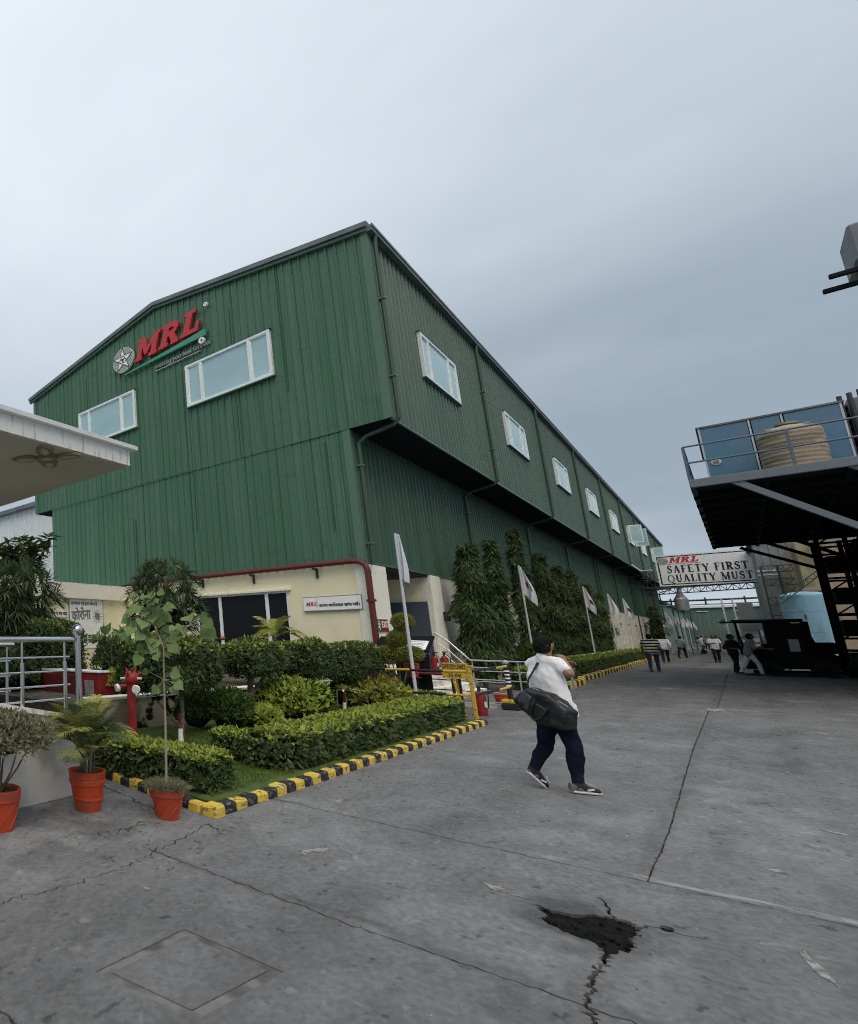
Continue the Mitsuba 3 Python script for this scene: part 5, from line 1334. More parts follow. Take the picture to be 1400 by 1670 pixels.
def extinguisher(label, x, y, z, h=.42, r=.075):
    k = thing('fire_extinguisher', label, 'fire extinguisher')
    part(k, 'cylinder', lathe([(0, 0), (r * .95, 0), (r, .02), (r, h * .78), (r * .7, h * .9), (r * .3, h * .94), (r * .3, h)], (x, y, z), 18), 'mat_red', smooth=40)
    part(k, 'valve', cat(box(x - .02, x + .02, y - .02, y + .02, z + h, z + h + .05), box(x - .02, x + .08, y - .012, y + .012, z + h + .05, z + h + .075)), 'mat_black')
    part(k, 'hose', tube([(x + .03, y - .02, z + h + .03), (x + r + .05, y - .04, z + h * .8), (x + r + .03, y - .05, z + h * .3)], .010, 6), 'mat_black')
    part(k, 'label_band', (lathe([(r * 1.01, h * .34), (r * 1.01, h * .56)], (x, y, z), 18)[0][:, :], lathe([(r * 1.01, h * .34), (r * 1.01, h * .56)], (x, y, z), 18)[1][[0, 1, 2, 18, 19, 20, 16, 17, 34, 35]]), 'mat_white')
extinguisher('red fire extinguisher standing on the small table behind the barrier, right of its twin', -4.36, 16.6, .80)
extinguisher('red fire extinguisher standing on the small table behind the barrier, left of its twin', -4.56, 16.6, .80, .40)
extinguisher('tall red fire extinguisher on the ground behind the yellow barrier post', -3.56, 15.5, 0, .52, .10)
tbk = thing('side_table', 'small dark table behind the barrier carrying the fire extinguishers', 'table')
part(tbk, 'tabletop', cbox(-4.95, -4.15, 16.3, 16.9, .755, .80, .008), 'mat_redpipe')
for x, y in ((-4.9, 16.35), (-4.2, 16.35), (-4.9, 16.85), (-4.2, 16.85)):
    part(tbk, 'leg', box(x - .025, x + .025, y - .025, y + .025, 0, .755), 'mat_black')
for x, y, lab in ((-3.62, 17.55, 'red pot standing by the striped bollard'), (-3.15, 21.0, 'red pot with a spiky plant right of the striped bollard'), (-5.05, 16.2, 'red pot on the ground behind the flagpole'), (-4.78, 15.75, 'orange-red pot raised on a stand under the cloud topiary')):
    k = pot(lab, (x, y, .72 if 'raised' in lab else 0), .10, .15, .30, 'bands')
    if 'raised' in lab:
        for dx in (-.09, .09): part(k, 'stand_leg', bar((x + dx, y, 0), (x + dx * .8, y, .72), .02), 'mat_black')
        part(k, 'stand_top', cbox(x - .14, x + .14, y - .14, y + .14, .70, .719, .004), 'mat_black')
k = thing('spiky_plant', 'spiky grey-green plant in the red pot right of the striped bollard', 'plant')
n = 60
a, e = rnd(n, 0, 6.28), rnd(n, .2, 1.4)
D = np.stack([np.cos(a) * np.cos(e), np.sin(a) * np.cos(e), np.sin(e)], 1)
part(k, 'foliage', ribbons(np.repeat([[-3.15, 21.0, .28]], n, 0), D, np.repeat([[0, 0, 1.0]], n, 0), .55, .035, .4, 4), 'mat_leaf_grey')
kb = thing('notice_kiosk', 'slanted notice board with a printed sheet on a dark stand beside the doorway', 'notice board')
part(kb, 'stand', cbox(-5.35, -4.75, 16.55, 16.95, 0, 1.22, .01), 'mat_dark')
part(kb, 'roof', (np.array([[-5.75, 16.4, 1.36], [-4.60, 16.4, 1.30], [-4.60, 17.0, 1.66], [-5.75, 17.0, 1.66], [-5.75, 16.4, 1.32], [-4.60, 16.4, 1.26], [-4.60, 17.0, 1.62], [-5.75, 17.0, 1.62]]), np.array([[0, 1, 2, 3], [7, 6, 5, 4], [0, 4, 5, 1], [1, 5, 6, 2], [2, 6, 7, 3], [3, 7, 4, 0]])), 'mat_dark')
o_, ux_, uy_ = np.array([-5.12, 16.41, 1.352]), np.array([1, 0, -.05]), unit(np.array([0, .6, .33]))
part(kb, 'printed_sheet', frame_to(extr(shapely.box(0, 0, .46, .42), 0, .008), o_, unit(ux_), uy_), 'mat_board', label='white printed sheet')
for i in range(5):
    part(kb, 'print_line', frame_to(extr(shapely.box(.05, .06 + i * .07, .40 - .05 * (i % 2), .085 + i * .07), .0082, .010), o_, unit(ux_), uy_), 'mat_inkgrey')

# ---------------------------------------------------------------- flags along the street
def flag(label, x, y, h, flutter=1.0, base=.0, mark=False, group=None, out=(1, .0)):
    k = thing('flagpole', label, 'flagpole', group)
    part(k, 'pole', tube([(x, y, base), (x, y, base + 1.6), (x, y, h)], [.034, .030, .024], 10), 'mat_pole', smooth=40)
    part(k, 'foot', cbox(x - .09, x + .09, y - .09, y + .09, base - .02, base + .06, .01), 'mat_plaster')
    ph = rng.uniform(0, 6)
    o = unit(np.array([out[0], out[1], 0.0]))
    q = np.array([-o[1], o[0], 0])
    def fn(u, v):   # u along the fly (folded), v down the hoist
        w = .06 + .30 * flutter * np.sin(np.clip(v, 0, 1) * PI * .62) ** 1.3
        r = u * w
        dep = .07 * np.sin(u * 9 + v * 3 + ph) * (.3 + v) * (u > 0) * np.minimum(1, u * 4)
        z = h - .02 - v * 1.02 - u * (.12 + .42 * v) * flutter
        return x + o[0] * (r + .024) + q[0] * dep, y + o[1] * (r + .024) + q[1] * dep, z
    fl = part(k, 'flag', grid(17, 22, fn), 'mat_flag', smooth=True)
    if mark:
        def fm(u, v):
            X, Y, Z = fn(.30 + .50 * u, .48 + .20 * v)
            return X - q[0] * .006 + .004, Y - .006, Z
        part(fl, 'printed_mark', grid(6, 4, fm), 'mat_redpipe', smooth=True)
    return k


flag('nearest white flag hanging furled on a white pole in front of the doorway', -4.42, 14.62, 3.94, .20)
flag('white flag with a dark red mark on the pole behind the walking man', -4.60, 27.3, 4.2, .85, mark=True)
flag('white flag on the pole among the ashoka trees, third from the near end', -4.60, 40.7, 4.15, .85, mark=True)
flag('white flag on the pole beyond the last ashoka trees, fourth from the near end', -4.60, 49.2, 4.16, .95)
flag('white flag fifth from the near end, in front of the cream yard wall', -4.60, 56.2, 4.18, 1.0, mark=True)
for i, y in enumerate((89.0, 97.5, 106, 115, 125, 135.5)):
    flag(('first', 'second', 'third', 'fourth', 'fifth', 'last')[i] + ' of the six small white flags far down the street, counted from the near end', -4.60, y, 4.17, 1.1, group='far flags at the end of the street')


# ---------------------------------------------------------------- ashoka trees
def ashoka(label, x, y, h, r, n, z0=.35, lean=0.0, cat_='tree'):
    k = thing('ashoka_tree', label, cat_)
    part(k, 'trunk', tube([(x, y, 0), (x + lean * .5, y, h * .5), (x + lean, y, h * .93)], [.07, .05, .02], 8), 'mat_bark')
    t = rng.uniform(0, 1, n) ** .85
    a = rnd(n, 0, 2 * PI)
    prof = np.sin(PI * np.clip(.10 + .88 * (1 - t) ** .85, 0, 1)) ** .6 * (1 - .74 * t) * (.74 + .26 * np.sin(t * 21 + x * 5 + a))
    rr = r * prof * (.75 + .7 * meshkit.fbm(np.stack([np.cos(a) * 1.5 + x, np.sin(a) * 1.5 + y, t * 7], -1), 3)) * rng.uniform(.35, 1.0, n) ** .6
    z = z0 + (h - z0) * t
    p = np.stack([x + lean * t + rr * np.cos(a), y + rr * np.sin(a), z], 1)
    D = unit(np.stack([np.cos(a) * .45, np.sin(a) * .45, -np.full(n, .62) + .5 * (t > .93)], 1) + rdir(n) * .55)
    part(k, 'crown', ribbons(p, D, np.stack([np.cos(a), np.sin(a), np.full(n, .5)], 1) + rdir(n) * .4, .27 * rng.uniform(.5, 1.0, n), .040, .25, 3, .12), 'mat_leaf_ashoka')
    m = n // 7
    part(k, 'young_leaves', ribbons(p[:m] + np.stack([np.cos(a[:m]), np.sin(a[:m]), a[:m] * 0], 1) * .06, D[:m], np.stack([np.cos(a[:m]), np.sin(a[:m]), np.full(m, .5)], 1) + rdir(m) * .4, .22, .042, .2, 3, .12), 'mat_leaf_hedge')
    zz = np.linspace(0, 1, 9)
    pc = np.sin(PI * np.clip(.12 + .86 * (1 - zz) ** .85, 0, 1)) ** .55 * (1 - .55 * zz) * r * .42
    part(k, 'foliage_core', tube(np.stack([x + lean * zz, zz * 0 + y, z0 + .2 + (h - z0 - .5) * zz], 1), np.maximum(pc, .03), 9), 'mat_inner')


for x, y, h, r, n, lab in ((-5.15, 23.3, 4.55, .92, 5200, 'nearest ashoka tree, broad and dense, right beside the doorway column'), (-5.05, 26.0, 5.05, .50, 3000, 'slimmer ashoka tree second from the doorway'), (-5.0, 29.6, 5.85, .52, 3400, 'tallest ashoka tree with a thin pointed top, behind the second flagpole'),
                           (-5.2, 35.0, 5.35, .72, 3200, 'full ashoka tree just right of the second flag'), (-5.15, 38.6, 5.05, .62, 2600, 'ashoka tree left of the third flag'), (-5.3, 43.5, 5.15, .80, 2800, 'ashoka tree close behind the third flagpole'), (-5.2, 47.0, 4.6, .72, 2200, 'last ashoka tree of the near row, before the cream wall'),
                           (-5.25, 51.5, 4.3, .8, 2200, 'small ashoka tree standing alone in front of the pale yard wall'), (-5.2, 86.5, 4.6, 1.5, 1800, 'lone dark ashoka tree far along the hall beyond the cream wall')):
    ashoka(lab, x, y, h, r, int(n * 1.25))

# roadside hedges beyond the barrier
for (x0, x1, y0, y1, h, n, lab) in ((-4.6, -3.75, 23.6, 28.0, .62, 5200, 'roadside hedge by the walking man, first beyond the doorway'), (-4.75, -4.0, 29.9, 46.0, .72, 9000, 'long roadside hedge below the ashoka trees'), (-5.1, -4.3, 46.6, 63.0, .72, 5000, 'farthest roadside hedge, near the man in stripes')):
    k = thing('roadside_hedge', lab, 'hedge')
    clipped(k, (x0, y0, .02), (x1, y1, h), n, .11, 'mat_leaf_hedge', bump=.12, fresh=.28, pw=8)
shrub('dark round shrub under the ashoka trees, left of the second flagpole', (-4.45, 26.6, .75), .62, 1500, .14, 'mat_leaf_dark', (1, 1.2, 1), foot=0)
lw = solo('yard_low_wall', cat(box(-4.95, -4.80, 30.5, 62, 0, .78)), 'mat_plaster', 'low pale wall behind the long roadside hedge', 'wall')

# fallen leaves along the kerb and round the pots
n = 260
fx = np.concatenate([KX + .02 + np.abs(rng.normal(size=n // 2)) * .25, rng.uniform(-4.4, -2.6, n - n // 2)])
fy = np.concatenate([rng.uniform(5, 14, n // 2), rng.uniform(3.2, 5.0, n - n // 2)])
ok = np.array([not garden_area.buffer(.03).contains(Point(a, b)) for a, b in zip(fx, fy)])
fx, fy = fx[ok], fy[ok]; n = len(fx)
D = np.stack([rnd(n), rnd(n), rnd(n) * .15], 1)
fl_ = part(None, 'fallen_leaves', leaves(np.stack([fx, fy, np.full(n, .008)], 1), D, np.repeat([[0, 0, 1.0]], n, 0) + rdir(n) * .3, rnd(n, .02, .05), rnd(n, .012, .022), .2), 'mat_leaf_grey')
labels[fl_] = {'kind': 'stuff', 'label': 'dry fallen leaves lying along the kerb and round the pots', 'category': 'leaves'}

# ---------------------------------------------------------------- the right side of the street
def lattice(holder, name, a, b, depth, bays, w=.07, mat='mat_truss', side=(0, 1, 0), thick=0):
    """a flat lattice girder between a and b: two chords and zig-zag webs"""
    a, b = np.array(a, float), np.array(b, float)
    dn = np.array([0, 0, -depth])
    part(holder, name + '_chord', bar(a, b, w, w), mat)
    part(holder, name + '_chord', bar(a + dn, b + dn, w, w), mat)
    for i in range(bays):
        p, q = a + (b - a) * i / bays, a + (b - a) * (i + 1) / bays
        part(holder, name + '_web', bar(p, q + dn, w * .6), mat) if i % 2 == 0 else part(holder, name + '_web', bar(p + dn, q, w * .6), mat)
        part(holder, name + '_web', bar(q, q + dn, w * .5), mat)


plat = thing('steel_platform', 'dark steel platform on the right, carrying a tank and a blue housing above the road', 'platform')
PX0, PX1, PY0, PY1, PZ = -.34, 9.0, 25.0, 44.0, 5.98
part(plat, 'deck', box(PX0 + .06, PX1, PY0 + .12, PY1, PZ - .06, PZ), 'mat_deck')
part(plat, 'edge_beam', cbox(PX0, PX1, PY0, PY0 + .12, PZ - .20, PZ + .03, .01), 'mat_platform_edge', label='pale grey edge beam along the near side')
part(plat, 'edge_beam', cbox(PX0, PX0 + .10, PY0 + .12, PY1, PZ - .20, PZ + .02, .01), 'mat_platform')
for i in range(10):
    y = PY0 + 1.75 * (i + 1)
    part(plat, 'cross_beam', box(PX0 + .0, PX1, y, y + .14, PZ - .28, PZ - .06), 'mat_darksteel')
for x in (.9, 2.2, 3.5, 5.0):
    part(plat, 'joist', box(x, x + .1, PY0 + .12, PY1, PZ - .22, PZ - .065), 'mat_darksteel')
part(plat, 'brace', bar((.40, 25.12, 5.84), (3.3, 25.12, 3.15), .16, .14), 'mat_platform_edge', label='grey slanting brace under the near edge')
part(plat, 'brace', bar((2.2, 25.14, 5.82), (3.8, 25.14, 4.4), .12, .12), 'mat_platform_edge')
for y, x0, z0, x1, z1 in ((43.6, .45, 5.72, 2.45, 4.50), (41.5, 1.05, 5.72, 2.6, 4.62), (39.5, 1.5, 5.7, 2.7, 4.75)):
    part(plat, 'brace', bar((x0, y, z0), (x1, y, z1), .16, .12), 'mat_darksteel')
for x, y in ((4.2, 25.3), (4.2, 33.0), (4.2, 41), (8.6, 25.3), (8.6, 43.6)):
    part(plat, 'column', cbox(x - .14, x + .14, y - .14, y + .14, 0, PZ - .07, .01), 'mat_darksteel')
rl = thing('platform_railing', 'blue-grey pipe railing along the edge of the steel platform', 'railing')
for z in (1.0, .52):
    part(rl, 'rail', tube([(PX0 + .02, PY0 + .04, PZ + z), (PX1, PY0 + .04, PZ + z)], .026, 8), 'mat_rail_blue', smooth=40)
    part(rl, 'side_rail', tube([(PX0 + .03, PY0 + .1, PZ + z), (PX0 + .03, PY1, PZ + z)], .022, 8), 'mat_rail_blue', smooth=40)
for x in (PX0 + .02, 1.42, 2.9, 4.4, 6, 7.5):
    part(rl, 'post', cbox(x - .025, x + .025, PY0 + .015, PY0 + .065, PZ + .03, PZ + 1.0, .004), 'mat_rail_blue')
for i in range(1, 11):
    part(rl, 'side_post', box(PX0 + .01, PX0 + .05, PY0 + 1.85 * i, PY0 + 1.85 * i + .05, PZ + .02, PZ + 1.0), 'mat_rail_blue')
# tank on the platform
tk = thing('water_tank', 'dirty cream ribbed plastic water tank standing on the steel platform', 'water tank')
cx, cy = 1.50, 26.05
prof = [(.0, 0), (.53, 0)]
for i in range(9):
    z = .06 + i * .115
    prof += [(.535, z), (.545, z + .03), (.545, z + .05), (.535, z + .08)]
prof += [(.525, 1.10), (.50, 1.16), (.36, 1.24), (.16, 1.29), (.15, 1.34), (0.0, 1.35)]
part(tk, 'body', lathe(prof, (cx, cy, PZ + .01), 48), 'mat_tank', smooth=30)
part(tk, 'lid', lathe([(.19, 1.325), (.20, 1.33), (.20, 1.375), (.17, 1.385), (0, 1.39)], (cx, cy, PZ + .01), 24), 'mat_tank', smooth=30)
for a in (.5, 2.2, 3.9, 5.4):
    part(tk, 'lug', cbox(cx + .46 * math.cos(a) - .05, cx + .46 * math.cos(a) + .05, cy + .46 * math.sin(a) - .04, cy + .46 * math.sin(a) + .04, PZ + 1.15, PZ + 1.24, .01), 'mat_tank')
# blue housing behind the tank
ct = thing('blue_housing', 'blue metal-clad housing with pale strips and a small round light on the steel platform', 'equipment housing')
BX0, BX1, BY, BZ0, BZ1 = .02, 2.48, 27.0, PZ + .02, 7.93
part(ct, 'core', box(BX0 + .02, BX1 - .02, BY + .03, BY + 5, BZ0, BZ1 - .03), 'mat_dark')
for a, b in ((BX0, .93), (.97, 1.49), (1.53, BX1)):
    part(ct, 'panel', cbox(a + .02, b - .01, BY, BY + .03, BZ0 + .02, BZ1 - .06, .006), 'mat_container')
part(ct, 'side_panel', box(BX0 + .0, BX0 + .018, BY + .02, BY + 5, BZ0, BZ1 - .05), 'mat_container')
for x in (BX0 + .015, .95, 1.51, BX1 - .02):
    part(ct, 'strip', box(x - .018, x + .018, BY - .012, BY - .001, BZ0, BZ1 - .05), 'mat_container_trim')
part(ct, 'roof', box(BX0 - .04, BX1 + .04, BY - .03, BY + 5.05, BZ1 - .05, BZ1), 'mat_ridge')
v, f = lathe([(0.10, 0), (.10, .02), (.07, .03), (.0, .03)], (0, 0, 0), 20)
part(ct, 'round_light', frame_to((v, f), (.22, BY - .001, 6.78), (1, 0, 0), (0, 0, 1)), 'mat_container_trim', label='small round bulkhead light')
part(ct, 'light_lens', box(.17, .27, BY - .04, BY - .031, 6.73, 6.83), 'mat_tank')
# machinery right of the housing
cool = thing('rooftop_cooler', 'grey louvred machine on the platform beyond the blue housing, cut by the picture edge', 'machine')
part(cool, 'body', cbox(2.62, 4.6, 27.6, 29.5, PZ + .02, 8.1, .03), 'mat_grey_wall')
for i in range(9):
    part(cool, 'louvre', box(2.56, 2.62, 27.7, 29.4, PZ + .3 + i * .2, PZ + .36 + i * .2), 'mat_truss')
for x in (2.50, 2.66, 2.82):
    part(cool, 'pipe', tube([(x, 27.4, PZ), (x, 27.4, 7.4 + x * .3)], .045, 8), 'mat_truss')

# black lattice tower and machine bank under the platform
tw = thing('lattice_tower', 'black steel lattice rack under the right-hand platform, daylight showing through its bays', 'steel frame')
for x, y in ((2.30, 40.5), (2.30, 42.5), (2.95, 40.5), (2.95, 42.5), (3.6, 40.5), (3.6, 42.5)):
    part(tw, 'upright', box(x - .06, x + .06, y - .06, y + .06, 0, 5.6), 'mat_darksteel')
for i in range(11):
    z = .55 + i * .48
    for y in (40.5, 42.5):
        part(tw, 'rung', box(2.36, 3.54, y - .04, y + .04, z - .04, z + .04), 'mat_darksteel')
    if i % 2 == 0:
        part(tw, 'diagonal', bar((2.36, 40.44, z), (2.9, 40.44, z + .48), .05), 'mat_darksteel')
        part(tw, 'diagonal', bar((3.5, 40.44, z), (3.0, 40.44, z + .48), .05), 'mat_darksteel')
for i in range(4):
    part(tw, 'machine_box', cbox(2.45, 3.5, 41.0, 42.3, .3 + i * 1.3, .95 + i * 1.3, .03), 'mat_darksteel')
mb = thing('machine_bank', 'dark bank of machinery in the shade under the platform at the right edge', 'machine')
part(mb, 'casing', cbox(3.7, 8.8, 33, 46, 0, 5.55, .05), 'mat_dark')
part(mb, 'plinth', cbox(2.35, 3.69, 37.5, 46, 0, .75, .05), 'mat_darksteel')
for i in range(5):
    part(mb, 'duct', tube([(3.55, 38 + i * 1.5, .75), (3.5, 38 + i * 1.5, 3.5), (3.3, 38.5 + i * 1.5, 5.5)], .12, 8), 'mat_darksteel')
vg = thing('verge_shrub', 'dark green shrub at the right kerb, cut by the picture edge', 'shrub')
bush(vg, (2.95, 40.0, .35), .6, 700, .22, 'mat_leaf_dark', (1, 2.2, .8))

# grey duct block with two bars, top right
dk = thing('duct_block', 'grey duct end with two dark bars at the upper right edge of the picture', 'duct')
part(dk, 'duct', cbox(2.42, 3.9, 19.9, 21.2, 9.05, 9.86, .04), 'mat_grey_wall')
part(dk, 'bar', cbox(2.09, 4.2, 19.95, 20.05, 8.86, 8.95, .01), 'mat_darksteel')
part(dk, 'bar', cbox(2.02, 4.2, 20.35, 20.45, 8.72, 8.81, .01), 'mat_darksteel')
part(dk, 'mast', cbox(3.5, 3.8, 20.1, 20.4, 0, 9.04, .02), 'mat_darksteel')

# light blue storage tank and walls behind
lb = thing('storage_tank', 'pale blue upright storage tank behind the dark vehicle', 'storage tank')
part(lb, 'body', lathe([(.0, 0), (.80, 0), (.80, 3.25), (.76, 3.37), (.46, 3.52), (0, 3.57)], (2.19, 52.9, .42), 40), 'mat_tank_blue', smooth=30)
for z in (.9, 1.8, 2.9):
    part(lb, 'band', lathe([(.80, 0), (.815, .01), (.815, .05), (.80, .06)], (2.19, 52.9, z), 40), 'mat_tank_blue')
part(lb, 'saddle', cbox(1.35, 3.0, 52.1, 53.7, 0, .42, .02), 'mat_plaster')
part(lb, 'stencil', box(2.05, 2.10, 52.07, 52.10, 2.5, 2.75), 'mat_ink')
yw = thing('yellow_pier', 'tall yellowish pier and wall behind the pale blue tank', 'building')
part(yw, 'pier', box(2.42, 3.30, 55.0, 56.0, 0, 7.2), 'mat_yellow_wall')
part(yw, 'wall', box(3.31, 9.0, 55.3, 70, 0, 7.6), 'mat_beige_wall')
part(yw, 'side_pier', box(1.82, 2.25, 60.0, 61.0, 0, 5.75), 'mat_yellow_wall')
part(yw, 'ledge', box(2.30, 3.42, 54.9, 55.0, 4.1, 4.3), 'mat_beige_wall')
part(yw, 'upper_wall', box(2.26, 3.3, 56.2, 66, 3.8, 7.0), 'mat_beige_wall')
gw = thing('grey_shed', 'grey metal shed behind the sign at the right', 'building')
part(gw, 'wall', sheet(ribbed(1.28, 6.0, .4, .04), (0, 70, 0), (1, 0, 0), (0, -1, 0), 0, 8.8), 'mat_grey_wall')
part(gw, 'end_wall', box(1.30, 6.0, 70.05, 95, 0, 8.7), 'mat_grey_wall')
part(gw, 'roof', box(1.1, 6.2, 69.7, 95.2, 8.8, 9.0), 'mat_truss')
part(gw, 'pipe_run', tube([(1.2, 69.5, 6.3), (4.5, 69.5, 6.3)], .09, 8), 'mat_galv')
part(gw, 'pipe_run', tube([(1.2, 69.4, 6.0), (4.5, 69.4, 6.0)], .06, 8), 'mat_galv')
pr2 = thing('pipe_rack', 'open lattice pipe rack of thin steel beside the yellow pier', 'steel frame')
for z in (3.9, 5.0, 5.8):
    lattice(pr2, 'girder', (1.15, 57.5, z), (2.8, 57.5, z), .38, 6, .045)
lattice(pr2, 'strut', (1.4, 52.0, 3.6), (2.9, 52.0, 5.15), .30, 6, .045)
for x in (1.15, 1.75, 2.8):
    part(pr2, 'upright', box(x - .04, x + .04, 57.46, 57.54, 0, 5.8), 'mat_truss')
for i in range(6):
    part(pr2, 'step', box(1.2, 1.7, 57.4, 57.6, .4 + i * .6, .45 + i * .6), 'mat_truss')

# SAFETY FIRST sign on its gantry
SYY = 82.0
sgn = thing('safety_sign', 'wide white sign reading SAFETY FIRST QUALITY MUST hung high across the works road', 'sign')
sx0, sx1, sz0, sz1 = -4.18, 1.86, 6.28, 9.20
part(sgn, 'board', box(sx0, sx1, SYY, SYY + .12, sz0, sz1), 'mat_board')
bw = .09
o = .12
part(sgn, 'border_line', cat(box(sx0 + o, sx1 - o, SYY - .012, SYY - .001, sz1 - o - bw, sz1 - o), box(sx0 + o, sx1 - o, SYY - .012, SYY - .001, sz0 + o, sz0 + o + bw), box(sx0 + o, sx0 + o + bw, SYY - .012, SYY - .001, sz0 + o + bw, sz1 - o - bw), box(sx1 - o - bw, sx1 - o, SYY - .012, SYY - .001, sz0 + o + bw, sz1 - o - bw)), 'mat_ink')
for s, x0, x1, z0, h in (('SAFETY FIRST', -3.55, 1.08, 7.48, .70), ('QUALITY MUST', -3.62, 1.20, 6.62, .68)):
    g, w = serif_text(s, 1.55, .10)
    g = affinity.scale(g, (x1 - x0) / w, h, origin=(0, 0))
    part(sgn, 'lettering', frame_to(extr(g, 0, .02), (x0, SYY - .001, z0), FX, FZ), 'mat_ink', label=f'black roman capitals {s}')
x = -3.35
for ch in 'MRL':
    g, w = slab_letter(ch)
    part(sgn, 'logo_letter', stamp(g, (x, SYY - .001, 8.42), FX, FZ, .52, .02, .98), 'mat_redletter'); x += w * .52 * .98 + .04
part(sgn, 'logo_disc', frame_to(extr(Point(0, 0).buffer(.34), 0, .015), (-3.72, SYY - .001, 8.62), FX, FZ), 'mat_galv')
part(sgn, 'logo_line', box(-3.5, -1.5, SYY - .016, SYY - .001, 8.30, 8.345), 'mat_redletter')
gn = thing('sign_gantry', 'lattice steel gantry behind the safety sign, from the hall across the road', 'gantry')
lattice(gn, 'girder', (XW, SYY + .3, 6.95), (3.0, SYY + .3, 6.95), .7, 18, .09)
for z in (8.9, 7.4):
    part(gn, 'sign_tie', bar((-1.2, SYY + .13, z), (-1.2, SYY + .29, 6.8), .06), 'mat_truss')
for x in (-3.5, 1.2):
    part(gn, 'hanger', box(x - .05, x + .05, SYY + .13, SYY + .22, 6.2, 9.1), 'mat_truss')
part(gn, 'column', box(2.9, 3.1, SYY + .2, SYY + .4, 0, 6.95), 'mat_truss')
br_ = thing('hall_bracket', 'pale-edged lattice bracket jutting from the hall at the left of the safety sign', 'bracket')
lattice(br_, 'girder', (XO + .02, 76, HB - .15), (-4.1, 76, HB - .15), .62, 4, .07)
lattice(br_, 'girder', (XO + .02, 79, HB - .15), (-4.3, 79, HB - .15), .62, 3, .07)
part(br_, 'edge_angle', bar((XO + .05, 70, HB - .02), (XO + .1, 76, HB - .12), .10), 'mat_frame')
part(br_, 'edge_angle', bar((XO + .1, 76, HB - .08), (-4.1, 76, HB - .08), .07), 'mat_frame')
g2 = thing('pipe_gantry', 'second lattice gantry spanning the road beyond the safety sign', 'gantry')
lattice(g2, 'girder', (-6.0, 95, 6.72), (3.4, 95, 7.05), .58, 22, .10)
part(g2, 'column', box(3.2, 3.4, 94.9, 95.1, 0, 7.0), 'mat_truss')
part(g2, 'column', box(-5.6, -5.4, 94.9, 95.1, 0, 6.7), 'mat_truss')
part(g2, 'pipe', tube([(-6, 95.4, 6.9), (3.4, 95.4, 7.2)], .12, 8), 'mat_galv')
g3 = thing('pipe_bridge', 'thin pipe bridge crossing the road in front of the far green shed', 'gantry')
part(g3, 'pipe', tube([(-6, 110, 5.95), (4, 110, 6.05)], .11, 8), 'mat_truss')
part(g3, 'pipe', tube([(-6, 110, 5.45), (4, 110, 5.5)], .07, 8), 'mat_galv')
for x in (-5, -2.3, .6, 3.4):
    part(g3, 'post', box(x - .07, x + .07, 109.9, 110.1, 0 if x in (-5, 3.4) else 5.4, 6.3), 'mat_truss')
hp = thing('dust_hopper', 'galvanised dust hopper with a conical top hanging beside the road below the far gantry', 'hopper')
part(hp, 'drum', lathe([(.0, 4.35), (.48, 4.4), (.52, 5.5), (.50, 5.6)], (-3.62, 95.6, 0), 24), 'mat_galv', smooth=30)
part(hp, 'cone', lathe([(.50, 5.6), (.18, 6.25), (.15, 6.9), (0, 6.9)], (-3.62, 95.6, 0), 24), 'mat_galv', smooth=30)
for s in (-1, 1):
    part(hp, 'leg', bar((-3.62 + .4 * s, 95.6, 0), (-3.62 + .4 * s, 95.6, 4.5), .07), 'mat_truss')
# the far end of the street
fs = thing('far_green_shed', 'grey-green metal shed closing the far end of the works road', 'building')
for k in range(14):
    part(fs, 'wall_sheet', sheet(ribbed(-9 + k, -8.02 + k, .5, .05), (0, 160 + .01 * (k % 2), 0), (1, 0, 0), (0, -1, 0), 0, 6.6), 'mat_far_green')
part(fs, 'roof', box(-9.4, 5.4, 159.6, 190, 6.6, 6.95), 'mat_frame')
part(fs, 'core', box(-8.9, 4.9, 160.1, 190, 0, 6.55), 'mat_far_green')
for x in (-4.6, -.6):
    part(fs, 'strip_light', box(x, x + 1.3, 159.8, 159.9, 5.9, 6.0), 'mat_white')
part(fs, 'plate', box(-2.1, -1.6, 159.8, 159.85, 4.1, 4.5), 'mat_ink')
sb = thing('stair_block', 'small grey stair block and white-framed hut on the right before the far shed', 'building')
part(sb, 'block', box(-.1, .95, 100, 104, 2.2, 5.2), 'mat_grey_wall')
part(sb, 'base', box(.2, 1.2, 100.3, 104, 0, 2.19), 'mat_frame')
for x in (-.3, -1.0):
    part(sb, 'white_pipe', tube([(x, 99, 0), (x, 99, 5.6)], .06, 8), 'mat_frame')
part(sb, 'stair_rail', bar((-1.3, 99, 2.6), (-.1, 99, 3.6), .07), 'mat_frame')
hall2 = thing('far_hall', 'dim green hall continuing beyond the end of the long factory hall on the left', 'building')
part(hall2, 'wall', box(-16, -6.2, 112, 160, 0, 6.0), 'mat_far_green')
part(hall2, 'roof', box(-16.3, -5.9, 111.7, 160, 6.0, 6.3), 'mat_truss')
rs = thing('right_shed', 'plain grey shed along the right of the works road behind the pipe racks', 'building')
part(rs, 'wall', box(3.6, 14, 96, 160, 0, 7.5), 'mat_grey_wall')
part(rs, 'roof', box(3.3, 14.3, 95.7, 160, 7.5, 7.8), 'mat_truss')

# ---------------------------------------------------------------- dark works vehicle under the platform
vh = thing('works_vehicle', 'dark canopied works vehicle parked in the shade under the platform', 'vehicle')
VX, VY = .35, 40.0


def vpart(name, m, mat, **k): return part(vh, name, m, mat, **k)


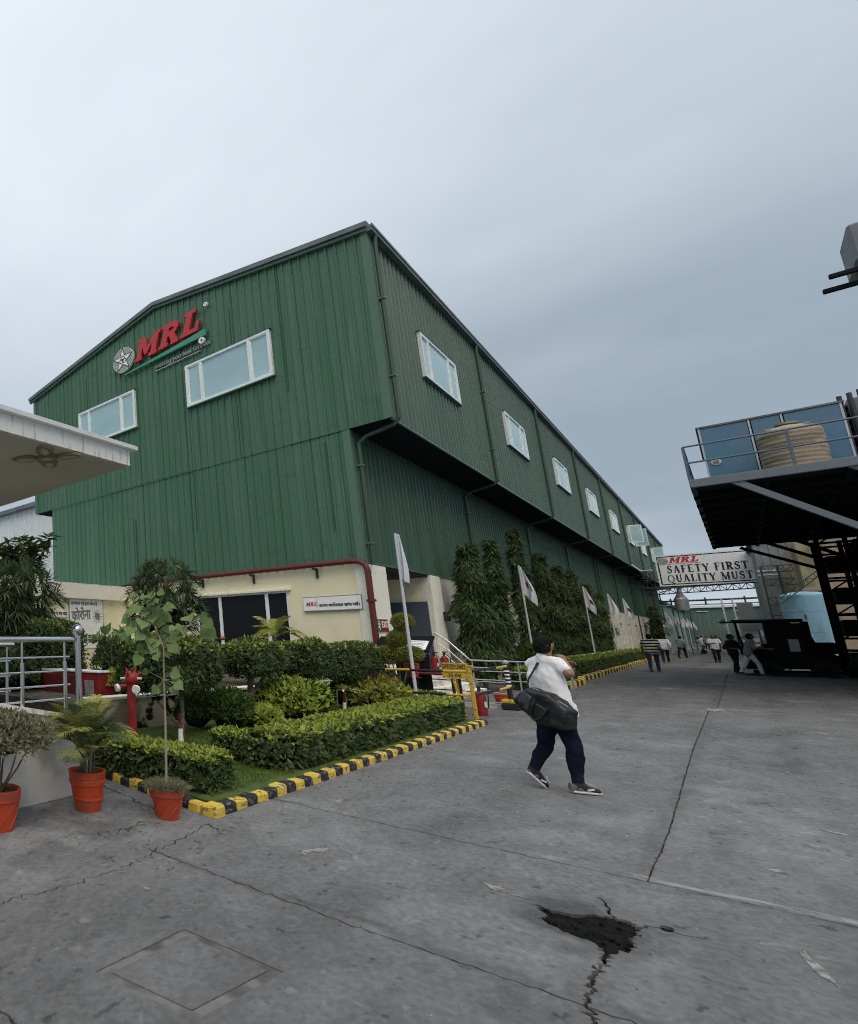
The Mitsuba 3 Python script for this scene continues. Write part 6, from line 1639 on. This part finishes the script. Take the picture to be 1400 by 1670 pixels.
vpart('canopy', cbox(-.30, 1.50, 39.7, 42.6, 2.20, 2.31, .04), 'mat_vehicle_canopy')
vpart('canopy_visor', cbox(-.62, -.30, 39.9, 42.2, 2.20, 2.245, .01), 'mat_vehicle_canopy')
for a, b in (((-.2, 39.8, 2.2), (-.1, 39.8, .9)), ((1.44, 39.8, 2.2), (1.70, 39.8, .95)), ((-.2, 42.5, 2.2), (-.2, 42.5, .8)), ((1.44, 42.5, 2.2), (1.7, 42.5, .9)), ((.55, 39.8, 2.2), (.55, 39.8, 1.2))):
    vpart('post', bar(a, b, .07), 'mat_vehicle')
vpart('body', m3.Manifold.hull_points(np.array([[x, y, z] for y in (39.75, 42.5) for x, z in ((.15, .30), (.15, 1.0), (.25, 1.12), (1.55, 1.15), (1.95, .95), (2.12, .80), (2.15, .30))])), 'mat_vehicle')
vpart('side_panel', cbox(.50, 1.60, 39.74, 39.80, .9, 2.2, .02), 'mat_vehicle')
vpart('rear_wall', cbox(1.52, 1.60, 39.81, 42.5, .9, 2.2, .02), 'mat_vehicle')
vpart('load', cbox(1.45, 2.2, 39.9, 42.3, .9, 1.35, .12), 'mat_dark')
vpart('footplate', cbox(-.25, .16, 39.8, 42.4, .30, .42, .02), 'mat_vehicle')
vpart('dashboard', cbox(-.12, .15, 39.9, 42.3, .42, 1.05, .03), 'mat_vehicle')
vpart('windscreen', box(-.2, -.18, 39.95, 42.4, 1.1, 2.1), 'mat_dark_pane')
vpart('rear_panel', cbox(1.02, 1.28, 39.70, 39.735, .98, 1.50, .02), 'mat_vehicle_pane', label='small pale greenish pane at the near side')
vpart('seat', cbox(.35, .75, 40.3, 41.9, 1.12, 1.28, .04), 'mat_dark')
vpart('seat_back', cbox(.72, .84, 40.3, 41.9, 1.28, 1.8, .03), 'mat_dark')
vpart('steering_wheel', tube([(.12 + .18 * math.cos(a) * .4, 41.1 + .18 * math.sin(a), 1.25 + .17 * math.cos(a)) for a in np.linspace(0, 2 * PI, 18)], .018, 6), 'mat_dark')
for x, y in ((.45, 39.72), (1.75, 39.72), (.45, 42.5), (1.75, 42.5)):
    w_ = vpart('wheel', tube([(x, y - .10, .30), (x, y + .10, .30)], .30, 22), 'mat_tyre')
    part(w_, 'hub', tube([(x, y - .115, .30), (x, y + .115, .30)], .12, 12), 'mat_vehicle')
vpart('bumper', cbox(.0, 2.3, 39.6, 39.70, .10, .24, .02), 'mat_vehicle')
vpart('lamp', cbox(1.18, 1.40, 39.68, 39.74, 2.13, 2.17, .005), 'mat_frame')
bk = thing('stacked_goods', 'dark jumble of racks and goods in the shade behind the dark vehicle', 'goods')
for i in range(7):
    part(bk, 'crate', cbox(-.15 + .16 * i, -.02 + .16 * i, 47.5, 48.6, .0, .55 + .22 * (i % 3), .02), 'mat_darksteel')
part(bk, 'shelf', box(-.2, 1.1, 47.0, 47.4, 1.25, 1.31), 'mat_truss'); part(bk, 'shelf', box(-.2, 1.1, 47.0, 47.4, 1.55, 1.6), 'mat_truss'); part(bk, 'shelf', box(-.2, 1.1, 47.0, 47.4, .8, .85), 'mat_truss')
for x in (-.18, .45, 1.08): part(bk, 'shelf_post', box(x - .03, x + .03, 47.0, 47.4, 0, 1.9), 'mat_truss')
for i in range(6): part(bk, 'parcel', cbox(-.12 + .2 * i, .02 + .2 * i, 47.05, 47.35, 1.312, 1.42 + .05 * (i % 2), .01), 'mat_galv' if i % 2 else 'mat_board')
hcart = thing('hand_cart', 'small wheeled work table beside the crouching man far down the street', 'cart')
part(hcart, 'top', cbox(-3.2, -2.45, 84.0, 84.8, .80, .88, .01), 'mat_galv')
for x in (-3.15, -2.5): part(hcart, 'leg', box(x - .03, x + .03, 84.1, 84.16, .0, .8), 'mat_truss')
part(hcart, 'wheel', tube([(-2.5, 84.05, .2), (-2.5, 84.12, .2)], .2, 16), 'mat_tyre')
part(hcart, 'shelf', box(-3.15, -2.5, 84.1, 84.7, .4, .44), 'mat_truss')

# ---------------------------------------------------------------- people
def chain(pts):
    """hulls of spheres along a chain of (point, radius)"""
    out = []
    S = [m3.Manifold.sphere(r, 20).translate(tuple(np.array(p, float))) for p, r in pts]
    for a, b in zip(S[:-1], S[1:]):
        out.append(m3.Manifold.batch_hull([a, b]))
    return out


def ell(c, r, rot=None):
    m = m3.Manifold.sphere(1.0, 24).scale(tuple(r))
    if rot: m = m.rotate(rot)
    return m.translate(tuple(np.array(c, float)))


def skin(parts, edge=.03, it=8):
    m = m3.Manifold.batch_boolean(parts, m3.OpType.Add)
    m = m.refine_to_length(edge)
    q = m.to_mesh()
    t = trimesh.Trimesh(np.array(q.vert_properties[:, :3], float), np.array(q.tri_verts), process=True)
    if it: trimesh.smoothing.filter_taubin(t, lamb=.5, nu=.52, iterations=it)
    return np.array(t.vertices), np.array(t.faces)


def hand(wrist, d, palm_n, thumb_side, curl=.5, s=1.0):
    """palm, four separate bent fingers and a thumb, as hulls"""
    d = unit(np.array(d, float)); n = unit(np.array(palm_n, float) - d * (np.array(palm_n) @ d)); w = np.cross(n, d) * thumb_side
    wrist = np.array(wrist, float)
    out = chain([(wrist, .026 * s), (wrist + d * .03 * s, .026 * s)])
    k = [wrist + d * .085 * s + w * o * s for o in (.030, .010, -.011, -.030)]
    out.append(m3.Manifold.batch_hull([m3.Manifold.sphere(.015 * s, 12).translate(tuple(p)) for p in (k[0], k[3], wrist + d * .025 * s + w * .022 * s, wrist + d * .025 * s - w * .022 * s)]))
    for p, L in zip(k, (.072, .080, .074, .058)):
        a = 0.0
        q = p; pts = [(q, .0095 * s)]
        for f in (.45, .32, .23):
            a += curl
            q = q + (d * math.cos(a) + n * math.sin(a)) * L * f * s
            pts.append((q, .0085 * s))
        out += chain(pts)
    b = wrist + d * .03 * s + w * .024 * s
    out += chain([(b, .013 * s), (b + (d * .6 + w * .7 + n * .3) * .035 * s, .011 * s), (b + (d * .95 + w * .75 + n * .5) * .055 * s, .009 * s)])
    return out


def head_parts(c, fwd, s=1.0, tilt=0.0):
    """skull, jaw, nose, ears, brow; fwd is where the face looks"""
    c = np.array(c, float); f = unit(np.array(fwd, float)); l = unit(np.cross([0, 0, 1.0], f)); u = np.cross(f, l)
    def at(a, b, h): return c + f * a * s + l * b * s + u * h * s
    S = lambda p, r: m3.Manifold.sphere(r * s, 20).translate(tuple(p))
    skull = m3.Manifold.batch_hull([S(at(-.02, 0, .035), .082), S(at(.025, 0, .04), .074), S(at(.045, 0, -.02), .055), S(at(.055, 0, -.075), .030), S(at(-.03, .02, -.02), .062), S(at(-.03, -.02, -.02), .062)])
    nose = m3.Manifold.batch_hull([S(at(.092, 0, .015), .010), S(at(.115, 0, -.018), .012), S(at(.095, 0, -.026), .014)])
    lips = m3.Manifold.batch_hull([S(at(.090, .015, -.052), .009), S(at(.090, -.015, -.052), .009)])
    brow = m3.Manifold.batch_hull([S(at(.082, .032, .034), .012), S(at(.082, -.032, .034), .012)])
    ears = [m3.Manifold.batch_hull([S(at(-.01, b, .015), .014), S(at(-.015, b * 1.05, -.02), .011), S(at(.004, b * .97, -.03), .009)]) for b in (.082, -.082)]
    return [skull, nose, lips, brow] + ears, at


def person(label, J, dress, fwd, edge=.035, group=None, hair=True, s=1.0):
    """J: joints; dress: materials shirt, trousers, skin, shoes. One skin body, clothes as parts."""
    k = thing('person', label, 'person', group)
    A = lambda n: np.array(J[n], float)
    up = unit(A('chest') - A('pelvis'))
    lat = unit(A('shoulder_r') - A('shoulder_l'))
    hs_ = J.get('head_s', 1.0) * s
    bp, at = head_parts(A('head'), J.get('look', fwd), hs_)
    bp += chain([(A('neck') - up * .05, .058 * s), (A('head') - [0, 0, .05 * s], .052 * s)])
    for sd in 'lr':
        sh, el, wr = A('shoulder_' + sd), A('elbow_' + sd), A('wrist_' + sd)
        bp += chain([(A('neck') - up * .06, .06 * s), (sh, .05 * s), (el, .040 * s), (el + (wr - el) * .35, .042 * s), (wr, .028 * s)])
        hd_ = J.get('hand_' + sd, wr - el)
        bp += hand(wr, hd_, J.get('palm_' + sd, -lat if sd == 'r' else lat), 1 if sd == 'r' else -1, J.get('curl_' + sd, .5), s)
        hp, kn, an = A('hip_' + sd), A('knee_' + sd), A('ankle_' + sd)
        bp += chain([(hp, .075 * s), (kn, .052 * s), (kn + (an - kn) * .3, .050 * s), (an, .036 * s)])
    bp += chain([(A('chest'), .08 * s), (A('pelvis'), .085 * s)])
    body = part(k, 'body', skin(bp, edge * .6 if edge < .03 else edge * .8, 3), dress['skin'], smooth=True)
    f = unit(np.array(J.get('look', fwd), float)); l = unit(np.cross([0, 0, 1.0], f))
    for b in (.033, -.033):
        part(k, 'eye', sphere(at(.088, b, .012), .011 * s, 1), 'mat_ink')
    if hair:
        hm = m3.Manifold.batch_hull([m3.Manifold.sphere(r * hs_, 20).translate(tuple(at(*p))) for p, r in (((-.025, 0, .045), .089), ((-.002, 0, .056), .080), ((-.045, 0, -.01), .074), ((-.040, .03, -.055), .054), ((-.040, -.03, -.055), .054))])
        v, fc = skin([hm], .02 if edge < .03 else .035, 2)
        v = v + unit(v - A('head')) * ((meshkit.fbm(v * 38, 4) - .5) * .034 * s)[:, None]
        part(k, 'hair', (v, fc), dress.get('hair', 'mat_hair'), smooth=True)
    # shirt
    sp_ = []
    ch, pe = A('chest'), A('pelvis')
    half = np.linalg.norm(A('shoulder_r') - A('shoulder_l')) / 2
    th = J.get('girth', 1.0)
    S = lambda p, r: m3.Manifold.sphere(r * s, 20).translate(tuple(p))
    mid = (ch + pe) / 2
    def slab(c, w, r): return [S(c + lat * w * s, r), S(c - lat * w * s, r)]
    sp_.append(m3.Manifold.batch_hull(slab(A('neck') - up * .07, half / s * .70, .062) + slab(ch, half / s * .60, .105 * th)))
    sp_.append(m3.Manifold.batch_hull(slab(ch, half / s * .60, .105 * th) + slab(mid, .085 * th, .112 * th)))
    sp_.append(m3.Manifold.batch_hull(slab(mid, .085 * th, .112 * th) + slab(pe - up * .02, .092 * th, .110 * th)))
    sp_.append(m3.Manifold.batch_hull(slab(pe - up * .02, .092 * th, .110 * th) + slab(pe - up * .07, .096 * th, .108 * th)))
    sp_.append(m3.Manifold.batch_hull([S(A('neck') + up * .0, .060), S(A('neck') - up * .06, .07)]))
    sl = J.get('sleeve', .55)
    for sd in 'lr':
        sh, el, wr = A('shoulder_' + sd), A('elbow_' + sd), A('wrist_' + sd)
        sp_ += chain([(A('neck') - up * .06, .066 * s), (sh, .070 * s), (sh + (el - sh) * min(sl, 1), .066 * s)])
        if sl > 1: sp_ += chain([(el, .056 * s), (el + (wr - el) * (sl - 1), .046 * s)])
    v, fc = skin(sp_, edge, 7)
    fold = meshkit.fbm(v * np.array([9, 9, 5]), 3) - .5
    n_ = trimesh.Trimesh(v, fc, process=False).vertex_normals
    fold2 = meshkit.fbm(v @ np.array([[14, 6, 9], [-9, 14, 6], [8, -5, 15.0]]).T, 3) - .5
    part(k, 'shirt', (v + n_ * ((fold * .034 + fold2 * .016) * s)[:, None], fc), dress['shirt'], smooth=True)
    # trousers
    tp_ = [m3.Manifold.batch_hull(slab(pe - up * .02, .080 * th, .108 * th) + [S(A('hip_l'), .098), S(A('hip_r'), .098)])]
    for sd in 'lr':
        hp, kn, an = A('hip_' + sd), A('knee_' + sd), A('ankle_' + sd)
        tp_ += chain([(hp, .098 * s), (hp + (kn - hp) * .5, .086 * s), (kn, .068 * s), (kn + (an - kn) * .4, .066 * s), (an + (kn - an) * .06, .052 * s)])
    v, fc = skin(tp_, edge, 6)
    n_ = trimesh.Trimesh(v, fc, process=False).vertex_normals
    fold = meshkit.fbm(v * np.array([8, 8, 11]) + 5, 3) - .5
    part(k, 'trousers', (v + n_ * (fold * .030 * s)[:, None], fc), dress['trousers'], smooth=True)
    # shoes
    for sd in 'lr':
        an, toe = A('ankle_' + sd), A('toe_' + sd)
        heel = A('heel_' + sd)
        ax = unit(toe - heel); upv = unit(an - heel - ax * ((an - heel) @ ax)); sd_v = np.cross(ax, upv)
        def q(t, h, w): return [S(heel + ax * t * s + upv * h * s + sd_v * w * s, .030), S(heel + ax * t * s + upv * h * s - sd_v * w * s, .030)]
        L = np.linalg.norm(toe - heel) / s
        up_ = [m3.Manifold.batch_hull(q(.02, .035, .012) + q(.10, .045, .018) + [S(an - upv * .01, .045)]), m3.Manifold.batch_hull(q(.09, .04, .018) + q(L * .70, .03, .026) + q(L - .035, .022, .016))]
        sh = part(k, 'shoe', skin(up_, edge * .8, 3), dress['shoes'], smooth=True)
        so = [S2 for S2 in [m3.Manifold.batch_hull([m3.Manifold.sphere(.014 * s, 12).translate(tuple(heel + ax * t * s + upv * .004 * s + sd_v * w * s)) for t, w in ((.0, .022), (.0, -.022), (.10, .026), (.10, -.026), (L * .72, .042), (L * .72, -.042), (L - .01, .018), (L - .01, -.018))])]]
        part(sh, 'sole', skin(so, edge * .8, 0), dress.get('sole', 'mat_sole'))
        if edge < .03:                              # a heel panel, a pale flash and laces on the near man's trainers
            part(sh, 'heel_panel', skin([m3.Manifold.batch_hull([m3.Manifold.sphere(.012, 12).translate(tuple(heel + ax * t + upv * h + sd_v * w)) for t, h, w in ((-.022, .025, .015), (-.022, .025, -.015), (-.018, .075, .018), (-.018, .075, -.018), (.05, .03, .038), (.05, .03, -.038))])], .012, 0), 'mat_shoe_grey')
            for w in (1, -1):
                part(sh, 'side_flash', bar(heel + ax * .09 + upv * .030 + sd_v * w * .050, heel + ax * (L * .66) + upv * .046 + sd_v * w * .049, .010, .016), 'mat_sole')
            for t in (.125, .150, .175):
                part(sh, 'lace', tube([heel + ax * t + upv * (.092 - (t - .125) * .45) + sd_v * .022, heel + ax * t + upv * (.096 - (t - .125) * .45) - sd_v * .022], .004, 6), 'mat_sole')
    return k


def figure(x, y, z, h, face, gait=0.0, arm=(.0, .0), lean=0.0, width=1.0):
    """joints of a standing or walking figure of height h looking along the angle face (degrees, 0 = +x)"""
    s = h / 1.72
    f = np.array([math.cos(math.radians(face)), math.sin(math.radians(face)), 0]); r = np.array([f[1], -f[0], 0]); u = np.array([0, 0, 1.0]); o = np.array([x, y, z])
    P_ = lambda a, b, c: o + (f * a + r * b * width + u * c) * s
    J = dict(pelvis=P_(0, 0, .95), chest=P_(lean * .4, 0, 1.27), neck=P_(lean * .55, 0, 1.47), head=P_(lean * .75 + .02, 0, 1.60))
    for sd, b in (('l', -1), ('r', 1)):
        g = gait * b
        J['hip_' + sd] = P_(0, .095 * b, .90); J['knee_' + sd] = P_(.20 * g + .03, .10 * b, .50); J['ankle_' + sd] = P_(.32 * g - .08 * max(0, -g), .10 * b, .085 + .10 * max(0, -g))
        J['heel_' + sd] = J['ankle_' + sd] + (-f * .055 - u * (.075 if g >= 0 else .045)) * s
        J['toe_' + sd] = J['heel_' + sd] + (f * .255 - u * (.0 if g >= 0 else .12)) * s
        a = arm[0 if sd == 'l' else 1]
        J['shoulder_' + sd] = P_(lean * .5, .185 * b, 1.40)
        if a < 2:
            J['elbow_' + sd] = P_(lean * .45 - .22 * g - .03, .25 * b, 1.12); J['wrist_' + sd] = P_(lean * .4 - .30 * g + .10 + a * .2, .24 * b, .88 + a * .22)
        else:
            J['elbow_' + sd] = P_(lean * .5 + .06, .27 * b, 1.14); J['wrist_' + sd] = P_(lean * .5 + .27, .10 * b, 1.18)
    return J, f, s


# the man with the bag, walking away to the right
wd = unit(np.array([.80, .60, 0])); rt = np.array([wd[1], -wd[0], 0]); BY_ = 8.62
def B(x, z, dy=0.0): return np.array([x, BY_ + dy, z])
J = dict(pelvis=B(-1.365, .90), chest=B(-1.385, 1.19), neck=B(-1.375, 1.405), head=B(-1.352, 1.525), look=(.40, .90, -.30),
         shoulder_r=B(-1.272, 1.345, -.07), shoulder_l=B(-1.482, 1.325, .09), elbow_r=B(-1.175, 1.235, -.13), wrist_r=B(-1.235, 1.335, .17), elbow_l=B(-1.375, 1.12, .33), wrist_l=B(-1.30, 1.24, .38),
         hip_r=B(-1.325, .845, -.06), hip_l=B(-1.415, .845, .07), knee_r=B(-1.255, .47, -.02), knee_l=B(-1.485, .455, .04), ankle_r=B(-1.275, .115, .0), ankle_l=B(-1.60, .185, -.02),
         heel_r=B(-1.315, .020, -.03), toe_r=B(-1.135, .012, .10), heel_l=B(-1.645, .150, -.05), toe_l=B(-1.585, .012, .10), hand_r=(-.35, .3, .9), curl_r=.75, palm_r=(-.5, .3, 0), sleeve=.52, girth=.92, head_s=.86)
J['toe_l'] = J['heel_l'] + np.array([.10, .10, -.155]); J['ankle_l'] = J['heel_l'] + np.array([.045, .02, .05])
man = person('man in a white T-shirt and navy trousers walking away with a black bag', J, dict(skin='mat_skin', shirt='mat_tshirt', trousers='mat_navy', shoes='mat_shoe'), wd, .018)
part(man, 'shirt_tail', skin([m3.Manifold.batch_hull([m3.Manifold.sphere(r, 16).translate(tuple(B(x, z, dy))) for x, z, dy, r in ((-1.25, .98, -.10, .03), (-1.20, .90, -.05, .025), (-1.185, .80, -.06, .016), (-1.25, .86, -.12, .02))])], .02, 2), 'mat_tshirt', smooth=True)
for sd in 'lr':
    pass
# his bag 
bag = thing('duffel_bag', 'black duffel bag with a grey end panel slung across the back of the walking man', 'bag')
ca, cb = B(-1.575, .970, -.05), B(-1.235, .755, -.21)
ax = unit(cb - ca); upb = unit(np.array([.0, .0, 1.0]) - ax * ax[2]); ot = np.cross(ax, upb)
def bp_(t, h, d): return ca + (cb - ca) * t + upb * h + ot * d
pts = [(0.02, -.055, -.06, .045), (0.02, -.055, .06, .045), (0.10, .09, -.045, .045), (0.10, .09, .045, .045), (.5, .135, .05, .05), (.5, .135, -.05, .05), (.92, .085, .05, .045), (.92, .085, -.05, .045), (1.0, -.05, .06, .045), (1.0, -.05, -.06, .045), (.60, -.115, .07, .05), (.60, -.115, -.07, .05)]
v, f = skin([m3.Manifold.batch_hull([m3.Manifold.sphere(r, 16).translate(tuple(bp_(t, h, d))) for t, h, d, r in pts])], .018, 4)
n_ = trimesh.Trimesh(v, f, process=False).vertex_normals
part(bag, 'body', (v + n_ * ((meshkit.fbm(v * np.array([14, 14, 18]), 3) - .5) * .030)[:, None], f), 'mat_bag', smooth=True)
sgn_ = 1 if ot[1] < 0 else -1
v, f = skin([m3.Manifold.batch_hull([m3.Manifold.sphere(.016, 12).translate(tuple(bp_(t, h, sgn_ * d))) for t, h, d in ((.0, -.04, .085), (.06, .075, .075), (.26, .06, .10), (.30, -.07, .105))])], .02, 2)
part(bag, 'end_panel', (v, f), 'mat_bag_panel', smooth=True, label='grey panel at the left end')
v, f = skin([m3.Manifold.batch_hull([m3.Manifold.sphere(.018, 12).translate(tuple(bp_(t, h, sgn_ * d))) for t, h, d in ((.44, .03, .105), (.66, .02, .105), (.62, -.085, .115), (.48, -.08, .115))])], .02, 2)
part(bag, 'pocket', (v, f), 'mat_bag', smooth=True)
part(bag, 'zip', tube([bp_(t, .155 - .06 * (t - .5) ** 2, sgn_ * .03) for t in np.linspace(.12, .9, 9)], .006, 6), 'mat_galv')
part(bag, 'handle', tube([bp_(.36, .08, sgn_ * .11), bp_(.40, .02, sgn_ * .135), bp_(.46, -.10, sgn_ * .14), bp_(.56, -.12, sgn_ * .14), bp_(.66, -.08, sgn_ * .14), bp_(.70, .06, sgn_ * .12)], .011, 7), 'mat_bag')
part(bag, 'strap', cat(bar(bp_(.04, .07, sgn_ * .04), B(-1.505, 1.17, -.10), .030, .008), bar(B(-1.505, 1.17, -.10), B(-1.43, 1.32, -.055), .030, .008), bar(B(-1.43, 1.32, -.055), B(-1.385, 1.425, .0), .030, .008), bar(B(-1.385, 1.425, .0), B(-1.30, 1.40, .14), .030, .008)), 'mat_bag')

# people down the street
def walker(label, x, y, h, face, shirt, trousers, gait=.6, arm=(0, 0), lean=0.0, sleeve=.55, width=1.0, sk='mat_skin_dark', z=0, group=None):
    J, f, s = figure(x, y, z, h, face, gait, arm, lean, width)
    J['sleeve'] = sleeve
    return person(label, J, dict(skin=sk, shirt=shirt, trousers=trousers, shoes='mat_shoe', sole='mat_shoe_grey'), f, .045, s=s, group=group)


walker('man in a black and cream striped shirt and jeans walking away down the street', -2.76, 40.8, 1.74, 92, 'mat_stripes', 'mat_denim', .35, width=1.12)
walker('man in a white shirt and black trousers walking away beyond the striped shirt', -3.22, 55.6, 1.70, 96, 'mat_shirt_white', 'mat_trouser', .5, sleeve=1.8, width=1.1)
walker('man in a pale top bending forward by the flags, left of the work cart', -3.02, 66.8, 1.66, 75, 'mat_shirt_grey', 'mat_trouser', .9, lean=.18)
walker('stooping man in a white shirt beside the work cart', -2.55, 86.0, 1.55, 150, 'mat_shirt_white', 'mat_shirt_grey', .5, lean=.35, arm=(2, 2))
walker('man in white shirt and dark trousers walking towards us left of the dark vehicle', -1.24, 57.4, 1.72, -80, 'mat_shirt_white', 'mat_trouser', .55, arm=(.6, 2), sleeve=.6)
walker('man in dark clothes standing at the nose of the dark vehicle', -.42, 40.9, 1.70, -30, 'mat_shirt_dark', 'mat_trouser', .3, arm=(2, 1), sleeve=1.5)
walker('man in a grey shirt with pale trousers leaning on the dark vehicle', -.02, 39.25, 1.72, 10, 'mat_shirt_grey', 'mat_shirt_white', .7, lean=.15, arm=(1, 2), sleeve=1.4)
walker('tiny far figure in white at the left of the group by the far shed', -3.5, 118.5, 1.68, 90, 'mat_shirt_white', 'mat_trouser', .4)
walker('tiny far figure in grey in the middle of the group by the far shed', -2.95, 112.0, 1.70, -90, 'mat_shirt_grey', 'mat_trouser', .4)
walker('tiny far figure in dark clothes behind the man walking towards the camera', -1.85, 96.0, 1.70, -90, 'mat_shirt_dark', 'mat_trouser', .3)
